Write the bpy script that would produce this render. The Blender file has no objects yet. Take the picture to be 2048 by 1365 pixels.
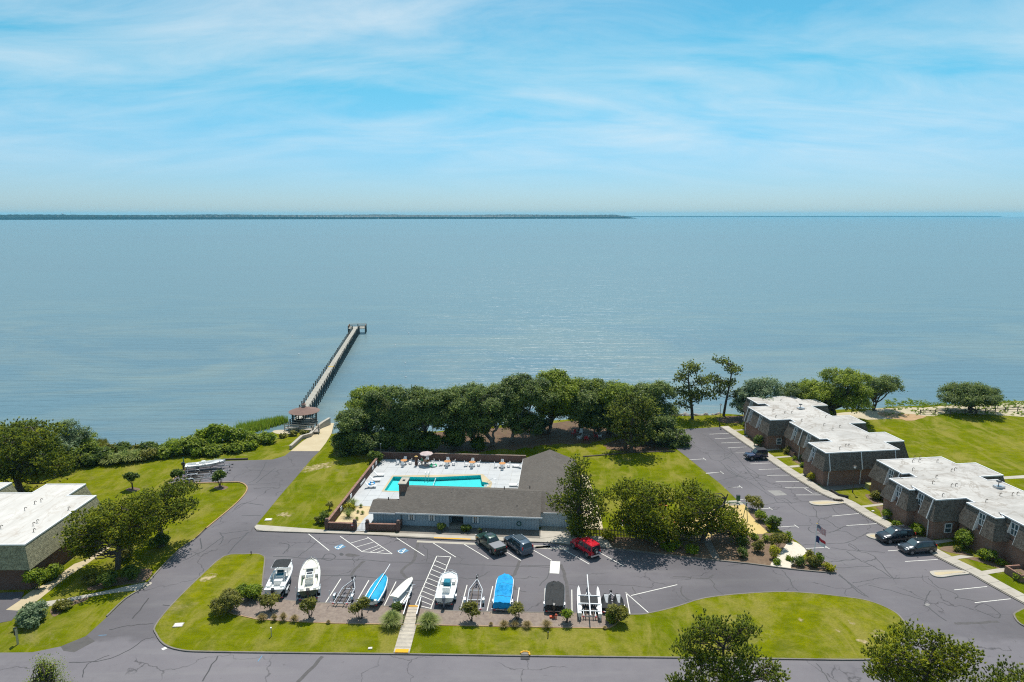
import bpy, bmesh, math, random
import numpy as np
from mathutils import Vector, Matrix
from mathutils.geometry import tessellate_polygon

random.seed(7); RNG = np.random.default_rng(7)
SC = bpy.context.scene
COL = SC.collection

# ------------------------------------------------------------------ camera (a drone 44 m above the lot, 24 mm lens, pitched down)
H = 44.0; F = 1365.0; CX = 1024.0; CY = 682.5; EYE = 430.0
PT = math.atan((CY - EYE) / F); cp, sp = math.cos(PT), math.sin(PT)
cam = bpy.data.cameras.new('camera'); camo = bpy.data.objects.new('camera', cam); COL.objects.link(camo)
cam.sensor_width = 36.0; cam.lens = F / 2048.0 * 36.0; cam.clip_start = 1.0; cam.clip_end = 120000.0
camo.location = (0, 0, H); camo.rotation_euler = (math.pi / 2 - PT, 0, 0)
SC.camera = camo

# ------------------------------------------------------------------ sky and sun
SUN_EL = math.radians(66.0)
SUN_AZ = math.radians(10.0)            # the sun stands high over the bay, almost straight ahead
sun_to = Vector((math.sin(SUN_AZ) * math.cos(SUN_EL), math.cos(SUN_AZ) * math.cos(SUN_EL), math.sin(SUN_EL)))
sl = bpy.data.lights.new('sun', 'SUN'); sl.energy = 5.0; sl.angle = math.radians(0.53); sl.color = (1.0, 0.955, 0.88)
so = bpy.data.objects.new('sun', sl); COL.objects.link(so)
so.rotation_euler = sun_to.to_track_quat('Z', 'Y').to_euler()

W = bpy.data.worlds.new('World'); SC.world = W; W.use_nodes = True
wn, wl = W.node_tree.nodes, W.node_tree.links
wn.clear()
def N(nodes, t, **kw):
    n = nodes.new(t)
    for k, v in kw.items(): setattr(n, k, v)
    return n
w_out = N(wn, 'ShaderNodeOutputWorld')
sky = N(wn, 'ShaderNodeTexSky', sky_type='NISHITA'); sky.sun_disc = False
sky.sun_elevation = SUN_EL; sky.sun_rotation = SUN_AZ; sky.altitude = 40; sky.air_density = 1.0; sky.dust_density = 0.25; sky.ozone_density = 1.5
tc = N(wn, 'ShaderNodeTexCoord')
sep = N(wn, 'ShaderNodeSeparateXYZ'); wl.new(tc.outputs['Generated'], sep.inputs[0])
zmx = N(wn, 'ShaderNodeMath', operation='MAXIMUM'); zmx.inputs[1].default_value = 0.004; wl.new(sep.outputs['Z'], zmx.inputs[0])
cmb = N(wn, 'ShaderNodeCombineXYZ'); wl.new(sep.outputs['X'], cmb.inputs[0]); wl.new(sep.outputs['Y'], cmb.inputs[1]); wl.new(zmx.outputs[0], cmb.inputs[2])
wl.new(cmb.outputs[0], sky.inputs['Vector'])
hsv = N(wn, 'ShaderNodeHueSaturation'); hsv.inputs['Saturation'].default_value = 1.0; hsv.inputs['Hue'].default_value = 0.5; hsv.inputs['Value'].default_value = 1.0
wl.new(sky.outputs[0], hsv.inputs['Color'])
bg1 = N(wn, 'ShaderNodeBackground'); bg1.inputs['Strength'].default_value = 0.1; zr_ = N(wn, 'ShaderNodeMapRange', interpolation_type='SMOOTHSTEP'); zr_.inputs['From Max'].default_value = 0.22; wl.new(zmx.outputs[0], zr_.inputs['Value'])
tmx = N(wn, 'ShaderNodeMix', data_type='RGBA'); wl.new(zr_.outputs[0], tmx.inputs[0]); tmx.inputs[6].default_value = (0.53, 0.74, 1.06, 1); tmx.inputs[7].default_value = (0.27, 0.98, 1.02, 1)   # the photograph's cyan grade of the clear sky
tnt = N(wn, 'ShaderNodeVectorMath', operation='MULTIPLY'); wl.new(tmx.outputs[2], tnt.inputs[1]); wl.new(hsv.outputs[0], tnt.inputs[0]); wl.new(tnt.outputs[0], bg1.inputs['Color'])
bg2 = N(wn, 'ShaderNodeBackground'); bg2.inputs['Strength'].default_value = 0.80; bg2.inputs['Color'].default_value = (0.86, 0.95, 1.0, 1)
# thin cirrus: noise on the plane of the cloud deck
za = N(wn, 'ShaderNodeMath', operation='ADD'); za.inputs[1].default_value = 0.24; wl.new(zmx.outputs[0], za.inputs[0])
dx = N(wn, 'ShaderNodeMath', operation='DIVIDE'); wl.new(sep.outputs['X'], dx.inputs[0]); wl.new(za.outputs[0], dx.inputs[1])
dy = N(wn, 'ShaderNodeMath', operation='DIVIDE'); wl.new(sep.outputs['Y'], dy.inputs[0]); wl.new(za.outputs[0], dy.inputs[1])
cc = N(wn, 'ShaderNodeCombineXYZ'); wl.new(dx.outputs[0], cc.inputs[0]); wl.new(dy.outputs[0], cc.inputs[1])
mp = N(wn, 'ShaderNodeMapping'); mp.inputs['Rotation'].default_value = (0, 0, math.radians(-14)); mp.inputs['Scale'].default_value = (0.55, 1.25, 1.0); mp.inputs['Location'].default_value = (3.1, 0.4, 0)
wl.new(cc.outputs[0], mp.inputs[0])
n1 = N(wn, 'ShaderNodeTexNoise'); n1.inputs['Scale'].default_value = 2.7; n1.inputs['Detail'].default_value = 12; n1.inputs['Roughness'].default_value = 0.6; n1.inputs['Distortion'].default_value = 0.45
wl.new(mp.outputs[0], n1.inputs['Vector'])
n2 = N(wn, 'ShaderNodeTexNoise'); n2.inputs['Scale'].default_value = 0.7; n2.inputs['Detail'].default_value = 4
wl.new(mp.outputs[0], n2.inputs['Vector'])
ml = N(wn, 'ShaderNodeMath', operation='MULTIPLY'); wl.new(n1.outputs['Fac'], ml.inputs[0]); wl.new(n2.outputs['Fac'], ml.inputs[1])
cr = N(wn, 'ShaderNodeMapRange'); cr.inputs['From Min'].default_value = 0.16; cr.inputs['From Max'].default_value = 0.45; cr.inputs['To Min'].default_value = 0.06; cr.inputs['To Max'].default_value = 0.85
wl.new(ml.outputs[0], cr.inputs['Value'])
fd = N(wn, 'ShaderNodeMapRange', interpolation_type='SMOOTHSTEP'); fd.inputs['From Min'].default_value = 0.0; fd.inputs['From Max'].default_value = 0.13; wl.new(zmx.outputs[0], fd.inputs['Value'])
cf = N(wn, 'ShaderNodeMath', operation='MULTIPLY'); wl.new(cr.outputs[0], cf.inputs[0]); wl.new(fd.outputs[0], cf.inputs[1])
mxs = N(wn, 'ShaderNodeMixShader'); wl.new(cf.outputs[0], mxs.inputs[0]); wl.new(bg1.outputs[0], mxs.inputs[1]); wl.new(bg2.outputs[0], mxs.inputs[2])
wl.new(mxs.outputs[0], w_out.inputs[0])

SC.view_settings.view_transform = 'Standard'; SC.view_settings.look = 'None'; SC.view_settings.exposure = 0.22; SC.view_settings.gamma = 1.0
try: SC.view_settings.use_curve_mapping = False
except Exception: pass
SC.render.engine = 'CYCLES'
cy = SC.cycles
cy.use_denoising = False; cy.max_bounces = 6; cy.diffuse_bounces = 3; cy.glossy_bounces = 3; cy.transmission_bounces = 4; cy.transparent_max_bounces = 10; cy.volume_bounces = 0
cy.use_adaptive_sampling = True; cy.adaptive_threshold = 0.004; cy.sample_clamp_indirect = 6.0; cy.caustics_reflective = False; cy.caustics_refractive = False; cy.pixel_filter_type = 'BLACKMAN_HARRIS'; cy.filter_width = 1.15

# ------------------------------------------------------------------ photo pixel -> point on a level plane at height z
def P(x, y, z=0.0):
    u = x - CX; v = y - CY
    t = (z - H) / -(F * sp + v * cp)
    return Vector((u * t, (F * cp - v * sp) * t, z))
def SY(p):
    z = p[2] - H
    return CY + F * (-(p[1] * sp + z * cp)) / (p[1] * cp - z * sp)
def HT(bx, by, ty, z=0.0):
    b = P(bx, by, z); lo, hi = 0.0, 80.0
    for _ in range(40):
        m = (lo + hi) / 2
        if SY((b.x, b.y, z + m)) > ty: lo = m
        else: hi = m
    return lo
def MPP(p):                                      # metres per photo pixel at a point
    return (p[1] * cp - (p[2] - H) * sp) / F
def poly(pts, z=0.0): return [P(a, b, z) for a, b in pts]
def smooth(pts, n=5, closed=True):               # Catmull-Rom through 2-D or 3-D points
    pts = [Vector(p) for p in pts]; out = []; m = len(pts)
    for i in range(m if closed else m - 1):
        g = (lambda k: pts[k % m]) if closed else (lambda k: pts[min(max(k, 0), m - 1)])
        p0, p1, p2, p3 = g(i - 1), g(i), g(i + 1), g(i + 2)
        for k in range(n):
            t = k / n
            out.append(0.5 * ((2 * p1) + (p2 - p0) * t + (2 * p0 - 5 * p1 + 4 * p2 - p3) * t * t + (3 * p1 - p0 - 3 * p2 + p3) * t ** 3))
    if not closed: out.append(pts[-1])
    return out
def offset_line(pts, d):                          # offset an open polyline sideways (left of travel is positive)
    out = []
    for i, p in enumerate(pts):
        a = pts[max(i - 1, 0)]; b = pts[min(i + 1, len(pts) - 1)]
        t = Vector((b[0] - a[0], b[1] - a[1])); t.normalize()
        out.append(Vector((p[0] - t.y * d, p[1] + t.x * d, p[2] if len(p) > 2 else 0)))
    return out

# ------------------------------------------------------------------ mesh building
class MB:
    def __init__(s): s.v = []; s.f = []; s.m = []; s.cur = 0
    def add(s, vs, fs):
        o = len(s.v); s.v += [tuple(q) for q in vs]; s.f += [tuple(i + o for i in f) for f in fs]; s.m += [s.cur] * len(fs); return s
    def box(s, c, d, rz=0.0, ry=0.0, rx=0.0, top=(1, 1)):
        x, y, z = d[0] / 2, d[1] / 2, d[2] / 2; tx, ty = top
        vs = [(-x, -y, -z), (x, -y, -z), (x, y, -z), (-x, y, -z), (-x * tx, -y * ty, z), (x * tx, -y * ty, z), (x * tx, y * ty, z), (-x * tx, y * ty, z)]
        R = Matrix.Rotation(rz, 3, 'Z') @ Matrix.Rotation(ry, 3, 'Y') @ Matrix.Rotation(rx, 3, 'X')
        c = Vector(c)
        return s.add([R @ Vector(q) + c for q in vs], [(0, 3, 2, 1), (4, 5, 6, 7), (0, 1, 5, 4), (1, 2, 6, 5), (2, 3, 7, 6), (3, 0, 4, 7)])
    def bar(s, a, b, w, h=None):
        h = h or w; a = Vector(a); b = Vector(b); d = b - a; L = d.length
        if L < 1e-6: return s
        q = d.to_track_quat('X', 'Z').to_matrix()
        vs = []
        for x in (0, L):
            for y, z in ((-w / 2, -h / 2), (w / 2, -h / 2), (w / 2, h / 2), (-w / 2, h / 2)): vs.append(q @ Vector((x, y, z)) + a)
        return s.add(vs, [(0, 1, 2, 3), (7, 6, 5, 4), (0, 4, 5, 1), (1, 5, 6, 2), (2, 6, 7, 3), (3, 7, 4, 0)])
    def tube(s, pts, rad, n=8, cap=True):
        pts = [Vector(p) for p in pts]
        if not isinstance(rad, (list, tuple)): rad = [rad] * len(pts)
        vs = []; fs = []; up = Vector((0.13, 0.21, 0.97))
        for i, p in enumerate(pts):
            t = (pts[min(i + 1, len(pts) - 1)] - pts[max(i - 1, 0)])
            if t.length < 1e-9: t = Vector((0, 0, 1))
            t.normalize(); a = t.cross(up)
            if a.length < 1e-3: a = t.cross(Vector((1, 0, 0)))
            a.normalize(); b = t.cross(a)
            for k in range(n):
                an = 2 * math.pi * k / n; vs.append(p + (a * math.cos(an) + b * math.sin(an)) * rad[i])
        for i in range(len(pts) - 1):
            for k in range(n):
                k2 = (k + 1) % n; fs.append((i * n + k, i * n + k2, (i + 1) * n + k2, (i + 1) * n + k))
        if cap: fs.append(tuple(range(n - 1, -1, -1))); fs.append(tuple((len(pts) - 1) * n + k for k in range(n)))
        return s.add(vs, fs)
    def cyl(s, c, r, h, n=12, axis='Z', r2=None):
        c = Vector(c); d = {'X': Vector((1, 0, 0)), 'Y': Vector((0, 1, 0)), 'Z': Vector((0, 0, 1))}[axis]
        return s.tube([c - d * h / 2, c + d * h / 2], [r, r if r2 is None else r2], n)
    def lathe(s, prof, c=(0, 0, 0), n=16):
        vs = []; fs = []; m = len(prof)
        for k in range(n):
            a = 2 * math.pi * k / n
            for r, z in prof: vs.append((c[0] + r * math.cos(a), c[1] + r * math.sin(a), c[2] + z))
        for k in range(n):
            k2 = (k + 1) % n
            for i in range(m - 1): fs.append((k * m + i, k2 * m + i, k2 * m + i + 1, k * m + i + 1))
        return s.add(vs, fs)
    def loft(s, secs, closed=False, caps=True):
        n = len(secs[0]); vs = [p for q in secs for p in q]; fs = []
        for i in range(len(secs) - 1):
            for k in range(n if closed else n - 1):
                k2 = (k + 1) % n; fs.append((i * n + k, i * n + k2, (i + 1) * n + k2, (i + 1) * n + k))
        if caps: fs.append(tuple(range(n - 1, -1, -1))); fs.append(tuple((len(secs) - 1) * n + k for k in range(n)))
        return s.add(vs, fs)
    def sheet(s, loops, z=None):
        L = [[Vector((p[0], p[1], (p[2] if len(p) > 2 else 0) if z is None else z)) for p in lp] for lp in loops]
        flat = [p for lp in L for p in lp]
        tr = tessellate_polygon([[Vector((p.x, p.y, 0)) for p in lp] for lp in L])
        fs = []
        for a, b, c in tr:
            n = (flat[b] - flat[a]).cross(flat[c] - flat[a])
            fs.append((a, b, c) if n.z >= 0 else (a, c, b))
        return s.add(flat, fs)
    def slab(s, lp, z0, z1):                       # polygon top with side walls
        s.sheet([lp], z1); n = len(lp)
        vs = [(p[0], p[1], z0) for p in lp] + [(p[0], p[1], z1) for p in lp]
        ar = sum(lp[i][0] * lp[(i + 1) % n][1] - lp[(i + 1) % n][0] * lp[i][1] for i in range(n))
        fs = []
        for i in range(n):
            j = (i + 1) % n; fs.append((i, j, n + j, n + i) if ar > 0 else (j, i, n + i, n + j))
        return s.add(vs, fs)
    def ribbon(s, pts, w, z=None):
        pts = [Vector(p) for p in pts]; a = offset_line(pts, w / 2); b = offset_line(pts, -w / 2)
        if z is not None:
            for q in a + b: q.z = z
        n = len(pts)
        return s.add(b + a, [(i, i + 1, n + i + 1, n + i) for i in range(n - 1)])
    def strip(s, pts, w, z0, z1):                  # solid strip (kerb, wall) along a polyline
        pts = [Vector(p) for p in pts]; a = offset_line(pts, w / 2); b = offset_line(pts, -w / 2); secs = []
        for p, q in zip(a, b): secs.append([(q.x, q.y, z0), (q.x, q.y, z1), (p.x, p.y, z1), (p.x, p.y, z0)])
        return s.loft(secs, closed=True)
    def build(s, name, mats, parent=None, sm=False, bevel=0.0):
        me = bpy.data.meshes.new(name); me.from_pydata(s.v, [], s.f)
        mats = mats if isinstance(mats, (list, tuple)) else [mats]
        for m in mats: me.materials.append(M[m] if isinstance(m, str) else m)
        if len(mats) > 1: me.polygons.foreach_set('material_index', s.m)
        if sm: me.polygons.foreach_set('use_smooth', [True] * len(me.polygons))
        me.update()
        o = bpy.data.objects.new(name, me); COL.objects.link(o)
        if parent is not None: o.parent = parent
        if sm and sm != 'all':
            try: me.set_sharp_from_angle(angle=math.radians(40))
            except Exception: pass
        if bevel:
            b = o.modifiers.new('bevel', 'BEVEL'); b.width = bevel; b.segments = 2; b.limit_method = 'ANGLE'
        return o
def thing(name, label, cat, loc=(0, 0, 0), rz=0.0, group=None, sc=1.0):
    o = bpy.data.objects.new(name, None); COL.objects.link(o); o.empty_display_size = 0.2
    o.location = loc; o.rotation_euler = (0, 0, rz); o.scale = (sc, sc, sc)
    return tag(o, label, cat, group)
def tag(o, label=None, cat=None, group=None, kind=None):
    if label: o['label'] = label
    if cat: o['category'] = cat
    if group: o['group'] = group
    if kind: o['kind'] = kind
    return o
def copy_tree(o, parent=None):
    c = o.copy(); COL.objects.link(c); c.parent = parent
    for ch in list(o.children): copy_tree(ch, c)
    return c

# ------------------------------------------------------------------ materials
M = {}
def srgb(r, g, b):
    f = lambda c: (c / 255) / 12.92 if c <= 10 else (((c / 255) + 0.055) / 1.055) ** 2.4
    return (f(r), f(g), f(b))
class NT:
    def __init__(s, name):
        s.m = bpy.data.materials.new(name); s.m.use_nodes = True; M[name] = s.m
        s.n = s.m.node_tree.nodes; s.l = s.m.node_tree.links
        s.b = s.n['Principled BSDF']; s.out = s.n['Material Output']
    def node(s, t, ins=None, **kw):
        n = s.n.new(t)
        for k, v in kw.items(): setattr(n, k, v)
        for k, v in (ins or {}).items():
            if hasattr(v, 'is_output') or isinstance(v, bpy.types.NodeSocket): s.l.new(v, n.inputs[k])
            else: n.inputs[k].default_value = v
        return n
    def pos(s, scale=(1, 1, 1), rot=0.0, world=True):
        if world: g = s.node('ShaderNodeNewGeometry').outputs['Position']
        else: g = s.node('ShaderNodeTexCoord').outputs['Object']
        return s.node('ShaderNodeMapping', {'Vector': g, 'Scale': scale, 'Rotation': (0, 0, rot)}).outputs[0]
    def noise(s, vec, scale, detail=4, rough=0.55, dist=0.0):
        return s.node('ShaderNodeTexNoise', {'Vector': vec, 'Scale': scale, 'Detail': detail, 'Roughness': rough, 'Distortion': dist}).outputs['Fac']
    def rng(s, val, a, b, c=0.0, d=1.0):
        return s.node('ShaderNodeMapRange', {'Value': val, 'From Min': a, 'From Max': b, 'To Min': c, 'To Max': d}).outputs[0]
    def math(s, op, a, b): return s.node('ShaderNodeMath', {0: a, 1: b}, operation=op).outputs[0]
    def mix(s, fac, a, b):
        n = s.node('ShaderNodeMix', data_type='RGBA')
        for k, v in ((0, fac), (6, a), (7, b)):
            if isinstance(v, bpy.types.NodeSocket): s.l.new(v, n.inputs[k])
            elif k == 0: n.inputs[k].default_value = v
            else: n.inputs[k].default_value = (*v[:3], 1)
        return n.outputs[2]
    def bump(s, h, strength=0.3, dist=0.05):
        s.l.new(s.node('ShaderNodeBump', {'Height': h, 'Strength': strength, 'Distance': dist}).outputs[0], s.b.inputs['Normal'])
    def col(s, c):
        if isinstance(c, bpy.types.NodeSocket): s.l.new(c, s.b.inputs['Base Color'])
        else: s.b.inputs['Base Color'].default_value = (*c[:3], 1)
    def set(s, **kw):
        for k, v in kw.items():
            k = k.replace('_', ' ')
            if isinstance(v, bpy.types.NodeSocket): s.l.new(v, s.b.inputs[k])
            else: s.b.inputs[k].default_value = v
def plain(name, c, rough=0.6, metal=0.0, var=0.0, scale=6.0, coat=0.0, bump=0.0, spec=0.5, world=False):
    t = NT(name)
    if var:
        n = t.noise(t.pos(world=world), scale, 5, 0.6)
        t.col(t.mix(t.rng(n, 0.25, 0.75), [q * (1 - var) for q in c], [min(q * (1 + var), 0.95) for q in c]))
        if bump: t.bump(n, bump, 0.03)
    else: t.col(c)
    t.set(Roughness=rough, Metallic=metal)
    t.b.inputs['Specular IOR Level'].default_value = spec
    if coat: t.b.inputs['Coat Weight'].default_value = coat; t.b.inputs['Coat Roughness'].default_value = 0.05
    return t
def foliage(name, dark, light, tipc, trans=0.25, rough=0.5):
    t = NT(name)
    a = t.node('ShaderNodeAttribute', attribute_name='tint').outputs['Fac']
    c = t.mix(t.rng(a, 0.0, 0.62), dark, light); c = t.mix(t.rng(a, 0.6, 1.0), c, tipc)
    t.col(c); t.set(Roughness=rough); t.b.inputs['Specular IOR Level'].default_value = 0.22
    tr = t.node('ShaderNodeBsdfTranslucent', {'Color': c}); mx = t.node('ShaderNodeMixShader', {0: min(.5, trans * 1.5)})
    t.l.new(t.b.outputs[0], mx.inputs[1]); t.l.new(tr.outputs[0], mx.inputs[2]); t.l.new(mx.outputs[0], t.out.inputs[0])
    return t

# ground covers
t = NT('lawn'); p = t.pos(); 
big = t.noise(p, 0.045, 4, 0.6, 0.4); mid = t.noise(p, 0.33, 5, 0.62, 0.3); fine = t.noise(t.pos((1, 1.6, 1)), 5.0, 6, 0.75)
mow = t.node('ShaderNodeTexWave', {'Vector': t.pos(rot=0.5), 'Scale': 0.19, 'Distortion': 2.5, 'Detail': 2.0}).outputs['Fac']
c = t.mix(t.rng(big, 0.35, 0.65), (0.088, 0.130, 0.002), (0.225, 0.222, 0.004))
c = t.mix(t.rng(mow, 0.2, 0.9, 0.0, 0.35), c, (0.165, 0.190, 0.003))
dry = t.math('MULTIPLY', t.rng(mid, 0.47, 0.72), t.rng(big, 0.36, 0.58))
c = t.mix(t.math('MULTIPLY', dry, 0.8), c, (0.26, 0.215, 0.075))
tan = t.rng(t.noise(t.pos(), 0.12, 7, 0.75, 0.8), 0.575, 0.68)
c = t.mix(t.math('MULTIPLY', tan, 0.75), c, (0.32, 0.25, 0.13))
m2 = t.noise(t.pos((0.55, 1.0, 1.0), 0.3), 0.85, 7, 0.72, 0.5); m3 = t.noise(t.pos((1.0, 0.4, 1.0), -0.5), 0.28, 6, 0.7, 0.6)
c = t.mix(t.rng(m2, 0.38, 0.60, 0.72, 0.0), c, (0.080, 0.104, 0.003)); c = t.mix(t.rng(m3, 0.47, 0.62, 0.0, 0.8), c, (0.27, 0.232, 0.055))
c = t.mix(t.rng(fine, 0.34, 0.68, 0.0, 0.6), c, (0.080, 0.092, 0.003))
t.col(c); t.set(Roughness=1.0); t.b.inputs['Specular IOR Level'].default_value = 0.0; t.bump(fine, 0.9, 0.12)

t = NT('asphalt'); p = t.pos()
a = t.noise(p, 0.06, 5, 0.6, 0.5); b = t.noise(p, 0.9, 6, 0.65); s_ = t.noise(p, 22.0, 3, 0.8)
c = t.mix(t.rng(a, 0.35, 0.65), (0.130, 0.120, 0.133), (0.180, 0.163, 0.176))
c = t.mix(t.rng(b, 0.3, 0.75, 0.0, 0.55), c, (0.188, 0.174, 0.184))
c = t.mix(t.rng(s_, 0.3, 0.7, 0.0, 0.45), c, (0.085, 0.081, 0.086))
st = t.rng(t.noise(t.pos((1, 0.35, 1)), 0.35, 4, 0.7, 1.0), 0.62, 0.75)
c = t.mix(t.math('MULTIPLY', st, 0.35), c, (0.085, 0.08, 0.083))
vw = t.node('ShaderNodeVectorMath', {0: p, 1: t.node('ShaderNodeVectorMath', {0: t.node('ShaderNodeTexNoise', {'Vector': p, 'Scale': 0.5, 'Detail': 4.0}).outputs['Color'], 'Scale': 2.4}, operation='SCALE').outputs[0]}, operation='ADD').outputs[0]
vo = t.node('ShaderNodeTexVoronoi', {'Vector': vw, 'Scale': 0.11}, feature='DISTANCE_TO_EDGE').outputs['Distance']
ck = t.math('MULTIPLY', t.rng(vo, 0.0, 0.009, 1.0, 0.0), t.rng(t.noise(p, 0.13, 2), 0.47, 0.56))
c = t.mix(t.math('MULTIPLY', ck, 0.8), c, (0.045, 0.043, 0.046))
sp_ = t.rng(t.noise(p, 0.75, 4, 0.75, 0.4), 0.64, 0.72); c = t.mix(t.math('MULTIPLY', sp_, 0.45), c, (0.06, 0.056, 0.058)); wr_ = t.rng(t.noise(t.pos((0.12, 1.0, 1.0), 0.05), 0.55, 4, 0.6), 0.5, 0.7); c = t.mix(t.math('MULTIPLY', wr_, 0.3), c, (0.20, 0.19, 0.19))
gy = t.node('ShaderNodeSeparateXYZ', {0: vw}); road = t.rng(gy.outputs['Y'], 65.6, 66.6, 1.0, 0.0); sealed = t.rng(t.noise(p, 0.035, 3, 0.5, 0.6), 0.42, 0.6, 0.66, 0.88)
k_ = t.math('ADD', t.math('MULTIPLY', road, 1.0), t.math('MULTIPLY', t.math('SUBTRACT', 1.0, road), sealed)); c = t.mix(1.0, c, c); c = t.node('ShaderNodeVectorMath', {0: c, 'Scale': k_}, operation='SCALE').outputs[0]
t.col(c); t.set(Roughness=0.86); t.b.inputs['Specular IOR Level'].default_value = 0.3; t.bump(s_, 0.25, 0.02)

def conc(name, c1, c2, sc=0.5, dirt=(0.25, 0.2, 0.14), bumpv=0.15):
    t = NT(name); p = t.pos(); a = t.noise(p, sc, 6, 0.65, 0.3); g = t.noise(p, 14.0, 3, 0.7); d = t.noise(p, sc * 0.45, 5, 0.7, 0.8)
    c = t.mix(t.rng(a, 0.3, 0.7), c1, c2); c = t.mix(t.rng(d, 0.55, 0.8, 0, 0.55), c, dirt); c = t.mix(t.rng(g, 0.35, 0.75, 0, 0.3), c, [q * 0.6 for q in c1])
    t.col(c); t.set(Roughness=0.85); t.b.inputs['Specular IOR Level'].default_value = 0.25; t.bump(g, bumpv, 0.02)
conc('concrete', (0.34, 0.31, 0.26), (0.44, 0.40, 0.34))
conc('kerb_concrete', (0.13, 0.12, 0.105), (0.23, 0.205, 0.175))
conc('deck_concrete', (0.40, 0.41, 0.42), (0.49, 0.50, 0.50), 0.35, (0.34, 0.33, 0.31))
conc('ramp_concrete', (0.42, 0.34, 0.21), (0.50, 0.42, 0.28), 0.25, (0.30, 0.24, 0.15))
conc('sand', (0.44, 0.34, 0.19), (0.58, 0.46, 0.28), 0.6, (0.34, 0.25, 0.13), 0.6)
conc('play_sand', (0.48, 0.35, 0.13), (0.56, 0.42, 0.18), 0.8, (0.40, 0.28, 0.10), 0.5)
conc('beach', (0.38, 0.32, 0.22), (0.48, 0.41, 0.29), 0.3, (0.16, 0.19, 0.05), 0.6)
conc('mulch', (0.115, 0.075, 0.048), (0.20, 0.135, 0.085), 1.5, (0.26, 0.20, 0.13), 1.0)
conc('gravel_mulch', (0.165, 0.125, 0.105), (0.27, 0.215, 0.175), 2.5, (0.32, 0.25, 0.17), 1.0)
conc('leaf_litter', (0.085, 0.05, 0.03), (0.165, 0.10, 0.055), 0.9, (0.09, 0.11, 0.012), 1.0)
conc('shell_gravel', (0.52, 0.46, 0.37), (0.64, 0.58, 0.48), 3.0, (0.42, 0.36, 0.27), 0.8)
conc('dirt_patch', (0.40, 0.31, 0.16), (0.50, 0.40, 0.22), 1.2, (0.16, 0.17, 0.02), 0.6)
t = M['dirt_patch']; nt_ = t.node_tree; b_ = nt_.nodes['Principled BSDF']; at_ = nt_.nodes.new('ShaderNodeAttribute'); at_.attribute_name = 'edge'; nz_ = nt_.nodes.new('ShaderNodeTexNoise'); nz_.inputs['Scale'].default_value = 1.3; nz_.inputs['Detail'].default_value = 6; nz_.inputs['Roughness'].default_value = 0.7
g_ = nt_.nodes.new('ShaderNodeNewGeometry'); nt_.links.new(g_.outputs['Position'], nz_.inputs['Vector']); ad_ = nt_.nodes.new('ShaderNodeMath'); ad_.operation = 'ADD'; nt_.links.new(at_.outputs['Fac'], ad_.inputs[0]); sc_ = nt_.nodes.new('ShaderNodeMapRange'); sc_.inputs['From Min'].default_value = 0.3; sc_.inputs['From Max'].default_value = 0.7; nt_.links.new(nz_.outputs['Fac'], sc_.inputs['Value']); nt_.links.new(sc_.outputs[0], ad_.inputs[1])
mr_ = nt_.nodes.new('ShaderNodeMapRange'); mr_.inputs['From Min'].default_value = 0.78; mr_.inputs['From Max'].default_value = 1.25; mr_.inputs['To Max'].default_value = 0.85; nt_.links.new(ad_.outputs[0], mr_.inputs['Value']); nt_.links.new(mr_.outputs[0], b_.inputs['Alpha'])
conc('paint_white', (0.60, 0.58, 0.53), (0.72, 0.70, 0.64), 1.6, (0.30, 0.28, 0.26), 0.1)
conc('paint_yellow', (0.62, 0.30, 0.012), (0.70, 0.38, 0.02), 1.5, (0.4, 0.25, 0.06), 0.1)
conc('paint_blue', (0.08, 0.20, 0.32), (0.13, 0.24, 0.34), 3.0, (0.14, 0.14, 0.15), 0.1)
conc('patch_light', (0.21, 0.20, 0.19), (0.27, 0.255, 0.24), 1.2, (0.11, 0.105, 0.105), 0.2)
conc('patch_dark', (0.075, 0.07, 0.068), (0.105, 0.098, 0.094), 1.2, (0.09, 0.085, 0.08), 0.3)
plain('tar', (0.030, 0.028, 0.031), 0.6, var=0.2, scale=3, world=True)
plain('tar_pale', (0.066, 0.060, 0.060), 0.8, var=0.25, scale=2, world=True)
conc('brown_tan', (0.33, 0.20, 0.10), (0.42, 0.28, 0.15), 0.9)

# water of the bay: colour of the shallow bottom shows in large patches, ripples by bump
t = NT('bay_water'); p = t.pos()
pat = t.noise(t.pos((0.5, 1.0, 1.0), 0.35), 0.028, 6, 0.62, 1.2)
geo = t.node('ShaderNodeSeparateXYZ', {0: t.node('ShaderNodeNewGeometry').outputs['Position']})
dep = t.rng(geo.outputs['Y'], 120, 420)
shal = t.mix(t.rng(pat, 0.42, 0.62), (0.078, 0.142, 0.182), (0.150, 0.194, 0.188))
c = t.mix(dep, shal, (0.105, 0.172, 0.200))
lg = t.noise(t.pos((0.12, 1.0, 1.0)), 0.004, 4, 0.6, 0.6)
c = t.mix(t.rng(lg, 0.4, 0.65, 0, 0.35), c, (0.105, 0.195, 0.22))
t.col(c); t.set(Roughness=0.34, IOR=1.33)
w1 = t.noise(t.pos((0.10, 1.0, 1.0), 0.10), 0.40, 4, 0.6, 0.5); w2 = t.noise(t.pos((0.22, 1.0, 1.0), -0.06), 1.1, 3, 0.6); w3 = t.noise(t.pos((0.3, 1.0, 1.0), 0.2), 0.07, 3, 0.55, 0.4)
hh = t.math('ADD', t.math('MULTIPLY', w1, 1.15), t.math('ADD', t.math('MULTIPLY', w2, 0.30), t.math('MULTIPLY', w3, 0.45)))
t.bump(hh, 0.8, 0.85)
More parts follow.
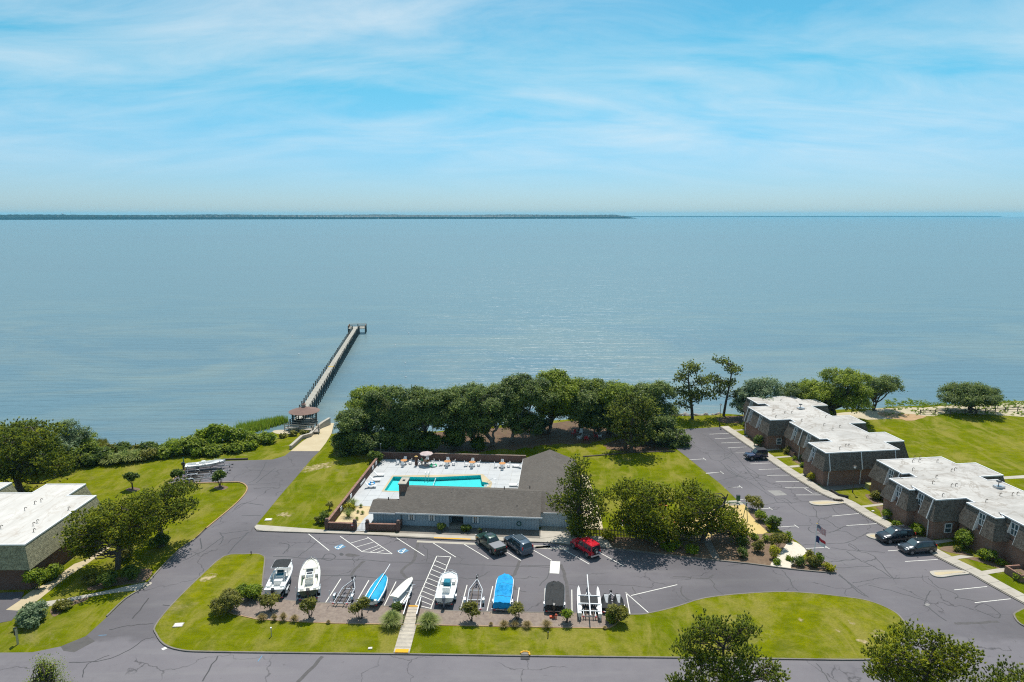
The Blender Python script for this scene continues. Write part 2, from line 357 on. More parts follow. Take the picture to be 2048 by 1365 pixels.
# pool water
t = NT('pool_water'); gl = t.node('ShaderNodeBsdfGlossy', {'Roughness': 0.05}); tp = t.node('ShaderNodeBsdfTransparent', {'Color': (0.80, 0.99, 0.99, 1)})
fr = t.node('ShaderNodeFresnel', {'IOR': 1.25}); bm_ = t.node('ShaderNodeBump', {'Height': t.noise(p if False else t.pos(), 1.6, 3), 'Strength': 0.12, 'Distance': 0.1})
t.l.new(bm_.outputs[0], gl.inputs['Normal']); t.l.new(bm_.outputs[0], fr.inputs['Normal'])
mx = t.node('ShaderNodeMixShader', {0: fr.outputs[0]}); t.l.new(tp.outputs[0], mx.inputs[1]); t.l.new(gl.outputs[0], mx.inputs[2]); t.l.new(mx.outputs[0], t.out.inputs[0])
plain('pool_plaster', (0.035, 0.56, 0.58), 0.6, var=0.08, scale=0.6)

# building skins
def brickmat(name, c1, c2, mortar, world=True):
    t = NT(name)
    g = t.node('ShaderNodeNewGeometry'); s1 = t.node('ShaderNodeSeparateXYZ', {0: g.outputs['Position']})
    h = t.math('ADD', s1.outputs['X'], s1.outputs['Y']); v = t.node('ShaderNodeCombineXYZ', {0: h, 1: s1.outputs['Z'], 2: 0.0})
    b = t.node('ShaderNodeTexBrick', {'Vector': v.outputs[0], 'Color1': (*c1, 1), 'Color2': (*c2, 1), 'Mortar': (*mortar, 1), 'Scale': 1.0, 'Mortar Size': 0.012, 'Brick Width': 0.24, 'Row Height': 0.085, 'Bias': 0.1})
    n = t.noise(t.pos(), 0.8, 5, 0.65); c = t.mix(t.rng(n, 0.35, 0.75, 0, 0.5), b.outputs['Color'], [q * 0.55 for q in c1])
    t.col(c); t.set(Roughness=0.88); t.b.inputs['Specular IOR Level'].default_value = 0.2
    t.bump(b.outputs['Fac'], 0.5, -0.015)
brickmat('brick_red', (0.20, 0.105, 0.078), (0.30, 0.17, 0.128), (0.22, 0.18, 0.15))
brickmat('brick_dark', (0.115, 0.055, 0.042), (0.175, 0.092, 0.07), (0.13, 0.11, 0.095))
def shinglemat(name, c1, c2, rowh, wid, gap, stain):
    t = NT(name)
    g = t.node('ShaderNodeNewGeometry'); s1 = t.node('ShaderNodeSeparateXYZ', {0: g.outputs['Position']})
    h = t.math('ADD', s1.outputs['X'], t.math('MULTIPLY', s1.outputs['Y'], 0.97)); v = t.node('ShaderNodeCombineXYZ', {0: h, 1: s1.outputs['Z'], 2: 0.0})
    b = t.node('ShaderNodeTexBrick', {'Vector': v.outputs[0], 'Color1': (*c1, 1), 'Color2': (*c2, 1), 'Mortar': (*gap, 1), 'Scale': 1.0, 'Mortar Size': 0.014, 'Mortar Smooth': 0.4, 'Brick Width': wid, 'Row Height': rowh, 'Bias': 0.0})
    n = t.noise(t.pos((1, 1, 0.35)), 0.9, 6, 0.7, 0.4); n2 = t.noise(t.pos(), 7.0, 3, 0.7)
    n3 = t.noise(t.pos(), 2.6, 5, 0.75)
    c = t.mix(t.rng(n, 0.42, 0.66, 0, 0.8), b.outputs['Color'], stain); c = t.mix(t.rng(n3, 0.42, 0.6, 0, 0.75), c, [q * 0.42 for q in c1]); c = t.mix(t.rng(n2, 0.45, 0.62, 0, 0.6), c, [min(1, q * 1.5) for q in c2])
    t.col(c); t.set(Roughness=0.92); t.b.inputs['Specular IOR Level'].default_value = 0.15; t.bump(b.outputs['Fac'], 0.6, -0.02)
shinglemat('mansard_shingle', (0.092, 0.074, 0.060), (0.160, 0.138, 0.114), 0.17, 0.3, (0.03, 0.026, 0.022), (0.175, 0.16, 0.142))
shinglemat('mansard_olive', (0.205, 0.195, 0.125), (0.30, 0.28, 0.18), 0.19, 0.42, (0.065, 0.06, 0.04), (0.25, 0.24, 0.165))
t = NT('roof_shingle'); p = t.pos((1, 1, 1), 0.08)
s1 = t.node('ShaderNodeSeparateXYZ', {0: p}); v = t.node('ShaderNodeCombineXYZ', {0: s1.outputs['X'], 1: s1.outputs['Y'], 2: 0.0})
b = t.node('ShaderNodeTexBrick', {'Vector': v.outputs[0], 'Color1': (0.105, 0.093, 0.082, 1), 'Color2': (0.155, 0.138, 0.122, 1), 'Mortar': (0.055, 0.048, 0.043, 1), 'Scale': 1.0, 'Mortar Size': 0.012, 'Brick Width': 0.34, 'Row Height': 0.15, 'Bias': 0.0})
n = t.noise(t.pos(), 0.35, 5, 0.65); n2 = t.noise(t.pos(), 9.0, 4, 0.75)
c = t.mix(t.rng(n, 0.35, 0.7, 0, 0.5), b.outputs['Color'], (0.165, 0.145, 0.125)); n3 = t.noise(t.pos((1, 2.2, 1), 0.08), 2.6, 4, 0.75); c = t.mix(t.rng(n3, 0.4, 0.62, 0, 0.55), c, (0.075, 0.066, 0.058)); c = t.mix(t.rng(n2, 0.4, 0.7, 0, 0.5), c, (0.06, 0.053, 0.047))
t.col(c); t.set(Roughness=0.95); t.b.inputs['Specular IOR Level'].default_value = 0.15; t.bump(n2, 0.4, 0.03)
t = NT('roof_membrane'); a = t.noise(t.pos(), 0.16, 6, 0.68, 0.9); b2 = t.noise(t.pos((0.25, 1.6, 1), 0.12), 0.7, 5, 0.7, 0.4); d = t.noise(t.pos(), 1.4, 5, 0.7, 0.3)
c = t.mix(t.rng(a, 0.38, 0.66), (0.45, 0.425, 0.395), (0.30, 0.28, 0.255)); c = t.mix(t.rng(b2, 0.5, 0.75, 0, 0.7), c, (0.51, 0.49, 0.46)); c = t.mix(t.rng(d, 0.52, 0.72, 0, 0.6), c, (0.27, 0.23, 0.19)); e_ = t.noise(t.pos(), 0.55, 6, 0.75, 1.2); c = t.mix(t.rng(e_, 0.55, 0.66, 0, 0.6), c, (0.22, 0.185, 0.15)); q_ = t.math('ABSOLUTE', t.math('SUBTRACT', t.noise(t.pos(), 0.22, 5, 0.6, 0.8), 0.5), 0.0); c = t.mix(t.rng(q_, 0.0, 0.03, 0.7, 0.0), c, (0.20, 0.165, 0.13)); gr_ = t.rng(t.noise(t.pos(), 0.09, 5, 0.65, 0.5), 0.45, 0.62); c = t.mix(t.math('MULTIPLY', gr_, 0.45), c, (0.30, 0.285, 0.265))
t.col(c); t.set(Roughness=0.7); t.bump(d, 0.15, 0.02)
t = NT('roof_membrane_bright'); a = t.noise(t.pos((1, 0.2, 1), -0.15), 0.8, 6, 0.6, 0.3); d = t.noise(t.pos(), 0.35, 6, 0.7, 0.8)
c = t.mix(t.rng(a, 0.35, 0.7), (0.53, 0.505, 0.47), (0.43, 0.405, 0.37)); c = t.mix(t.rng(d, 0.55, 0.74, 0, 0.7), c, (0.34, 0.28, 0.22)); q_ = t.math('ABSOLUTE', t.math('SUBTRACT', t.noise(t.pos((1, .3, 1), -.15), 0.3, 5, 0.6, 0.8), 0.5), 0.0); c = t.mix(t.rng(q_, 0.0, 0.02, 0.45, 0.0), c, (0.33, 0.28, 0.23))
t.col(c); t.set(Roughness=0.7)
plain('trim_white', (0.62, 0.62, 0.62), 0.5, var=0.06, scale=3)
plain('siding_blue', (0.30, 0.365, 0.41), 0.7, var=0.07, scale=1.2)
plain('siding_pale', (0.46, 0.51, 0.54), 0.7, var=0.06, scale=1.2)
plain('siding_trim', (0.17, 0.25, 0.31), 0.6, var=0.05)
t = NT('glass_dark'); t.col((0.02, 0.03, 0.035)); t.set(Roughness=0.06, IOR=1.5); t.b.inputs['Specular IOR Level'].default_value = 0.8
t = NT('glass_blue'); t.col((0.05, 0.085, 0.10)); t.set(Roughness=0.08, IOR=1.5); t.b.inputs['Specular IOR Level'].default_value = 0.8
plain('door_dark', (0.04, 0.05, 0.055), 0.5); plain('dark_metal', (0.03, 0.03, 0.032), 0.45, 0.6); plain('black_rubber', (0.018, 0.018, 0.019), 0.75)
plain('galv', (0.46, 0.48, 0.50), 0.42, 0.75, var=0.12, scale=5); plain('alu', (0.62, 0.64, 0.66), 0.3, 0.9); plain('rim_grey', (0.22, 0.22, 0.235), 0.4, 0.7); plain('chrome', (0.7, 0.7, 0.72), 0.12, 1.0)
plain('gel_white', (0.72, 0.72, 0.70), 0.22, var=0.04, scale=2, coat=0.4); plain('gel_cream', (0.68, 0.65, 0.57), 0.35, var=0.05, scale=2); plain('gel_green', (0.012, 0.06, 0.035), 0.2, coat=0.5)
plain('vinyl_white', (0.66, 0.66, 0.64), 0.5, var=0.05); plain('plastic_white', (0.72, 0.73, 0.74), 0.45); plain('motor_black', (0.02, 0.021, 0.023), 0.3, coat=0.3); plain('motor_grey', (0.13, 0.15, 0.19), 0.3, coat=0.3)
def cloth(name, c, sc=2.2, st=0.5):
    t = NT(name); n = t.noise(t.pos(world=False), sc, 6, 0.6, 0.4); n2 = t.noise(t.pos(world=False), sc * 6, 3, 0.7)
    t.col(t.mix(t.rng(n, 0.3, 0.7), [q * 0.8 for q in c], [min(1, q * 1.12) for q in c])); t.set(Roughness=0.7); t.b.inputs['Specular IOR Level'].default_value = 0.3
    t.bump(t.math('ADD', n, t.math('MULTIPLY', n2, 0.25)), min(1.0, st * 1.6), 0.22)
cloth('tarp_blue', (0.004, 0.29, 0.62)); cloth('tarp_sail', (0.010, 0.33, 0.56), 1.6, 0.35); cloth('tarp_black', (0.020, 0.021, 0.022), 1.8, 0.5); cloth('cover_teal', (0.012, 0.17, 0.24)); cloth('cover_grey', (0.34, 0.35, 0.36)); cloth('bimini_black', (0.018, 0.019, 0.021)); cloth('umbrella_tan', (0.52, 0.42, 0.40)); cloth('mesh_black', (0.028, 0.029, 0.03))
cloth('towel_blue', (0.02, 0.28, 0.62)); cloth('float_green', (0.03, 0.42, 0.20)); cloth('float_white', (0.7, 0.72, 0.70))
t = NT('wood_grey'); n = t.noise(t.pos((1, 1, 1), 0.0, False), 2.0, 5, 0.7); n2 = t.noise(t.pos(), 3.0, 4, 0.7)
t.col(t.mix(t.rng(n2, 0.3, 0.7), (0.22, 0.195, 0.165), (0.36, 0.325, 0.28))); t.set(Roughness=0.9); t.bump(n, 0.3, 0.02)
plain('wood_pale', (0.42, 0.37, 0.30), 0.85, var=0.22, scale=1.6, world=True); plain('wood_dark', (0.085, 0.066, 0.05), 0.9, var=0.3, scale=3, world=True); plain('pile_wood', (0.07, 0.082, 0.078), 0.9, var=0.35, scale=2.5, world=True)
plain('wood_orange', (0.44, 0.19, 0.052), 0.6, var=0.15, scale=5); plain('cedar', (0.16, 0.095, 0.075), 0.85, var=0.2, scale=2, world=True); plain('fence_wood', (0.075, 0.052, 0.042), 0.9, var=0.3, scale=3)
plain('bark', (0.085, 0.066, 0.052), 0.95, var=0.35, scale=4, bump=0.8); plain('bark_pale', (0.20, 0.17, 0.145), 0.95, var=0.3, scale=4, bump=0.6)
plain('pier_deck', (0.30, 0.285, 0.245), 0.9, var=0.25, scale=0.9, world=True)
plain('green_metal', (0.02, 0.11, 0.075), 0.45, 0.2); plain('green_paint', (0.03, 0.12, 0.055), 0.5); plain('box_olive', (0.32, 0.31, 0.10), 0.6, var=0.1)
plain('yellow_pad', (0.66, 0.33, 0.02), 0.7); plain('red_paint', (0.42, 0.02, 0.03), 0.5); plain('hydrant', (0.50, 0.07, 0.02), 0.5); plain('orange_pl', (0.6, 0.16, 0.02), 0.5); plain('pink_pl', (0.62, 0.18, 0.25), 0.5); plain('skyblue_pl', (0.03, 0.32, 0.62), 0.5)
plain('rock', (0.30, 0.28, 0.25), 0.95, var=0.3, scale=1.2, bump=0.8)
plain('skin', (0.42, 0.24, 0.16), 0.6); plain('dress_brown', (0.085, 0.035, 0.025), 0.85, var=0.2); plain('straw', (0.55, 0.36, 0.12), 0.9, var=0.15); plain('swim_green', (0.03, 0.25, 0.14), 0.7); plain('swim_dark', (0.05, 0.05, 0.07), 0.7); plain('hair', (0.05, 0.03, 0.02), 0.7)
plain('flag_red', (0.45, 0.02, 0.035), 0.8); plain('flag_white', (0.72, 0.70, 0.70), 0.8); plain('flag_blue', (0.02, 0.03, 0.12), 0.8)
plain('yellow_sign', (0.65, 0.42, 0.03), 0.6)
def carpaint(name, c, rough=0.25):
    t = NT(name); t.col(c); t.set(Roughness=rough, Metallic=0.25); t.b.inputs['Coat Weight'].default_value = 0.8; t.b.inputs['Coat Roughness'].default_value = 0.04
carpaint('car_green', (0.009, 0.040, 0.023)); carpaint('car_bluegrey', (0.055, 0.085, 0.118)); carpaint('car_red', (0.56, 0.006, 0.022)); carpaint('car_navy', (0.016, 0.020, 0.060)); carpaint('car_black', (0.010, 0.013, 0.020)); carpaint('car_slate', (0.026, 0.034, 0.044))
plain('tail_red', (0.45, 0.01, 0.012), 0.2, coat=0.5); plain('lamp_clear', (0.7, 0.72, 0.74), 0.12, coat=0.5); plain('plate_blue', (0.35, 0.5, 0.65), 0.4); plain('soft_top', (0.014, 0.014, 0.018), 0.85); plain('tonneau', (0.16, 0.165, 0.18), 0.6)

foliage('oak_leaf', (0.052, 0.084, 0.03), (0.2, 0.262, 0.065), (0.36, 0.4, 0.08), 0.33)
foliage('oak_bright', (0.075, 0.12, 0.018), (0.29, 0.36, 0.035), (0.43, 0.46, 0.04), 0.33)
foliage('pine_needle', (0.045, 0.068, 0.02), (0.235, 0.29, 0.03), (0.48, 0.47, 0.03), 0.33)
foliage('pine_yellow', (0.048, 0.072, 0.014), (0.305, 0.35, 0.026), (0.56, 0.53, 0.028), 0.33)
foliage('pine_dark', (0.05, 0.075, 0.028), (0.235, 0.28, 0.05), (0.42, 0.43, 0.06), 0.33)
foliage('blue_leaf', (0.090, 0.136, 0.072), (0.250, 0.330, 0.170), (0.304, 0.362, 0.189), 0.33)
foliage('shrub_leaf', (0.090, 0.143, 0.012), (0.240, 0.323, 0.018), (0.392, 0.435, 0.023), 0.33)
foliage('shrub_dark', (0.054, 0.090, 0.018), (0.143, 0.203, 0.027), (0.232, 0.290, 0.035), 0.33)
foliage('shrub_yellow', (0.180, 0.195, 0.012), (0.450, 0.420, 0.018), (0.620, 0.551, 0.022), 0.33)
foliage('shrub_olive', (0.098, 0.108, 0.021), (0.247, 0.240, 0.039), (0.392, 0.341, 0.058), 0.33)
foliage('grass_pampas', (0.135, 0.188, 0.053), (0.330, 0.390, 0.112), (0.551, 0.551, 0.203), 0.33)
foliage('grass_dry', (0.195, 0.150, 0.060), (0.405, 0.315, 0.135), (0.609, 0.478, 0.232), 0.33)
foliage('reed', (0.090, 0.165, 0.015), (0.203, 0.300, 0.022), (0.319, 0.362, 0.043), 0.33)
foliage('far_wood', (0.012, 0.030, 0.016), (0.020, 0.045, 0.022), (0.035, 0.060, 0.025), 0.33)
# ================================================================== THE SETTING
WZ = -1.3
ORD = 'first second third fourth fifth sixth seventh eighth ninth tenth eleventh twelfth thirteenth fourteenth fifteenth sixteenth'.split()
def Tr(off, s): return lambda *pts: [(off[0] + a / s, off[1] + b / s) for a, b in pts]
T1 = Tr((0, 800), 5.12); T2 = Tr((0, 1066), 5.12); T3 = Tr((340, 820), 5.12); T4 = Tr((700, 870), 5.12); T5 = Tr((1080, 800), 5.12); T6 = Tr((1400, 930), 5.12); T7 = Tr((1648, 900), 5.12); T8 = Tr((1448, 760), 5.12)
R1 = Tr((0, 800), 2.416); R2 = Tr((500, 860), 3.413); R3 = Tr((1000, 860), 3.413); R5 = Tr((1348, 1000), 2.926); R6 = Tr((500, 1100), 5.12); R7 = Tr((850, 1100), 4.763)
def structure(name, mb, mat, parent=None, kind='structure'):
    o = mb.build(name, mat, parent)
    if parent is None: o['kind'] = kind
    return o
# clubhouse axes
CO = Vector((-15.85, 91.63, 0)); CU = Vector((0.9969, -0.0788, 0)); CV = Vector((0.0788, 0.9969, 0)); CROT = math.atan2(CU.y, CU.x)
def C(u, v, z=0.0): return CO + CU * u + CV * v + Vector((0, 0, z))

# bay: one disc to the horizon
mb = MB(); n = 96; Rw = 19500.0
mb.add([(0, 60, WZ)] + [(Rw * math.cos(2 * math.pi * k / n), 60 + Rw * math.sin(2 * math.pi * k / n), WZ) for k in range(n)], [(0, 1 + k, 1 + (k + 1) % n) for k in range(n)])
structure('bay_water', mb, 'bay_water')
# ground, with a hole for the pool
pool_l = [(-5.86, 12.3), (-5.86, 18.4), (0.8, 18.55), (8.9, 20.2), (9.5, 17.3), (10.5, 16.9), (10.9, 16.0), (10.5, 15.1), (9.5, 14.7), (9.3, 12.0)]
pool = [C(u, v) for u, v in pool_l]
shore_px = [(-900, 842), (-300, 858), (0, 874), (100, 884), (180, 899), (230, 910), (283, 912), (330, 898), (400, 890), (480, 876), (545, 864), (590, 866), (640, 868), (700, 866), (840, 863), (960, 856), (1090, 841), (1200, 837), (1360, 832), (1450, 829), (1560, 826), (1748, 817), (1880, 810), (2048, 802), (2400, 795), (3000, 790)]
shore = smooth([P(a, b) for a, b in shore_px], 4, False)
shore = [Vector((p.x + random.uniform(-.5, .5), p.y + random.uniform(-.7, .7), 0)) for p in shore]
outer = shore + [Vector((700, 150, 0)), Vector((700, -160, 0)), Vector((-700, -160, 0)), Vector((-700, 120, 0))]
mb = MB(); mb.sheet([outer, list(pool)]); ground = structure('ground', mb, 'lawn')
mb = MB(); lo = offset_line(shore, 4.5); mid_ = offset_line(shore, 1.6)
mb.loft([[tuple(a), (m_.x, m_.y, -0.75), (b.x, b.y, -1.75)] for a, m_, b in zip(shore, mid_, lo)], caps=False); structure('shore_bank', mb, 'mulch')

# asphalt: one sheet for drive, lots and road
left_edge = T2((-900, 1235), (0, 1228), (330, 1225), (620, 1165), (800, 1110), (890, 1050), (1100, 860), (1290, 680), (1480, 560), (1620, 400), (1850, 170)) + T3((265, 1325), (380, 1215), (640, 1000), (760, 880), (795, 815), (780, 775), (735, 750), (650, 742), (300, 752), (-30, 757))
lot_top = [(372, 938), (385, 926), (449, 922.5), (496, 921), (545, 919.6), (570, 912), (581, 903), (639, 903)]
mid_edge = [(625, 916), (594, 953), (560, 992), (512, 1051), (509, 1056), (513, 1061.5), (526, 1064), (640, 1068), (740, 1071.5), (950, 1082), (1100, 1087), (1138, 1091.5), (1231, 1099), (1360, 1115), (1497, 1129), (1581, 1140), (1660, 1147.5), (1671.5, 1147), (1669.5, 1141), (1652, 1125), (1613, 1100), (1595, 1084), (1570, 1067), (1520, 1036), (1473, 999), (1441, 968), (1412, 945.5), (1377, 917), (1324, 876), (1307, 861.5)]
right_edge = [(1382.7, 857.6), (1441, 854.7), (1449, 860), (1508.5, 900.6), (1573, 945.5), (1643, 988.5), (1687, 1006.5), (1720, 1027), (1773, 1057), (1876.5, 1116), (1941, 1148), (1972, 1166), (2048, 1208), (2300, 1345)]
asp = poly(left_edge + lot_top + mid_edge + right_edge) + [Vector((95, 44, 0)), Vector((-110, 44, 0))]
mb = MB(); mb.sheet([asp], 0.010); asphalt = structure('asphalt', mb, 'asphalt')

# kerbs along the outer edges
def kerb(name, pts, d=0.08, h=0.13, mat='kerb_concrete', w=0.17):
    l = smooth([P(*q) for q in pts], 3, False); l = offset_line(l, d); mb = MB(); mb.strip(l, w, 0.0, h); return structure(name, mb, mat)
kerb('kerb', left_edge[6:13]); kerb('kerb', left_edge[11:], mat='brown_tan'); kerb('kerb', [(372, 938), (340, 964)], mat='brown_tan')
kerb('kerb', mid_edge[3:12], 0.08, 0.125); kerb('kerb', mid_edge[11:17], 0.08, 0.14); kerb('kerb', mid_edge[16:21], 0.08, 0.14)
mb = MB(); mb.strip([P(*q) for q in [(447, 921), (496, 919.5)]], 0.25, 0, 0.28); o = mb.build('timber_edging', 'wood_dark'); tag(o, 'low dark timber edging along the far side of the trailer lot', 'edging')

# central island: raised lawn with kerb
isl_px = [(490, 1109.5), (513, 1108.5), (526, 1112), (531, 1119), (528, 1150), (525.5, 1185), (530, 1193), (567, 1201), (646.5, 1207), (764, 1213), (816, 1216), (881, 1222), (998, 1225), (1100, 1226.5), (1261, 1230), (1299, 1227), (1351.6, 1214.5), (1410, 1197), (1498, 1187.6), (1587, 1185), (1690, 1195), (1737.6, 1203), (1778.6, 1219), (1802.5, 1236), (1815, 1262), (1800, 1295), (1765, 1316), (1727, 1322), (1567, 1320.5), (1320, 1317.5), (1050, 1314.5), (820, 1311), (600, 1308.5), (414, 1306), (360, 1302.5), (327, 1291), (311, 1270), (309, 1254), (340, 1214), (397, 1157), (447, 1114)]
isl = smooth([P(*q) for q in isl_px], 3)
def shrink(lp, d): return offset_line(lp + lp[:1], d)[:-1] if True else lp
def centroid(lp): return sum(lp, Vector((0, 0, 0))) / len(lp)
def inset(lp, d):
    n_ = len(lp); ar = sum(lp[i].x * lp[(i + 1) % n_].y - lp[(i + 1) % n_].x * lp[i].y for i in range(n_)); d = d if ar > 0 else -d; out = []
    for i in range(n_):
        t_ = lp[(i + 1) % n_] - lp[i - 1]; t_.normalize(); out.append(Vector((lp[i].x - t_.y * d, lp[i].y + t_.x * d, 0)))
    return out
isl_in = inset(isl, 0.16)
mb = MB(); mb.sheet([isl, isl_in], 0.13); n = len(isl)
mb.add([(p.x, p.y, 0.0) for p in isl] + [(p.x, p.y, 0.13) for p in isl], [(i, (i + 1) % n, n + (i + 1) % n, n + i) for i in range(n)]); structure('island_kerb', mb, 'kerb_concrete')
mb = MB(); mb.sheet([isl_in], 0.115); structure('island_lawn', mb, 'lawn')
bed_px = [(527, 1196), (567, 1203), (646.5, 1209), (764, 1215), (812, 1217.5), (885, 1224), (998, 1227), (1100, 1228.5), (1250, 1231.5), (1240, 1243), (1230, 1252), (1219, 1258.5), (1194, 1259), (1018, 1256), (875, 1253), (758, 1251), (668, 1249.4), (564.5, 1244.5), (513, 1241), (468, 1231), (447, 1221), (455, 1208), (480, 1199)]
bed = poly(bed_px); mb = MB(); mb.sheet([bed], 0.135); structure('mulch_bed', mb, 'gravel_mulch')
mb = MB(); mb.strip([P(*q) for q in reversed(bed_px[9:])], 0.10, 0.10, 0.17); structure('bed_edging', mb, 'brown_tan')
# small lawn island at the right of the road
q = [(2026, 1232), (2034, 1224), (2060, 1216), (2110, 1230), (2120, 1262), (2075, 1262), (2040, 1250)]
lp = smooth([P(*a) for a in q], 4); mb = MB(); mb.slab(lp, 0, 0.13); structure('island_kerb', mb, 'kerb_concrete'); mb = MB(); mb.sheet([inset(lp, 0.18)], 0.14); structure('island_lawn', mb, 'lawn')
# concrete noses in the lot by the townhouses
for q in (T8((872, 1260), (890, 1250), (1000, 1244), (1100, 1246), (1240, 1266), (1180, 1277), (1000, 1293), (920, 1286), (885, 1274)), T7((432, 885), (450, 870), (520, 868), (620, 905), (560, 925), (480, 910)), T7((1085, 1268), (1100, 1250), (1250, 1240), (1400, 1240), (1490, 1275), (1350, 1292), (1200, 1312), (1120, 1298))):
    lp = smooth([P(*a) for a in q], 4); mb = MB(); mb.slab(lp, 0.0, 0.14); o = structure('traffic_island', mb, 'concrete')
    mb = MB(); mb.sheet([inset(lp, 0.42)], 0.146); mb.build('island_dirt', 'ramp_concrete', o)

# pavement along the townhouses and the paths to their doors
rk = smooth([P(*q) for q in right_edge[1:]], 3, False)
ka = offset_line(rk, 0.02); kb = offset_line(rk, 1.75); mb = MB(); m = len(rk)
mb.add([(p.x, p.y, 0.13) for p in ka] + [(p.x, p.y, 0.13) for p in kb] + [(p.x, p.y, 0.0) for p in ka], [(i, i + 1, m + i + 1, m + i) for i in range(m - 1)] + [(2 * m + i, 2 * m + i + 1, i + 1, i) for i in range(m - 1)])
pav = structure('pavement', mb, 'kerb_concrete')
kc = offset_line(rk, -0.10); mb = MB(); mb.strip(kc, 0.2, 0.0, 0.10); structure('gutter_kerb', mb, 'kerb_concrete')
acc = 0.0; cuts = [(ka[0], kb[0])]
for i in range(m - 1):                                        # the pavement flags, one by one
    seg = (rk[i + 1] - rk[i]).length; k_ = 1.6 - acc
    while k_ < seg: f_ = k_ / seg; cuts.append((ka[i].lerp(ka[i + 1], f_), kb[i].lerp(kb[i + 1], f_))); k_ += 1.6
    acc = (acc + seg) % 1.6
for (a, b), (a2, b2) in zip(cuts[:-1], cuts[1:]):
    e = (a2 - a).normalized() * .018; mb = MB(); mb.slab([a + e, a2 - e, b2 - e, b + e], 0.131, 0.142 + random.uniform(0, .008)); mb.build('flagstone', 'concrete', pav)
def flatpath(name, px, mat='concrete', z=0.012, n=1): 
    lp = [P(*q) for q in px]; lp = smooth(lp, n) if n > 1 else lp; mb = MB(); mb.sheet([lp], z); return structure(name, mb, mat)
for q in (T8((85, 515), (250, 505), (275, 512), (120, 522)), T8((160, 568), (235, 568), (250, 582), (190, 585)), T8((430, 712), (560, 703), (580, 715), (445, 728)), T8((515, 790), (670, 778), (700, 790), (540, 802)), T8((655, 884), (800, 868), (880, 885), (690, 900)), T8((770, 965), (860, 955), (880, 968), (800, 985)), T7((370, 575), (600, 548), (640, 562), (410, 592)), T7((545, 700), (620, 680), (700, 700), (600, 715)), T7((1110, 930), (1290, 915), (1330, 935), (1140, 968)), T7((1285, 1100), (1400, 1078), (1540, 1098), (1350, 1122)), T7((1600, 1245), (1850, 1205), (1960, 1230), (1680, 1275))):
    flatpath('footpath', q, z=0.02)
flatpath('footpath', T8((980, 1075), (1060, 1055), (1600, 960), (1640, 985), (1560, 1070), (1480, 1095), (1080, 1140)), 'kerb_concrete', 0.014)
flatpath('footpath', [(2000, 954), (2048, 951), (2300, 945), (2300, 952), (2048, 957), (2004, 959)], z=0.014)
for q in (T7((420, 465), (470, 460), (560, 520), (600, 545), (520, 560), (470, 520)), T7((530, 585), (640, 580), (700, 620), (690, 700), (600, 690), (570, 620)), T8((690, 810), (760, 815), (840, 860), (790, 865), (740, 850)), T8((820, 985), (900, 990), (1000, 1060), (960, 1068), (890, 1050)), T7((850, 860), (900, 860), (1120, 920), (1140, 970), (1000, 960), (900, 900)), T7((1180, 1020), (1300, 980), (1440, 1050), (1540, 1085), (1400, 1075)), T7((1360, 1090), (1560, 1100), (1900, 1210), (1850, 1230), (1560, 1140)), T8((200, 580), (260, 590), (440, 690), (420, 705), (300, 650))):
    flatpath('planting_bed', q, 'mulch', 0.018, 3)
# clubhouse pavement
lp = [P(*q) for q in [(509, 1056), (513, 1061), (526, 1063.5), (640, 1067.5), (740, 1071), (950, 1081.5), (1100, 1086.5), (1138, 1090), (1225, 1097)]]
top = [C(29, -1.2), C(24.5, -1.1), C(20, -2.55), C(0.2, -2.4), C(-4.5, -2.45), C(-10.4, -2.3)] + [P(514, 1051.5)]
mb = MB(); mb.slab(lp + top, 0, 0.14); structure('pavement', mb, 'concrete')
mb = MB(); mb.strip([P(*q) + Vector((0, -0.12, 0)) for q in [(950, 1081.6), (868, 1078), (780, 1073.5)]], 0.22, 0.0, 0.146); structure('painted_kerb', mb, ['kerb_concrete'])
mb = MB(); mb.strip([P(*q) + Vector((0, -0.04, 0)) for q in T4((860, 1063), (1235, 1077))], 0.26, 0.0, 0.152); structure('painted_kerb', mb, 'paint_yellow')
mb = MB(); mb.ribbon([P(*q) + Vector((0, -0.5, 0)) for q in T4((690, 1075), (1280, 1100), (2048, 1128))] + [P(*q) + Vector((0, -.5, 0)) for q in R3((240, 792), (470, 800))], 0.55, 0.018); structure('gutter', mb, 'concrete')
mb = MB(); mb.sheet([[C(0.2, -2.4), C(20, -2.55), C(20, 0.3), C(0.2, 0.3)]], 0.146); structure('forecourt', mb, 'kerb_concrete')
mb = MB(); mb.sheet([[C(20, -2.5), C(24.5, -1.1), C(26, 1.8), C(20, 1.8)]], 0.148); structure('forecourt', mb, 'concrete')
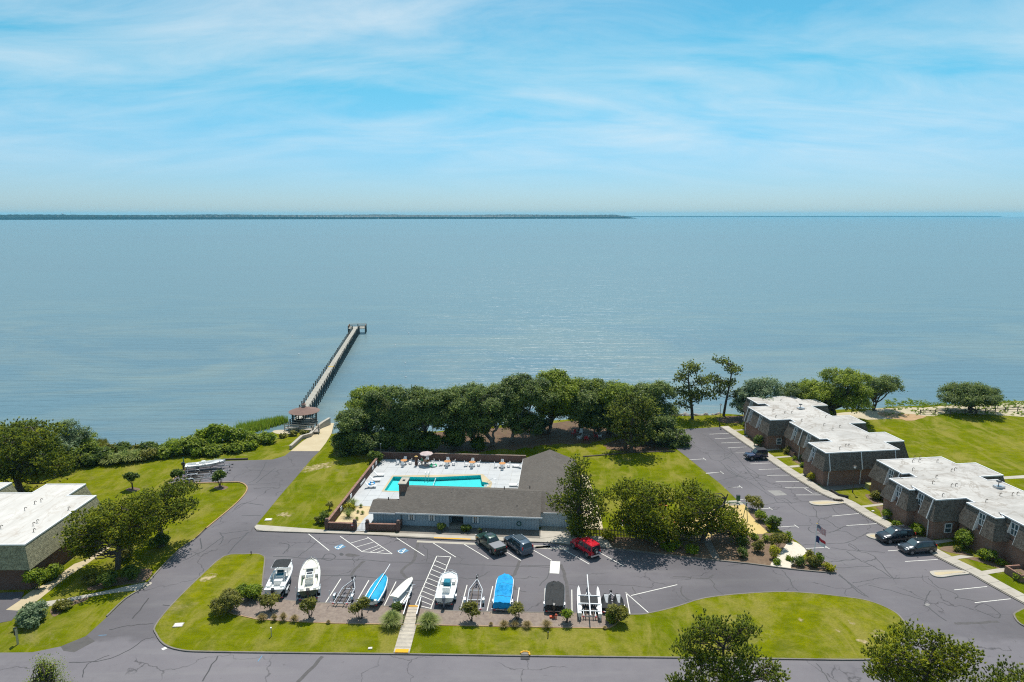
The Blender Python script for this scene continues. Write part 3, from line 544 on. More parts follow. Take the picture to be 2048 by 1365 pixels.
# ------------------------------------------------------------------ paint and seams on the asphalt
def line(px, w=0.11, mat='paint_white', z=0.016, parent=None):
    mb = MB(); mb.ribbon([P(*q) for q in px], w, z); return mb.build('parking_line', mat, parent or asphalt)
for q in [R2((400, 712), (540, 825)), R2((615, 727), (765, 833)), R2((765, 833), (972, 848)), R2((800, 732), (972, 848)), R2((1000, 738), (1190, 860)), R2((1240, 767), (1405, 870)), R2((1455, 778), (1628, 882)), R2((1700, 805), (1850, 893)), R3((215, 815), (355, 893)), R3((395, 795), (610, 918)), R3((620, 805), (845, 930)),
          R2((620, 1017), (513, 1185)), R2((812, 1027), (723, 1180)), R2((997, 1037), (915, 1203)), R2((355, 1080), (310, 1180)), R2((1482, 1060), (1437, 1228)), R2((1657, 1068), (1618, 1237)), R2((1838, 1077), (1815, 1240)), R3((308, 1083), (303, 1250)), R3((490, 1092), (492, 1255)), R3((665, 1100), (692, 1265)), R3((860, 1110), (888, 1262)), R3((855, 1110), (1018, 1253)), R3((895, 1132), (1210, 1058)),
          R2((1275, 863), (1130, 1195)), R2((1370, 868), (1275, 1110), (1235, 1218)), R2((1275, 863), (1370, 868)), R2((1130, 1195), (1240, 1222))]:
    line(q)
for q in [T4((0, 1112), (185, 1058)), T4((65, 1150), (240, 1100)), T4((120, 1195), (290, 1135)), T4((205, 1203), (320, 1155)), T4((275, 1207), (352, 1180))]: line(q, 0.09)
la, lb = R2((1275, 863), (1130, 1195)); ra, rb = R2((1370, 868), (1235, 1218))
for k in range(1, 11):
    t_ = k / 11.2; u_ = min(1, t_ * 0.96 + 0.085); line([(la[0] + (lb[0] - la[0]) * t_, la[1] + (lb[1] - la[1]) * t_), (ra[0] + (rb[0] - ra[0]) * u_, ra[1] + (rb[1] - ra[1]) * u_)], 0.09)
for q in [T6((60, 90), (220, 77)), T6((205, 65), (240, 93)), T6((255, 240), (420, 225)), T6((400, 213), (435, 240)), T6((410, 358), (590, 347)), T6((565, 335), (605, 362)), T6((580, 455), (725, 446)), T6((705, 435), (742, 462)), T6((780, 640), (990, 627)), T6((965, 615), (1010, 645)), T6((1085, 858), (1300, 846)), T6((1270, 825), (1325, 862)),
          T5((1530, 615), (1685, 606)), T5((1670, 595), (1700, 620)), T5((1700, 752), (1865, 742)), T5((1845, 730), (1880, 757)), T5((1890, 905), (2055, 893)), T5((1735, 353), (1935, 345)), T5((1790, 400), (2000, 390)), T5((1855, 443), (2060, 435)), T5((1925, 493), (2120, 483)), T5((2000, 546), (2190, 537)),
          T8((115, 750), (320, 741)), T8((190, 806), (410, 797)), T8((270, 862), (500, 852)), T8((355, 920), (590, 912)), T8((440, 980), (685, 977)), T8((530, 1045), (780, 1042)), T8((625, 1107), (865, 1107)), T8((740, 1180), (1000, 1180)), T8((825, 1112), (905, 1163), (975, 1160)),
          T7((80, 680), (360, 653)), T7((230, 777), (540, 757)), T7((655, 1036), (990, 1012)), T7((830, 1145), (1165, 1124)), R5((1640, 528), (1833, 508)), R5((1760, 603), (1970, 580))]:
    line(q, 0.10)
line(T2((1010, 1052), (1090, 1048)), 0.10, 'paint_blue'); line(R6((80, 1145), (125, 1085)), 0.10, 'paint_blue')
def patch(name, px, mat, z=0.014):
    mb = MB(); mb.sheet([[P(*q) for q in px]], z); return mb.build(name, mat, asphalt)
patch('concrete_patch', R3((345, 897), (411, 900), (404, 983), (338, 980)), 'paint_white', 0.022)
patch('asphalt_patch', T6((690, 265), (820, 262), (895, 310), (770, 318)), 'patch_light'); patch('asphalt_patch', T2((620, 1165), (890, 1055), (975, 1110), (900, 1150), (760, 1225), (650, 1210)), 'patch_dark')
patch('concrete_patch', T2((1650, 1190), (1690, 1170), (1715, 1185), (1670, 1205)), 'paint_white', 0.020); patch('manhole_cover', R5((1465, 612), (1480, 606), (1500, 612), (1490, 622), (1475, 622)), 'patch_light', 0.02)
patch('oil_stain', smooth([(*q, 0) for q in R2((610, 848), (622, 840), (640, 850), (630, 860), (615, 858))], 4)and [(q.x, q.y) for q in smooth([(*q, 0) for q in R2((610, 848), (622, 840), (640, 850), (630, 860), (615, 858))], 4)], 'tar', 0.0145)
patch('oil_stain', [(q.x, q.y) for q in smooth([(*q, 0) for q in R2((650, 855), (668, 845), (720, 850), (750, 862), (700, 866), (665, 865))], 4)], 'tar_pale', 0.0146)
# wheelchair symbols
for (cxp, cyp) in (T4((540, 1190))[0], R2((612, 800))[0]):
    b = P(cxp, cyp); mb = MB(); s_ = 1.0; ang = math.radians(-48); R_ = Matrix.Rotation(ang, 3, 'Z')
    g = lambda x, y: b + R_ @ Vector((x, y, 0))
    mb.sheet([[g(-.55, -.62), g(.55, -.62), g(.55, .62), g(-.55, .62)]], 0.017); o = mb.build('wheelchair_square', 'paint_blue', asphalt)
    mb = MB(); ring = [g(-.05 + .36 * math.cos(a), -.22 + .36 * math.sin(a)) for a in np.linspace(math.radians(150), math.radians(400), 14)]
    mb.ribbon(ring, 0.10, 0.021); mb.ribbon([g(-.12, .5), g(-.08, .02), g(.26, .0), g(.40, -.42), g(.52, -.38)], 0.13, 0.0215); mb.ribbon([g(-.1, .22), g(.2, .2)], 0.10, 0.022)
    mb.sheet([[g(-.13 + .11 * math.cos(a), .52 + .11 * math.sin(a)) for a in np.linspace(0, 5.6, 9)]], 0.0225); mb.build('wheelchair_symbol', 'paint_white', o)
# sealed cracks
cracks = [T6(*c_) for c_ in ([(270, 0), (350, 70), (480, 160), (620, 250), (720, 320), (870, 380), (960, 450), (1040, 500), (1120, 530), (1210, 530)], [(1150, 430), (1195, 490), (1190, 530), (1220, 560), (1210, 590), (1240, 615), (1330, 620)], [(1220, 560), (1300, 545), (1350, 525)], [(1240, 545), (1310, 575), (1400, 640), (1440, 650), (1340, 690), (1180, 700), (1110, 660), (1120, 640)], [(780, 690), (870, 660), (1010, 625), (1170, 620)], [(1440, 650), (1530, 620)], [(1400, 675), (1500, 690), (1600, 740), (1680, 715), (1730, 690)], [(1050, 825), (1300, 810), (1510, 795), (1620, 750)], [(1510, 795), (1600, 850), (1620, 880), (1560, 880), (1350, 850)], [(1620, 880), (1800, 890), (1890, 900)], [(1500, 885), (1560, 930), (1680, 1000), (1810, 1060), (1970, 1160), (2048, 1160)], [(1560, 1215), (1700, 1190), (1810, 1165), (1970, 1160)], [(1380, 1060), (1500, 1050), (1800, 1040)], [(1680, 990), (1770, 975), (1800, 945)], [(1320, 1000), (1420, 985), (1600, 965)], [(1420, 1120), (1480, 1170), (1560, 1250), (1630, 1310), (1700, 1350)], [(840, 1080), (910, 1160), (950, 1240), (1010, 1300)], [(90, 1165), (150, 1220), (140, 1250), (230, 1320), (290, 1355)], [(0, 1160), (80, 1165), (130, 1120)], [(200, 160), (320, 130), (420, 120), (540, 140), (600, 115), (540, 60), (440, 0)], [(760, 340), (800, 385), (960, 385), (1130, 375)], [(600, 420), (700, 405), (800, 385)], [(820, 340), (880, 350), (940, 400)], [(590, 190), (700, 230), (790, 235), (840, 240)], [(540, 165), (640, 165), (720, 190), (850, 240), (980, 260)], [(1360, 440), (1380, 480), (1430, 510)])]
cracks += [R2(*c_) for c_ in ([(160, 865), (500, 880), (760, 890), (1080, 908), (1380, 915), (1720, 930), (2048, 940)], [(190, 1000), (420, 1000), (700, 995), (960, 1020), (1260, 1030)], [(325, 870), (420, 795), (480, 740)], [(200, 775), (250, 780), (265, 800), (225, 850)], [(490, 885), (520, 850), (580, 857), (555, 890), (490, 885)], [(1180, 790), (1215, 830), (1205, 900)], [(1430, 1010), (1530, 1015), (1640, 970)], [(1810, 1090), (1890, 1110)])]
cracks += [R1(*c_) for c_ in ([(1100, 745), (1200, 640)], [(965, 670), (975, 720)], [(790, 990), (860, 1000)], [(530, 1110), (640, 1090), (740, 1080)], [(330, 1270), (500, 1260), (620, 1210), (700, 1160), (740, 1150)], [(640, 1060), (720, 960)], [(880, 780), (1000, 720), (1080, 660)], [(1060, 640), (1080, 670), (1060, 700)], [(1060, 650), (1200, 630)], [(1130, 530), (1180, 500), (1270, 510)], [(1200, 410), (1340, 400)], [(1290, 300), (1240, 380), (1200, 400)], [(1330, 330), (1240, 400)], [(1170, 560), (1260, 560)], [(820, 1010), (900, 1000)], [(400, 1340), (420, 1280), (520, 1240)], [(980, 1360), (1050, 1240)])]
cracks += [R5(*c_) for c_ in ([(960, 440), (1030, 490), (1110, 550), (1140, 570)], [(1280, 460), (1490, 450)], [(1490, 460), (1540, 510), (1600, 530), (1660, 560), (1640, 580)], [(1140, 500), (1300, 540), (1470, 590)], [(1470, 620), (1500, 640), (1590, 710)], [(1500, 530), (1480, 570), (1465, 620)], [(1760, 630), (1820, 610), (1910, 670), (1880, 690), (1760, 640)], [(1640, 570), (1800, 600)], [(830, 955), (870, 1000), (910, 1065)], [(40, 520), (50, 560), (130, 605)], [(1020, 260), (1080, 300), (1170, 330), (1280, 460)])]
cracks += [R3(*c_) for c_ in ([(470, 1055), (800, 1060), (1040, 1080)], [(900, 1070), (940, 1130), (970, 1150)], [(1160, 1010), (1420, 1015), (1450, 990)], [(270, 1065), (330, 1000), (335, 950)], [(1240, 1070), (1240, 1120), (1300, 1180)], [(150, 930), (340, 925)], [(1180, 1000), (1310, 1010)])]
cracks += [T8(*c_) for c_ in ([(0, 700), (100, 760), (200, 880), (300, 1000), (420, 1130)], [(0, 790), (90, 740), (240, 680)], [(90, 760), (60, 700)], [(200, 880), (280, 960), (380, 980), (520, 960)], [(0, 910), (60, 930), (150, 990), (300, 1030)])] + [T5(*c_) for c_ in ([(1500, 390), (1600, 480), (1720, 520), (1880, 525), (1960, 570), (1840, 630)], [(1720, 560), (1760, 610), (1840, 630), (1900, 700), (1970, 760), (2048, 790)], [(1880, 610), (1920, 590), (2000, 650)], [(1600, 330), (1720, 380), (1820, 460), (1890, 520)])]
mb = MB(); mbp = MB()
for c_ in cracks:
    pts = smooth([P(*q) for q in c_], 5, False); pts = [Vector((p.x + random.gauss(0, .05), p.y + random.gauss(0, .07), 0)) for p in pts]
    mb.ribbon(pts, random.uniform(0.09, 0.15), 0.0130 + random.random() * 0.0008)
for c_ in [R2((1150, 755), (1130, 850), (1110, 900), (1045, 950), (1040, 980), (1070, 1010)), R2((1840, 895), (1810, 980), (1790, 1010), (1810, 1090)), R2((780, 895), (720, 950), (690, 1000)), R1((1440, 1365), (1560, 1240)), R3((415, 920), (440, 990), (455, 1060), (470, 1240)), R5((1640, 722), (1760, 722), (1900, 712))]:
    pts = smooth([P(*q) for q in c_], 5, False); mbp.ribbon([Vector((p.x + random.gauss(0, .04), p.y + random.gauss(0, .04), 0)) for p in pts], 0.4, 0.0122)
o = mb.build('crack_sealant', 'tar', asphalt); o['kind'] = 'stuff'; o = mbp.build('trench_patch', 'tar_pale', asphalt); o['kind'] = 'stuff'
# ------------------------------------------------------------------ other ground covers
def cover(name, px, mat, z, n=4, rag=0.0):
    lp = smooth([P(*q) for q in px], n)
    if rag: lp = [Vector((p.x + random.uniform(-rag, rag), p.y + random.uniform(-rag, rag) * 1.3, 0)) for p in lp]
    mb = MB(); mb.sheet([lp], z); return structure(name, mb, mat)
cover('leaf_litter', [(668, 880), (700, 868), (840, 866), (960, 860), (1090, 846), (1200, 841), (1300, 838), (1330, 848), (1290, 858), (1250, 868), (1190, 886), (1110, 890), (1060, 896), (980, 903), (900, 905), (820, 904), (740, 903), (700, 896)], 'leaf_litter', 0.008, 5, 0.6)
cover('leaf_litter', T5((650, 460), (900, 400), (1200, 420), (1420, 480), (1300, 525), (1000, 535), (760, 520)), 'leaf_litter', 0.009, 5, 0.5)
cover('leaf_litter', [(1440, 835), (1520, 832), (1560, 834), (1520, 842), (1450, 846)], 'leaf_litter', 0.008, 4, .4)
cover('beach_sand', [(1650, 829), (1748, 819), (1880, 812), (2048, 804), (2400, 797), (3000, 792), (3000, 822), (2400, 824), (2048, 832), (1930, 828), (1840, 832), (1780, 838), (1700, 838)], 'beach', 0.012, 4, 0.8)
cover('sand_patch', T8((1560, 340), (1640, 330), (1840, 350), (2040, 365), (2020, 395), (1900, 415), (1750, 400), (1620, 375)), 'brown_tan', 0.016, 4, .3)
cover('sand_strip', [(545, 863), (560, 860), (585, 862), (580, 868), (555, 868)], 'beach', 0.012)
for q in [R1((965, 880), (1000, 850), (1050, 848), (1040, 865), (990, 882)), R1((1330, 555), (1370, 545), (1415, 550), (1390, 568)), R5((1150, 790), (1180, 770), (1240, 780), (1245, 800), (1200, 845), (1170, 820)), R5((1065, 830), (1100, 820), (1140, 835), (1120, 850)), R5((1010, 713), (1030, 710), (1058, 730), (1040, 737)), R5((945, 768), (965, 765), (980, 778), (965, 783)), R5((725, 705), (745, 700), (768, 720), (745, 728)), T3((1670, 470), (1740, 400), (1830, 440), (1760, 480)), T3((1370, 590), (1500, 560), (1640, 540), (1660, 580), (1480, 620), (1390, 640))]:
    lp = [(v.x, v.y) for v in smooth([(a, b, 0) for a, b in q], 3)]; on_isl = lp[0][1] > 1105
    W3 = [P(*q_) for q_ in lp]; ce = centroid(W3); z_ = 0.122 if on_isl else 0.012; n_ = len(W3); rings = [[ce + (p_ - ce) * f_ for p_ in W3] for f_ in (1.35, 1.0, .6)]
    V_ = [(p_.x, p_.y, z_) for rg in rings for p_ in rg] + [(ce.x, ce.y, z_)]; ed = [0.0] * n_ + [.33] * n_ + [.5] * n_ + [.6]
    mb = MB(); mb.add(V_, [(k_ * n_ + i, k_ * n_ + (i + 1) % n_, (k_ + 1) * n_ + (i + 1) % n_, (k_ + 1) * n_ + i) for k_ in range(2) for i in range(n_)] + [(2 * n_ + i, 2 * n_ + (i + 1) % n_, 3 * n_) for i in range(n_)]); o = structure('bare_patch', mb, 'dirt_patch'); at = o.data.attributes.new('edge', 'FLOAT', 'POINT'); at.data.foreach_set('value', ed)
# bed between clubhouse trees and the lot, shell gravel, playground sand
cover('mulch_bed', [(1205, 1090), (1231, 1097), (1360, 1113.5), (1497, 1127.5), (1560, 1135), (1575, 1110), (1590, 1086), (1565, 1068), (1510, 1068), (1440, 1066), (1390, 1085), (1300, 1080), (1225, 1074)], 'mulch', 0.012, 2)
cover('shell_bed', T6((720, 1030), (790, 940), (840, 880), (900, 800), (985, 795), (1090, 875), (1080, 910), (990, 980), (930, 1060), (830, 1045)), 'shell_gravel', 0.018, 3)
cover('mulch_bed', T6((930, 1055), (1000, 990), (1150, 960), (1290, 1000), (1380, 1085), (1385, 1105), (1150, 1088)), 'mulch', 0.019, 3)
cover('play_sand', [(1330, 1060), (1380, 1040), (1440, 1012), (1475, 1004), (1500, 1020), (1540, 1062), (1500, 1069), (1440, 1066), (1390, 1084)], 'play_sand', 0.020, 2)
cover('footpath', [(1405, 1080), (1420, 1078), (1440, 1118), (1425, 1117)], 'kerb_concrete', 0.022, 1)
mb = MB(); mb.sheet([[C(25.9, 21.8), C(27.2, 21.8), C(28.6, 8), C(28.8, 1), C(25.9, 1)]], 0.012); structure('footpath', mb, 'ramp_concrete')
cover('play_bed', T6((500, 470), (560, 470), (720, 690), (640, 640), (520, 520)), 'shrub_dark' if False else 'mulch', 0.024, 2)
cover('footpath', T6((240, 372), (400, 365), (440, 395), (440, 410), (250, 400)), 'concrete', 0.026, 1)
mb = MB(); mb.strip([P(*q) for q in T5((440, 585), (700, 565), (900, 545), (1200, 535), (1380, 530))], 0.25, 0, 0.16); o = mb.build('timber_edging', 'wood_dark'); tag(o, 'long dark timber border between the green lawn and the shaded tree area', 'edging')
# left: paths by the townhouse
cover('footpath', T2((60, 790), (200, 690), (330, 590), (560, 480), (600, 440), (760, 320), (900, 270), (1080, 140), (1200, 100), (1100, 170), (920, 300), (800, 380), (640, 490), (480, 620), (350, 720), (200, 795)), 'ramp_concrete', 0.014, 2)
cover('footpath', T2((350, 720), (500, 700), (800, 650), (1200, 570), (1480, 510), (1560, 515), (1450, 585), (1250, 605), (900, 660), (560, 740), (330, 780)), 'concrete', 0.016, 2)
cover('asphalt_court', T2((-400, 640), (0, 615), (250, 605), (210, 690), (60, 790), (200, 800), (120, 900), (-400, 1000)), 'asphalt', 0.018, 1)
cover('mulch_bed', T2((520, 780), (700, 700), (900, 650), (870, 700), (700, 760), (560, 860)), 'mulch', 0.012, 3); cover('mulch_bed', T2((900, 560), (1180, 470), (1400, 380), (1560, 380), (1480, 500), (1200, 540), (960, 590)), 'mulch', 0.012, 3)
# boat ramp
rampL = [P(581, 903), P(604, 884), P(628, 868)]; rampR = [P(639, 903), P(652, 886), P(663, 868)]
eL, eR = P(646, 847, WZ + .1), P(668, 847, WZ + .1); e2L = eL + (eL - rampL[2]) * .5; e2R = eR + (eR - rampR[2]) * .5; e2L.z = e2R.z = WZ - 1
mb = MB(); L_ = rampL + [eL, e2L]; R_ = rampR + [eR, e2R]
for q in L_[:3] + R_[:3]: q.z = 0.03
mb.add([tuple(q) for q in L_ + R_], [(i, i + 5, i + 6, i + 1) for i in range(4)]); ramp = structure('boat_ramp', mb, 'ramp_concrete')
def ramp_wall(pts, label, w=0.5, h=0.75):
    r_ = thing('ramp_wall', label, 'wall'); mb = MB(); mb.strip(pts, w * .8, WZ - .5, h - .14); mb.build('wall', 'concrete', r_); mb = MB(); mb.strip(pts, w * 1.15, h - .138, h); mb.build('coping', 'concrete', r_)
ramp_wall([P(*q) for q in T3((1235, 405), (1350, 300), (1440, 275), (1505, 205))], 'grey concrete wall curving along the upper edge of the boat ramp')
ramp_wall([P(*q) for q in T3((1515, 185), (1560, 150), (1635, 105))], 'short concrete wall beside the water end of the boat ramp', .5, .55)

# ------------------------------------------------------------------ pool, deck, slabs
def clip_keep(poly_, a, b, keep_left):
    out = []; n_ = len(poly_); d = b - a
    side = lambda p: (d.x * (p.y - a.y) - d.y * (p.x - a.x)) * (1 if keep_left else -1)
    for i in range(n_):
        p, q_ = poly_[i], poly_[(i + 1) % n_]; sp_, sq = side(p), side(q_)
        if sp_ >= 0: out.append(p)
        if (sp_ > 0 > sq) or (sp_ < 0 < sq): out.append(p + (q_ - p) * (sp_ / (sp_ - sq)))
    return out
hull_l = [(-6.2, 11.95), (9.7, 11.65), (11.25, 14.7), (11.25, 17.1), (9.25, 20.6), (8.9, 20.6), (-6.2, 18.8)]
hull = [Vector((u, v, 0)) for u, v in hull_l]
mb = MB(); mb.sheet([[C(-10.1, 6.2), C(16.2, 6.2), C(16.2, 26.6), C(-10.1, 26.6)], [C(u, v) for u, v in hull_l]], 0.012); deck = structure('pool_deck', mb, 'concrete')
du, dv = 26.3 / 13, 2.04
k0 = 0
for i in range(13):
    for j in range(10):
        u0, v0 = -10.1 + i * du, 6.2 + j * dv; g_ = 0.014
        piece = [Vector((u0 + g_, v0 + g_, 0)), Vector((u0 + du - g_, v0 + g_, 0)), Vector((u0 + du - g_, v0 + dv - g_, 0)), Vector((u0 + g_, v0 + dv - g_, 0))]
        if u0 + du > 16.3 or v0 + dv > 26.7: continue
        outp = []; cur = piece
        for e in range(len(hull)):
            a, b = hull[e], hull[(e + 1) % len(hull)]; ou = clip_keep(cur, a, b, False)
            if len(ou) > 2: outp.append(ou)
            cur = clip_keep(cur, a, b, True)
            if len(cur) < 3: break
        mb = MB(); zt = 0.035 + random.uniform(0, .006)
        for q in outp:
            if len(q) > 2 and abs(sum(q[k].x * q[(k + 1) % len(q)].y - q[(k + 1) % len(q)].x * q[k].y for k in range(len(q)))) > 0.01: mb.slab([C(p.x, p.y) for p in q], 0.013, zt)
        if mb.f: mb.build('slab', 'deck_concrete', deck)
swim = thing('swimming_pool', 'turquoise outdoor swimming pool in the pale concrete deck', 'pool', (0, 0, 0))
mb = MB(); mb.sheet([[C(u, v) for u, v in hull_l], pool], 0.055); mb.strip([C(u, v) for u, v in hull_l + hull_l[:1]], 0.02, 0.0, 0.0545); mb.build('coping', 'ramp_concrete', swim)
mb = MB(); n = len(pool); mb.add([(p.x, p.y, 0.054) for p in pool] + [(p.x, p.y, -.66) for p in pool], [(n + i, n + (i + 1) % n, (i + 1) % n, i) for i in range(n)]); mb.sheet([pool], -.62); mb.build('basin', 'pool_plaster', swim)
mb = MB(); mb.sheet([inset(pool, 0.004)], -0.12); mb.build('water', 'pool_water', swim)
mb = MB(); a, b = C(1.75, 12.1, -.08), C(1.4, 18.7, -.08); mb.tube([a, b], 0.03, 6); mb.build('lap_rope', 'plastic_white', swim)
for k in range(9):
    mb = MB(); q = a.lerp(b, (k + .5) / 9); mb.lathe([(0, -.09), (.08, -.05), (.1, 0), (.08, .05), (0, .09)], q, 8); mb.build('rope_float', 'plastic_white', swim, True)
for du_ in (0, 0.55):
    mb = MB(); b0 = C(-.35 + du_, 18.35); mb.tube([b0 + CV * .75 + Vector((0, 0, .04)), b0 + CV * .75 + Vector((0, 0, .8)), b0 + CV * .45 + Vector((0, 0, .95)), b0 + Vector((0, 0, .85)), b0 + CV * -.12 + Vector((0, 0, -1))], 0.03, 6); mb.build('ladder_rail', 'alu', swim)
for dv_ in (15.2, 16.8):
    mb = MB(); mb.tube([C(11.9, dv_, .04), C(11.9, dv_, .8), C(11.3, dv_, .85), C(10.4, dv_, .2)], 0.03, 6); mb.build('handrail', 'alu', swim)
for k in range(3):
    mb = MB(); mb.box(C(10.2 + k * .25, 16.0, -.35 - .0 + .09 * k), (.5, 1.5 - .2 * k, .2), CROT); mb.build('step', 'deck_concrete', swim)
# garden by the gate and walk
mb = MB(); mb.sheet([[C(-10, -1.8), C(-6.2, -1.8), C(-6.0, 2), C(-4.9, 6.2), C(-10, 6.2)]], 0.012); structure('garden_bed', mb, 'sand')
mb = MB(); mb.sheet([[C(-6.15, -2.3), C(-4.5, -2.3), C(-4.5, 6.25), C(-4.95, 6.25), C(-6.0, 2)]], 0.15); structure('footpath', mb, 'deck_concrete')

# ------------------------------------------------------------------ far shores
def far_shore(px0, px1, ybase, top, seed, label_name='far_shore', n=420, rows=3):
    r = np.random.default_rng(seed); mb = MB()
    a = P(px0[0], px0[1], WZ); b = P(px1[0], px1[1], WZ); d = (b - a); L = d.length; d.normalize(); nn = Vector((-d.y, d.x, 0))
    for row in range(rows):
        secs = []
        for i in range(n + 1):
            t_ = i / n; p = a + d * (L * t_) + nn * (row * 90.0)
            e = min(1.0, (1 - t_) * 45 + 0.12) * (1.0)
            h = top * e * (0.78 + 0.10 * row + 0.10 * r.random()) + top * .06 * math.sin(t_ * 37 + row)
            secs.append([(p.x, p.y, WZ - .2), (p.x + nn.x * 6, p.y + nn.y * 6, WZ + h * .62), (p.x + nn.x * 25, p.y + nn.y * 25, WZ + h), (p.x + nn.x * 60, p.y + nn.y * 60, WZ + h * .8), (p.x + nn.x * 80, p.y + nn.y * 80, WZ - .2)])
        mb.loft(secs, caps=False)
    o = mb.build(label_name, 'far_wood'); o['kind'] = 'stuff'; return o
fs = far_shore((-900, 442.0), (1275, 437.6), 0, 44.0, 3, 'far_woodland', 520)
fs2 = far_shore((1230, 434.4), (2010, 434.0), 0, 21.0, 4, 'distant_shore', 300, 2)
for k in range(9):                                            # white houses far along the shore
    t_ = .44 + .06 * k + random.uniform(-.02, .02); a = P(-900, 442.0, WZ); b = P(1267, 437.6, WZ); p = a.lerp(b, t_)
    g_ = thing('far_house', f'tiny pale house on the far wooded shore, {ORD[k]} from the left', 'house', (p.x, p.y - 18, WZ - .1), random.random(), 'houses on the far shore'); w_ = random.uniform(8, 14)
    mb = MB(); mb.box((0, 0, 3.2), (w_, 9, 6.6)); mb.build('wall', 'trim_white', g_); mb = MB(); mb.add([(-w_ / 2 - .5, -5, 6.4), (w_ / 2 + .5, -5, 6.4), (w_ / 2 + .5, 5, 6.4), (-w_ / 2 - .5, 5, 6.4), (-w_ / 2, 0, 9), (w_ / 2, 0, 9)], [(0, 1, 5, 4), (2, 3, 4, 5), (0, 4, 3), (1, 2, 5)]); mb.build('roof', 'roof_shingle', g_)
p = P(84, 440, WZ); g_ = thing('water_tower', 'small water tower above the trees of the far shore', 'tower', (p.x, p.y + 300, WZ)); mb = MB(); mb.tube([(0, 0, 0), (0, 0, 52)], [2, 2], 8); mb.build('shaft', 'galv', g_); mb = MB(); mb.lathe([(0, 50), (7, 52), (9, 56), (6, 60), (0, 61)], n=12); mb.build('tank', 'galv', g_)
p = P(102, 440, WZ); g_ = thing('radio_mast', 'thin radio mast rising over the far wooded shore', 'mast', (p.x, p.y + 300, WZ)); mb = MB(); mb.tube([(0, 0, 0), (0, 0, 88)], [1.4, .8], 5); mb.build('pole', 'galv', g_); mb = MB(); mb.box((0, 0, .4), (5, 5, .8)); mb.build('base', 'concrete', g_)
# ================================================================== VEGETATION
def np_mesh(name, V, Fc, mat, parent=None, tint=None, kind=None):
    V = np.asarray(V, np.float32); Fc = np.asarray(Fc, np.int32); k = Fc.shape[1]; nf = len(Fc)
    me = bpy.data.meshes.new(name); me.vertices.add(len(V)); me.vertices.foreach_set('co', V.ravel())
    me.loops.add(nf * k); me.loops.foreach_set('vertex_index', Fc.ravel()); me.polygons.add(nf)
    me.polygons.foreach_set('loop_start', np.arange(0, nf * k, k, dtype=np.int32))
    try: me.polygons.foreach_set('loop_total', np.full(nf, k, np.int32))
    except Exception: pass
    if tint is not None:
        at = me.attributes.new('tint', 'FLOAT', 'FACE'); at.data.foreach_set('value', np.asarray(tint, np.float32))
    me.materials.append(M[mat]); me.update(calc_edges=True)
    o = bpy.data.objects.new(name, me); COL.objects.link(o)
    if parent is not None: o.parent = parent
    if kind: o['kind'] = kind
    return o
def unit(a): return a / np.maximum(np.linalg.norm(a, axis=1, keepdims=True), 1e-9)
def surf_points(blobs, dens, r, up=0.25, fill=0.25):
    """points spread through the shell of a union of ellipsoids; returns position, outward direction, blob index"""
    PS, NS, BI = [], [], []
    for bi, (c, q) in enumerate(blobs):
        q = np.array(q, float); c = np.array(c, float)
        area = 4 * math.pi * (((q[0] * q[1]) ** 1.6 + (q[0] * q[2]) ** 1.6 + (q[1] * q[2]) ** 1.6) / 3) ** (1 / 1.6)
        n = max(6, int(area * dens)); d = unit(r.normal(size=(n, 3))); d[:, 2] = np.where((d[:, 2] < -0.15) & (r.random(n) < 0.55 + up), -d[:, 2], d[:, 2])
        rad = np.where(r.random(n) < fill, r.uniform(0.35, 0.8, n), r.uniform(0.8, 1.04, n))
        p = c + d * q * rad[:, None]; nn = unit(d / q); keep = np.ones(n, bool)
        for bj, (c2, q2) in enumerate(blobs):
            if bj != bi: keep &= (((p - np.array(c2)) / np.array(q2)) ** 2).sum(1) > 0.62
        PS.append(p[keep]); NS.append(nn[keep]); BI.append(np.full(keep.sum(), bi))
    return np.concatenate(PS), np.concatenate(NS), np.concatenate(BI)
def leaf_quads(c, nrm, size, r, asp=0.55):
    n = len(c); a = unit(np.cross(nrm, r.normal(size=(n, 3)))); b = np.cross(nrm, a); s = size[:, None]
    V = np.stack([c - a * s, c - b * s * asp, c + a * s, c + b * s * asp], 1).reshape(-1, 3); Fc = np.arange(4 * n).reshape(n, 4); return V, Fc
def leaf_crown(name, blobs, mat, parent, r, dens=2.2, clump=0.55, per=16, size=0.2, up=0.25, zmin=0.1, fill=0.25):
    p, nn, bi = surf_points(blobs, dens, r, up, fill); m = len(p)
    bt = r.uniform(-.12, .12, len(blobs)); ct = np.clip(r.normal(0.42, 0.16, m) + bt[bi], 0, 0.9)
    off = r.normal(size=(m, per, 3)) * clump * 0.5; c = (p[:, None] + off); nl = unit((nn[:, None] * 0.7 + np.array([0, 0, .45]) + r.normal(size=(m, per, 3)) * 0.5).reshape(-1, 3))
    c = c.reshape(-1, 3); c[:, 2] = np.maximum(c[:, 2], zmin); sz = size * r.uniform(0.6, 1.35, len(c))
    tint = np.clip(np.repeat(ct, per) + r.normal(0, .16, len(c)), 0, 1)
    V, Fc = leaf_quads(c, nl, sz, r); return np_mesh(name, V, Fc, mat, parent, tint), p
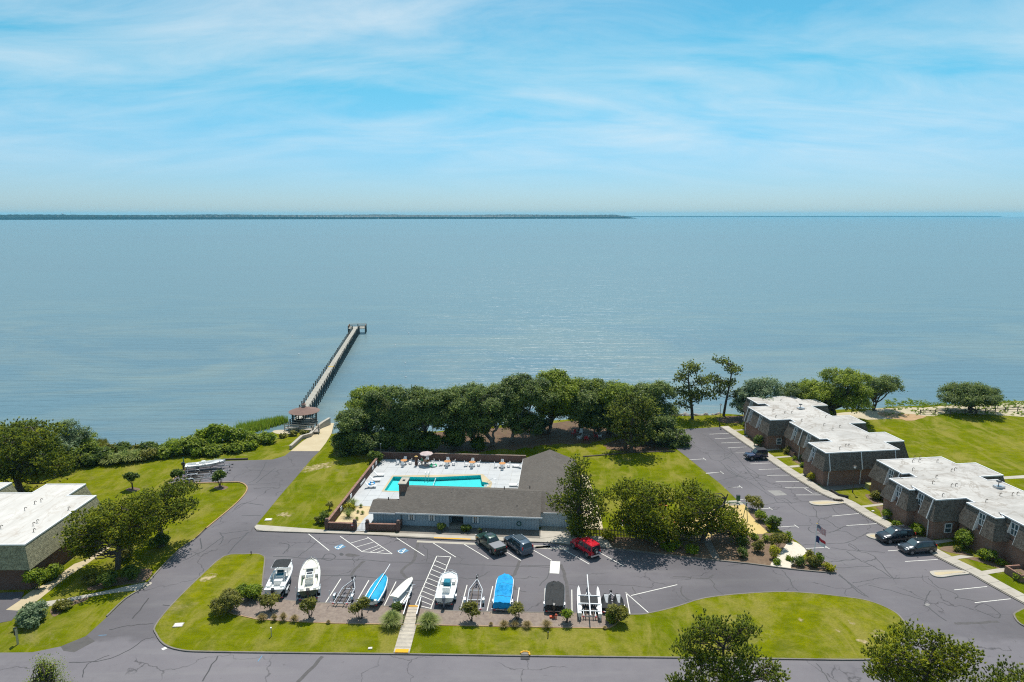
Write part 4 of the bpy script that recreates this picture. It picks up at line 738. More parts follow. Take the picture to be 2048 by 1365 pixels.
def pine_crown(name, blobs, mat, parent, r, dens=1.6, length=0.5, per=13, width=0.05, up=0.55, fill=0.2, tufts=3, spread=.8):
    p, nn, bi = surf_points(blobs, dens, r, 0.3, fill); m = len(p)
    p = (p[:, None] + r.normal(size=(m, tufts, 3)) * 0.55 * length).reshape(-1, 3); nn = np.repeat(nn, tufts, 0); bi = np.repeat(bi, tufts); m = len(p)
    ax = unit(nn * 0.5 + np.array([0, 0, up]) + r.normal(size=(m, 3)) * 0.22)
    bt = r.uniform(-.1, .1, len(blobs)); ct = np.clip(r.normal(0.44, 0.2, m) + bt[bi], 0, .95)
    d = unit(ax[:, None] * 1.0 + r.normal(size=(m, per, 3)) * spread * .36).reshape(-1, 3); L = length * r.uniform(0.6, 1.15, m * per)
    base = (p[:, None] + ax[:, None] * r.uniform(-.2, .15, (m, per, 1)) * length).reshape(-1, 3); n0 = np.repeat(nn * .6 + np.array([0, 0, .7]), per, 0) + r.normal(size=d.shape) * .45; sd = unit(np.cross(d, n0)) * width
    V = np.stack([base - sd, base + sd, base + d * L[:, None]], 1).reshape(-1, 3); Fc = np.arange(len(V)).reshape(-1, 3)
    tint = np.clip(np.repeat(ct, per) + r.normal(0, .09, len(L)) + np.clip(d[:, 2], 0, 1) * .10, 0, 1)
    return np_mesh(name, V, Fc, mat, parent, tint), p
def limb(mb, a, b, r0, r1, r, sag=0.12, n=5, sides=6):
    a = np.array(a, float); b = np.array(b, float); L = np.linalg.norm(b - a); pts = []; rad = []
    j1 = r.normal(size=3) * L * 0.07; j2 = r.normal(size=3) * L * 0.06
    for k in range(n + 1):
        t_ = k / n; q = a + (b - a) * t_ + j1 * math.sin(t_ * math.pi) + j2 * math.sin(2 * t_ * math.pi); q[2] -= sag * L * math.sin(t_ * math.pi) * (1 if t_ > 0 else 0)
        pts.append(q); rad.append(r0 + (r1 - r0) * t_ ** 0.8)
    mb.tube(pts, rad, sides); return pts
def sub_blobs(c, q, r, n, k=0.40, upper=True, flat=0.75, lo=-.35):
    """lumps that make up a crown of half-axes q about c"""
    out = []; q = np.array(q, float)
    for i in range(n):
        for _ in range(30):
            d = r.uniform(-1, 1, 3)
            if (d ** 2).sum() <= 1 and (not upper or d[2] > lo) and (d ** 2).sum() > 0.12: break
        s = k * r.uniform(0.72, 1.2) * np.array([q[0], q[1], max(q[2], min(q[:2]) * .5)]); s = np.array([s[0], s[1], s[2] * flat]); s[:2] = np.minimum(s[:2], s[:2].mean() * 1.3)
        out.append((np.array(c) + d * q * (1 - k * .75), s))
    return out
def base_info(bx, by):
    b = P(bx, by); return b, MPP(b)
def px_blob(b, bx, m, px, py, hw, hh, dep=None, dy=0.0):
    """ellipsoid (local to base b) seen at photo pixel (px,py) with half size hw x hh pixels, standing dy metres behind the base"""
    x = (px - CX) * (MPP((0, b.y + dy, 0))) * 1.0; zz = None
    lo, hi = -2.0, 60.0
    for _ in range(40):
        mm = (lo + hi) / 2
        if SY((0, b.y + dy, mm)) > py: lo = mm
        else: hi = mm
    z = lo; mpx = MPP((0, b.y + dy, z)); x = (px - CX) * mpx
    return (np.array([x - b.x, dy, z]), np.array([hw * mpx, dep if dep else hw * mpx * .85, hh * mpx * 1.03]))
def oak(bx, by, crowns, label, seed, mat='oak_leaf', lean=0, dens=2.0, size=0.24, nsub=9, group=None, trunks=3, tr=0.28, name='live_oak', low=False, per=16, barkm='bark', grow=1.12):
    r = np.random.default_rng(seed); b, m = base_info(bx, by); root = thing(name, label, 'tree', (b.x, b.y, 0), 0, group)
    mains = [px_blob(b, bx, m, c_[0], c_[1] + (4 if grow != 1 else 0), c_[2] * grow, c_[3] * grow, dep=c_[4] if len(c_) > 4 else None, dy=c_[5] if len(c_) > 5 else 0.0) for c_ in crowns]
    blobs = []
    for c_, q in mains: blobs += sub_blobs(c_, q, r, int(nsub * 2.1), 0.31, lo=-.95 if low else -.75)
    cr_, pts = leaf_crown('crown', blobs, mat, root, r, dens * .9, 0.6, int(per * 1.5), size * .66)
    mb = MB(); top = np.mean([c_ for c_, q in mains], 0); zf = max(1.0, top[2] * 0.45)
    for k in range(trunks):
        a = np.array([r.normal() * .25 * (trunks > 1), r.normal() * .25 * (trunks > 1), -0.15]); f = np.array([top[0] * .35 + r.normal() * .9 * (trunks > 1), top[1] * .3 + r.normal() * .5, zf * r.uniform(.7, 1.1)])
        limb(mb, a, f, tr * r.uniform(.8, 1.15), tr * .7, r, 0.0, 5, 7)
        for bl in [blobs[i] for i in r.permutation(len(blobs))[:max(3, len(blobs) // trunks)]]:
            pp = limb(mb, f, bl[0], tr * .55, .05, r, -0.05, 5, 5)
            for _ in range(3): e = pts[r.integers(len(pts))]; e = bl[0] + (e - bl[0]) * min(1, 2.5 / max(.1, np.linalg.norm(e - bl[0]))); limb(mb, pp[3], e, .06, .02, r, 0, 3, 4)
    mb.build('trunk', barkm, root, True); return root
def pine(bx, by, crowns, label, seed, mat='pine_needle', dens=1.5, length=0.5, width=0.05, nsub=8, tr=0.25, per=13, group=None, k=.4, name='pine_tree', tufts=3, up=.55, trunks=1, flat=.8, fill=.25, lo=-.8, grow=1.12):
    r = np.random.default_rng(seed); b, m = base_info(bx, by); root = thing(name, label, 'tree', (b.x, b.y, 0), 0, group)
    mains = [px_blob(b, bx, m, c_[0], c_[1], c_[2] * grow, c_[3] * grow, dep=c_[4] if len(c_) > 4 else None, dy=c_[5] if len(c_) > 5 else 0.0) for c_ in crowns]; blobs = []
    for c_, q in mains: blobs += sub_blobs(c_, q, r, int(nsub * 1.8), k * .72, lo=lo, flat=flat)
    cr_, pts = pine_crown('crown', blobs, mat, root, r, dens * .95, length * 1.12, per + 5, width * 1.15, up + .25, fill, tufts)
    mb = MB(); ztop = max(c_[2] + q[2] * .5 for c_, q in mains); tx = mains[-1][0] if len(mains) > 1 else mains[0][0]
    for t_ in range(trunks):
        tp = [np.array([r.normal() * .3 * t_, r.normal() * .3 * t_, -.1])] + [np.array([tx[0] * s * .7 + r.normal() * .15, tx[1] * s * .6 + r.normal() * .15, ztop * s]) for s in (.25, .5, .75, .95)]
        mb.tube(tp, [tr * 1.15, tr, tr * .8, tr * .5, tr * .2], 8)
    for bl in blobs:
        s = min(.92, max(.2, (bl[0][2] - .8) / ztop)); i = min(3, int(s * 4)); st = tp[i] + (tp[i + 1] - tp[i]) * (s * 4 - i)
        pp = limb(mb, st, bl[0], tr * .26, .03, r, 0.05, 5, 5); near = pts[((pts - bl[0]) ** 2).sum(1) < (bl[1].max() * 1.05) ** 2]
        for _ in range(3):
            if len(near): limb(mb, pp[4], near[r.integers(len(near))], .03, .01, r, 0, 3, 4)
    mb.build('trunk', 'bark', root, True); return root
def shrub(px, py, hw, hh, label, seed, mat='shrub_leaf', group=None, name='shrub', cat='shrub', size=0.10, dens=7.0, per=9, stem=0.0, nsub=5, z0=0.0, clump=.25, k=.5):
    """px,py: where it meets the ground; hw,hh half width and full height in pixels"""
    r = np.random.default_rng(seed); b = P(px, py, z0); m = MPP(b); root = thing(name, label, cat, (b.x, b.y, z0), 0, group); w = hw * m; h = hh * m * 1.04
    zc = h * (stem + (1 - stem) * .5); q = (w, w * .9, h * (1 - stem) * .5); blobs = sub_blobs((0, 0, zc), q, r, nsub, k, True, 1.0, -.8 if stem < .1 else -.5)
    leaf_crown('foliage', blobs, mat, root, r, dens * 1.25, clump, per + 5, size * 1.35, .2, .03); mb = MB()
    for bl in blobs: limb(mb, (r.normal() * .06, r.normal() * .06, -.03), bl[0], .035 + .02 * (stem > .1), .012, r, 0, 4, 5)
    mb.build('stem', 'bark', root, True); return root
def tuft(px, py, hw, hh, label, seed, mat='grass_pampas', group=None, n=260, z0=0.0, wid=.02, name='ornamental_grass', plume=0):
    r = np.random.default_rng(seed); b = P(px, py, z0); m = MPP(b); root = thing(name, label, 'grass clump', (b.x, b.y, z0), 0, group); w = hw * m; h = hh * m * 1.05
    an = r.uniform(0, 2 * math.pi, n); sp_ = r.uniform(0.05, 1, n) ** .7; d = np.stack([np.cos(an), np.sin(an), 0 * an], 1); hgt = h * r.uniform(.65, 1.1, n) * (1 - .35 * sp_); V = []; Fc = []; tt = []
    side = np.stack([-np.sin(an), np.cos(an), 0 * an], 1) * wid
    for s0, s1 in ((0, .35), (.35, .7), (.7, 1.0)):
        f = lambda s: d * (w * sp_ * s ** 1.3)[:, None] + d * .12 * w + np.array([0, 0, 1]) * (hgt * (1.75 * s - .75 * s * s * (1 + sp_ * .55)))[:, None]
        w0, w1 = 1 - s0 * .8, 1 - s1 * .8; V.append(np.stack([f(s0) - side * w0, f(s0) + side * w0, f(s1) + side * w1, f(s1) - side * w1], 1).reshape(-1, 3)); tt.append(r.normal(.4, .2, n) + s0 * .25)
    V = np.concatenate(V); V[:, 2] = np.maximum(V[:, 2], 0.01); np_mesh('blades', V, np.arange(len(V)).reshape(-1, 4), mat, root, np.clip(np.concatenate(tt), 0, 1))
    if plume:
        c = np.stack([r.normal(0, w * .5, plume * 14), r.normal(0, w * .5, plume * 14), h * r.uniform(.9, 1.3, plume * 14)], 1); V, Fc = leaf_quads(c, unit(r.normal(size=c.shape)), np.full(len(c), .09), r); np_mesh('plume', V, Fc, 'grass_dry', root, r.uniform(.4, 1, len(c)))
    return root

# ---- the grove between pool and bay
GV = 'live oaks between the pool and the bay'
grove = [
 (712, 903, [(728, 858, 60, 47, 5), (700, 888, 36, 24, 4)], 'dense dark live oak at the boat ramp end of the grove, foliage to the ground', True),
 (772, 892, [(788, 816, 66, 47, 6)], 'broad live oak behind the left corner of the pool wall', False),
 (735, 884, [(738, 808, 43, 35, 5)], 'live oak with rounded top beside the boat ramp, behind the dense dark one', False),
 (852, 893, [(848, 811, 62, 40, 6)], 'live oak with slanting bare trunks behind the umbrella table', False),
 (912, 888, [(912, 814, 54, 47, 6)], 'live oak with low hanging branches behind the middle of the pool wall', False),
 (984, 890, [(980, 808, 62, 49, 6)], 'live oak on splayed pale trunks behind the right pool tables', False),
 (1022, 884, [(1040, 796, 66, 43, 6), (1050, 843, 43, 22, 4)], 'tall live oak right of the splayed pale trunks, bay showing beneath it', False),
 (1092, 866, [(1112, 793, 62, 47, 6)], 'live oak with bright crown behind the clubhouse roof peak', False),
 (1160, 864, [(1168, 798, 58, 47, 6)], 'live oak behind the red garden chairs', False),
 (1218, 866, [(1228, 800, 60, 47, 6)], 'round crowned live oak behind the two tall bare pine trunks', False),
 (1284, 866, [(1290, 808, 56, 53, 6)], 'tallest rounded live oak at the right end of the grove', False),
 (1283, 890, [(1318, 858, 41, 27, 3), (1350, 880, 30, 24, 2.5)], 'slender oak leaning over the corner of the parking lot', False),
]
grove += [(802, 898, [(806, 852, 44, 28, 4)], 'low spreading oak behind the first pool table', False), (952, 893, [(950, 846, 42, 26, 4)], 'low leafy oak behind the fourth pool table', False), (1190, 872, [(1196, 836, 40, 26, 4)], 'low oak between the garden chairs and the tall pines', False)]
for i, (bx, by, cw, lab, low) in enumerate(grove):
    oak(bx, by, cw, lab, 100 + i, 'oak_leaf' if i not in (7, 2, 9, 15) else 'oak_bright', low=low, dens=2.3, size=0.29, nsub=12 if len(cw) == 1 else 10, group=GV, tr=.3 if i < 11 else .16, trunks=3 if i < 11 else (1 if i == 11 else 2), barkm='bark_pale' if i in (3, 5, 6) else 'bark')
pine(1250, 897, [(1250, 838, 42, 36, 4)], 'pine with thick bare trunk, left of the pair on the lawn edge', 141, 'pine_dark', dens=1.5, length=.75, width=.085, tr=.34, tufts=3); pine(1263, 905, [(1268, 825, 44, 42, 4), (1265, 870, 40, 22, 4)], 'pine with thick bare trunk, right of the pair on the lawn edge', 142, 'pine_dark', dens=1.5, length=.75, width=.085, tr=.36, tufts=3)
US = 'understory shrubs along the back of the pool wall'
for i, (x, y, w, h, l) in enumerate([(700, 905, 26, 34, 'dark bushy shrub at the sandy lawn edge by the ramp'), (822, 904, 22, 24, 'low shrub behind the first pool table'), (862, 903, 26, 26, 'wide low shrub just behind the umbrella'), (905, 902, 24, 34, 'taller shrub behind the wall between umbrella and third table'), (785, 908, 22, 30, 'shrub behind the lamp post at the pool corner'), (958, 898, 16, 16, 'small shrub on the leaf litter behind the wall'), (1085, 862, 14, 22, 'pale leaved shrub under the grove near the garden chairs'), (752, 926, 11, 22, 'small bush outside the corner of the brick pool wall')]):
    shrub(x, y, w * 1.25, h * 1.35, l, 160 + i, 'shrub_dark' if i != 6 else 'blue_leaf', US, size=.15, dens=3.6, per=14, clump=.5, nsub=9, k=.36)
# ---- umbrella pines by the lot
pine(1385, 838, [(1385, 738, 22, 9, 3), (1358, 755, 18, 8, 2.5), (1405, 762, 20, 8, 3), (1372, 782, 34, 13, 4), (1405, 795, 28, 11, 3.5), (1365, 806, 22, 9, 3)], 'windswept pine with bare crown gaps, left of the two by the lamp post', 150, 'pine_dark', dens=1.5, length=.65, width=.075, nsub=4, tr=.3, k=.5)
pine(1447, 832, [(1438, 723, 18, 7, 2.5), (1465, 738, 22, 7, 3), (1425, 758, 18, 8, 2.5), (1452, 768, 26, 9, 3), (1430, 782, 22, 9, 3), (1470, 790, 16, 7, 2)], 'tall thin umbrella pine with tiered foliage, right of the two by the lamp post', 151, 'pine_dark', dens=1.5, length=.6, width=.075, nsub=4, tr=.26, k=.5)
# ---- right shore trees
oak(1518, 838, [(1528, 790, 44, 34, 6), (1490, 800, 24, 24, 4)], 'grey green spreading tree at the far end of the far townhouse row', 152, 'blue_leaf', dens=1.6, size=.28, low=True)
oak(1600, 836, [(1592, 792, 36, 30, 5)], 'olive toned tree between grey green tree and bright oak', 153, 'oak_leaf', dens=1.6, size=.26)
oak(1668, 842, [(1672, 782, 72, 52, 7), (1640, 800, 44, 36, 6), (1690, 760, 52, 30, 6)], 'large bright green oak behind the far townhouse row', 154, 'oak_bright', dens=1.5, size=.27, tr=.36)
oak(1752, 822, [(1757, 772, 42, 34, 5)], 'dark oak with forked trunk at the edge of the big bright oak', 155, 'oak_leaf', dens=1.9, size=.25, trunks=2)
oak(1945, 826, [(1945, 788, 58, 20, 6)], 'lone wide spreading oak on the sandy shore', 156, 'oak_leaf', dens=2.3, size=.24, nsub=14)
# ---- left side
pine(42, 985, [(55, 880, 75, 36, 6), (30, 905, 60, 40, 6), (95, 905, 48, 32, 5), (110, 938, 40, 16, 4), (60, 938, 52, 20, 5), (10, 940, 40, 22, 4)], 'big spreading pine above the townhouse at the left edge', 157, 'pine_needle', dens=1.8, length=.62, width=.07, nsub=8, tr=.45)
oak(122, 932, [(125, 878, 44, 38, 6)], 'silvery leaved tree behind the big spreading pine', 158, 'blue_leaf', dens=1.9, size=.26, low=True)
oak(150, 928, [(158, 892, 30, 34, 5)], 'bright green tree at the water beside the silvery one', 159, 'oak_bright', dens=1.9, size=.24, low=True)
oak(20, 930, [(20, 868, 60, 26, 6)], 'dark low tree behind the pine at the left edge', 163, 'oak_leaf', dens=1.7, size=.26, low=True)
pine(235, 1138, [(235, 1040, 80, 42, 5), (190, 1060, 52, 36, 4), (285, 1025, 40, 34, 4), (172, 1088, 40, 20, 3), (262, 1078, 40, 16, 3)], 'gnarled spreading pine beside the brick townhouse', 164, 'pine_yellow', dens=3.0, length=.44, width=.05, nsub=12, tr=.32, per=14)
pine(325, 1092, [(345, 1008, 54, 36, 4.5), (310, 1030, 44, 36, 4)], 'dense dark pine leaning toward the drive', 165, 'pine_needle', dens=3.0, length=.44, width=.05, nsub=12, tr=.3, per=14)
shrub(185, 1100, 24, 40, 'feathery young pine against the townhouse path', 166, 'pine_needle', name='young_pine', cat='tree', size=.12, dens=4)
# ---- by the clubhouse and playground
pine(1160, 1074, [(1158, 952, 26, 36, 2.6), (1136, 1000, 38, 34, 3.2), (1186, 1005, 34, 38, 3.2), (1158, 1045, 44, 32, 3.2)], 'tall bushy pine at the right corner of the clubhouse', 167, 'pine_needle', dens=3.0, length=.44, width=.05, nsub=10, tr=.26, per=13, k=.42, up=.7)
pine(1304, 1086, [(1275, 1006, 56, 40, 5), (1312, 1018, 52, 44, 5), (1258, 1045, 38, 30, 4), (1300, 1055, 50, 20, 4)], 'wide low pine in front of the picket fence', 168, 'pine_yellow', dens=3.0, length=.46, width=.05, nsub=12, tr=.3, per=13, up=.8)
pine(1404, 1080, [(1390, 1002, 56, 36, 5), (1432, 1035, 52, 34, 4), (1365, 1048, 44, 30, 4), (1475, 1058, 34, 16, 2.5)], 'wide pine with a low branch reaching over the playground sand', 169, 'pine_yellow', dens=3.0, length=.46, width=.05, nsub=12, tr=.3, per=13, up=.8)
# ---- foreground pines
pine(1440, 1470, [(1430, 1262, 52, 30, 2.2), (1485, 1265, 40, 26, 1.8), (1400, 1310, 62, 42, 2.8), (1470, 1330, 60, 36, 2.6), (1375, 1370, 52, 36, 2.4), (1535, 1345, 34, 26, 1.6), (1440, 1400, 80, 50, 3)], 'foreground pine with open branches at the bottom edge', 170, 'pine_needle', dens=5.2, length=.38, width=.034, nsub=8, tr=.2, per=17, tufts=3, up=.75)
pine(1850, 1480, [(1845, 1310, 84, 52, 3.2), (1785, 1330, 52, 42, 2.6), (1905, 1325, 58, 46, 2.8), (1840, 1400, 118, 60, 3.6)], 'dense rounded foreground pine nearest the bottom right corner', 171, 'pine_yellow', dens=5.2, length=.38, width=.034, nsub=11, tr=.24, per=17, tufts=3, up=.75)
pine(2040, 1500, [(2035, 1365, 50, 34, 2.2), (1990, 1380, 40, 34, 2.2), (2030, 1410, 70, 40, 2.5)], 'pine top cut by the bottom right corner of the view', 172, 'pine_needle', dens=4.8, length=.38, width=.034, nsub=8, tr=.2, per=16, tufts=3, up=.75)
oak(92, 1440, [(95, 1330, 24, 24, 1.0), (110, 1355, 26, 26, 1.1), (75, 1375, 26, 26, 1.1)], 'small yellow green tree at the bottom left edge', 173, 'oak_bright', dens=5.0, size=.09, nsub=6, trunks=1, tr=.07, name='young_tree', per=12)
# ---- shore hedge on the left, reeds
HG = 'shore hedge plants between lawn and bay'
rr = np.random.default_rng(55)
hedge = [(330, 912, 26, 22), (360, 908, 24, 28), (385, 905, 26, 34), (412, 900, 26, 44), (438, 896, 28, 52), (462, 893, 26, 48), (488, 890, 24, 34), (350, 900, 22, 18), (505, 888, 22, 24), (398, 912, 20, 18), (430, 910, 22, 20), (470, 902, 22, 20), (502, 896, 20, 16), (530, 886, 20, 20)]
for i, (x, y, w, h) in enumerate(sorted(hedge)):
    shrub(x, y, w, h * .85, f'bright green wild bush in the shore thicket, {ORD[i]} of fourteen from the left', 200 + i, 'shrub_leaf' if i % 3 else 'oak_bright', HG, size=.2, dens=2.6, per=11, clump=.5, name='wild_bush', k=.55)
for i, (x, y, w, h, mt) in enumerate(sorted([(205, 925, 22, 24, 'shrub_dark'), (225, 928, 22, 22, 'grass_dry'), (250, 926, 24, 28, 'grass_dry'), (275, 922, 24, 24, 'grass_dry'), (300, 918, 20, 18, 'shrub_olive'), (318, 914, 18, 16, 'shrub_dark'), (190, 932, 16, 18, 'shrub_dark'), (215, 915, 24, 20, 'shrub_olive'), (245, 914, 24, 20, 'shrub_dark'), (272, 912, 22, 18, 'shrub_olive'), (298, 908, 22, 18, 'shrub_dark'), (180, 918, 24, 30, 'shrub_dark')])):
    (tuft if mt == 'grass_dry' else shrub)(x, y, w * 1.1, h * 1.1, f'{"dry straw coloured grass" if mt == "grass_dry" else "dull green shrub"} of the shore thicket, {ORD[i]} plant right of the big left trees', 220 + i, 'grass_pampas' if mt == 'grass_dry' else mt, HG, **({'wid': .08, 'n': 500} if mt == 'grass_dry' else {'size': .2, 'dens': 2.6, 'per': 10, 'clump': .5}))
for i, (x, y, w, h) in enumerate(sorted([(523, 884, 8, 9), (567, 875, 9, 8), (585, 872, 8, 8), (608, 872, 10, 10), (478, 889, 7, 8), (440, 894, 7, 7)])):
    shrub(x, y, w, h, f'small rounded dune shrub on the lawn edge, {ORD[i]} of six toward the gazebo', 230 + i, 'shrub_olive', 'small shrubs near the gazebo', size=.16, dens=4, per=9)
n = 2600; a = rr.uniform(0, 1, n); px = 475 + a * 92 + rr.normal(0, 5, n); pyb = 866 - a * 22 + rr.normal(0, 4 , n) * (1.2 - a); V = []; tt = []
for k in range(n):
    b = P(px[k], min(pyb[k], 872), WZ + .1); h = rr.uniform(.9, 1.9); w = .08; dxx, dyy = rr.normal(0, .25, 2); V += [(b.x - w, b.y, WZ), (b.x + w, b.y, WZ), (b.x + dxx, b.y + dyy, WZ + h)]; tt.append(rr.uniform(0, 1))
o = np_mesh('reeds', V, np.arange(len(V)).reshape(-1, 3), 'reed', None, tt, 'stuff'); o['label'] = 'green reeds standing in the shallow water left of the gazebo'
n = 900; V = []; tt = []
for k in range(n):
    b = P(rr.uniform(180, 215), rr.uniform(888, 902), WZ + .1); h = rr.uniform(.9, 1.8); dxx, dyy = rr.normal(0, .25, 2); V += [(b.x - .08, b.y, WZ), (b.x + .08, b.y, WZ), (b.x + dxx, b.y + dyy, WZ + h)]; tt.append(rr.uniform(0, .6))
o = np_mesh('reeds', V, np.arange(len(V)).reshape(-1, 3), 'shrub_olive', None, tt, 'stuff'); o['label'] = 'brown reeds at the water by the left trees'
# dune plants on the right beach
n = 900; V = []; tt = []
for k in range(n):
    b = P(rr.uniform(1770, 2300), rr.uniform(802, 832) if k % 2 else rr.normal(808, 3)); h = rr.uniform(.15, .5)
    for _ in range(5): dxx, dyy = rr.normal(0, .35, 2); V += [(b.x - .13 + dyy * .6, b.y, 0.01), (b.x + .13 + dyy * .6, b.y, 0.01), (b.x + dxx, b.y + dyy, h)]; tt.append(rr.uniform(0, 1))
np_mesh('dune_grass', V, np.arange(len(V)).reshape(-1, 3), 'reed', None, tt, 'stuff')
# ---- island bed planting
for i, (x, y, w, h, l) in enumerate([(541, 1223, 19, 36, 'round topped shrub before the boat with the black canopy'), (619, 1236, 17, 40, 'round topped shrub before the white boat with the green stern'), (721, 1238, 20, 40, 'spreading shrub between the empty trailer and the blue covered sailboat'), (943, 1242, 19, 40, 'forked shrub before the second empty trailer'), (1034, 1240, 18, 36, 'shrub right of the blue tarped boat'), (1134, 1246, 13, 30, 'small neat shrub left of the catamaran')]):
    shrub(x, y, w, h, l, 300 + i, 'shrub_olive' if i != 5 else 'shrub_leaf', None, size=.085, dens=9, per=10, stem=.28, z0=.135, nsub=6, name='crape_shrub')
for i, (x, y, w, h, l, mt) in enumerate([(455, 1224, 32, 40, 'rounded grey green bush at the left tip of the mulch bed', 'shrub_olive'), (497, 1198, 26, 26, 'flat glossy bush behind the left tip of the mulch bed', 'shrub_leaf'), (1233, 1246, 24, 36, 'bushy shrub before the covered jet skis', 'shrub_olive'), (1222, 1244, 12, 22, 'darker half of the shrub before the jet skis', 'shrub_leaf'), (792, 1220, 12, 12, 'small dark shrub behind the pampas grass', 'shrub_dark')]):
    shrub(x, y, w, h, l, 310 + i, mt, None, size=.085, dens=9, per=10, z0=.135, nsub=8)
PG = 'ornamental grasses in the mulch bed'
tuft(784, 1252, 26, 36, 'big green pampas grass left of the boardwalk', 320, 'grass_pampas', PG, 1100, .13, .022); tuft(858, 1256, 26, 38, 'big green pampas grass right of the boardwalk', 321, 'grass_pampas', PG, 1100, .13, .022)
for i, (x, y, w, h, l) in enumerate([(524, 1241, 12, 17, 'first tuft from the left in the row of dry grasses'), (549, 1242, 8, 18, 'second tuft from the left in the row of dry grasses'), (567, 1242, 10, 22, 'tallest tuft in the left row of dry grasses'), (589, 1243, 11, 17, 'fourth tuft in the left row of dry grasses'), (657, 1247, 5, 8, 'tiny dry tuft alone in the mulch'), (1008, 1254, 12, 16, 'left tuft of the dry grasses near the blue tarped boat'), (1030, 1254, 10, 16, 'middle tuft of the dry grasses near the blue tarped boat'), (1054, 1255, 12, 17, 'right tuft of the dry grasses near the blue tarped boat'), (1093, 1256, 14, 20, 'dry grass tuft alone before the black covered boat'), (982, 1251, 5, 8, 'tiny dry tuft before the second empty trailer'), (1210, 1258, 5, 7, 'tiny tuft at the right tip of the mulch bed')]):
    tuft(x, y, w, h, l, 330 + i, 'grass_dry', PG, 340, .13, .018)
# ---- left lawn plants
for i, (x, y, w, h, l) in enumerate([(265, 979, 15, 36, 'young round tree alone on the left lawn'), (357, 968, 13, 28, 'young round tree beside the stored trailers'), (441, 975, 13, 32, 'young round tree at the corner of the trailer lot')]):
    shrub(x, y, w, h, l, 350 + i, 'shrub_dark', None, name='young_tree', cat='tree', size=.13, dens=7, per=11, stem=.42, nsub=7)
    cover('mulch_ring', [(x - 14, y + 1), (x, y - 4), (x + 16, y), (x + 2, y + 6)], 'mulch', 0.013, 4)
for i, (x, y, w, h, l, mt) in enumerate([(76, 1180, 22, 42, 'leafy small tree at the brick corner of the left townhouse', 'shrub_leaf'), (110, 1158, 20, 28, 'round green bush against the left townhouse wall', 'shrub_leaf'), (68, 1244, 38, 32, 'wide blue green bush at the end of the footpath', 'blue_leaf'), (212, 1175, 22, 26, 'shadowed bush under the gnarled pine', 'shrub_dark'), (262, 1160, 20, 28, 'purple flowering bush beside the drive under the pine', 'shrub_dark'), (180, 1168, 18, 20, 'low shrub by the shaded footpath', 'shrub_olive'), (245, 1120, 22, 30, 'reddish leafless shrub behind the pine trunk', 'shrub_olive'), (320, 1095, 22, 24, 'shrub at the foot of the dense dark pine', 'shrub_dark'), (130, 1215, 20, 14, 'reddish ground shrubs along the footpath', 'shrub_olive')]):
    shrub(x, y, w, h, l, 360 + i, mt, None, size=.11, dens=7, per=10, stem=.3 if i == 0 else 0, nsub=6)
# ---- pool garden and wall
for i, (x, y, w, h, l, mt) in enumerate([(648, 1046, 14, 22, 'bush against the outside of the brick pool wall end', 'shrub_dark'), (636, 1048, 9, 14, 'small red brown bush at the wall end', 'shrub_olive'), (660, 1020, 8, 14, 'slim shrub midway along the outer pool wall', 'shrub_olive'), (700, 1020, 12, 14, 'yellow green shrub inside the pool garden', 'shrub_yellow'), (1312, 1062, 1, 1, '', '')]):
    if l: shrub(x, y, w, h, l, 380 + i, mt, None, size=.09, dens=8, per=9)
for i, (x, y, w, h, l) in enumerate([(706, 1012, 15, 20, 'large grass clump in the pool garden next to the deck'), (697, 1034, 16, 22, 'large grass clump in the pool garden next to the gate'), (722, 1015, 5, 9, 'small tuft in the pool garden gravel'), (716, 1026, 4, 7, 'tiny tuft in the pool garden gravel, second in line'), (725, 1028, 5, 8, 'tiny tuft in the pool garden gravel nearest the path'), (714, 1040, 5, 8, 'tiny tuft nearest the gate in the pool garden')]):
    tuft(x, y, w, h, l, 390 + i, 'grass_pampas', 'pool garden grasses', 240, .01, .02)
for i, (x, y, l) in enumerate([(883, 1062, 'clipped round bush left of the clubhouse entrance'), (933, 1064, 'clipped round bush right of the clubhouse entrance')]):
    shrub(x, y, 10, 16, l, 400 + i, 'shrub_dark', None, size=.06, dens=22, per=12, z0=.14, nsub=9, clump=.12)
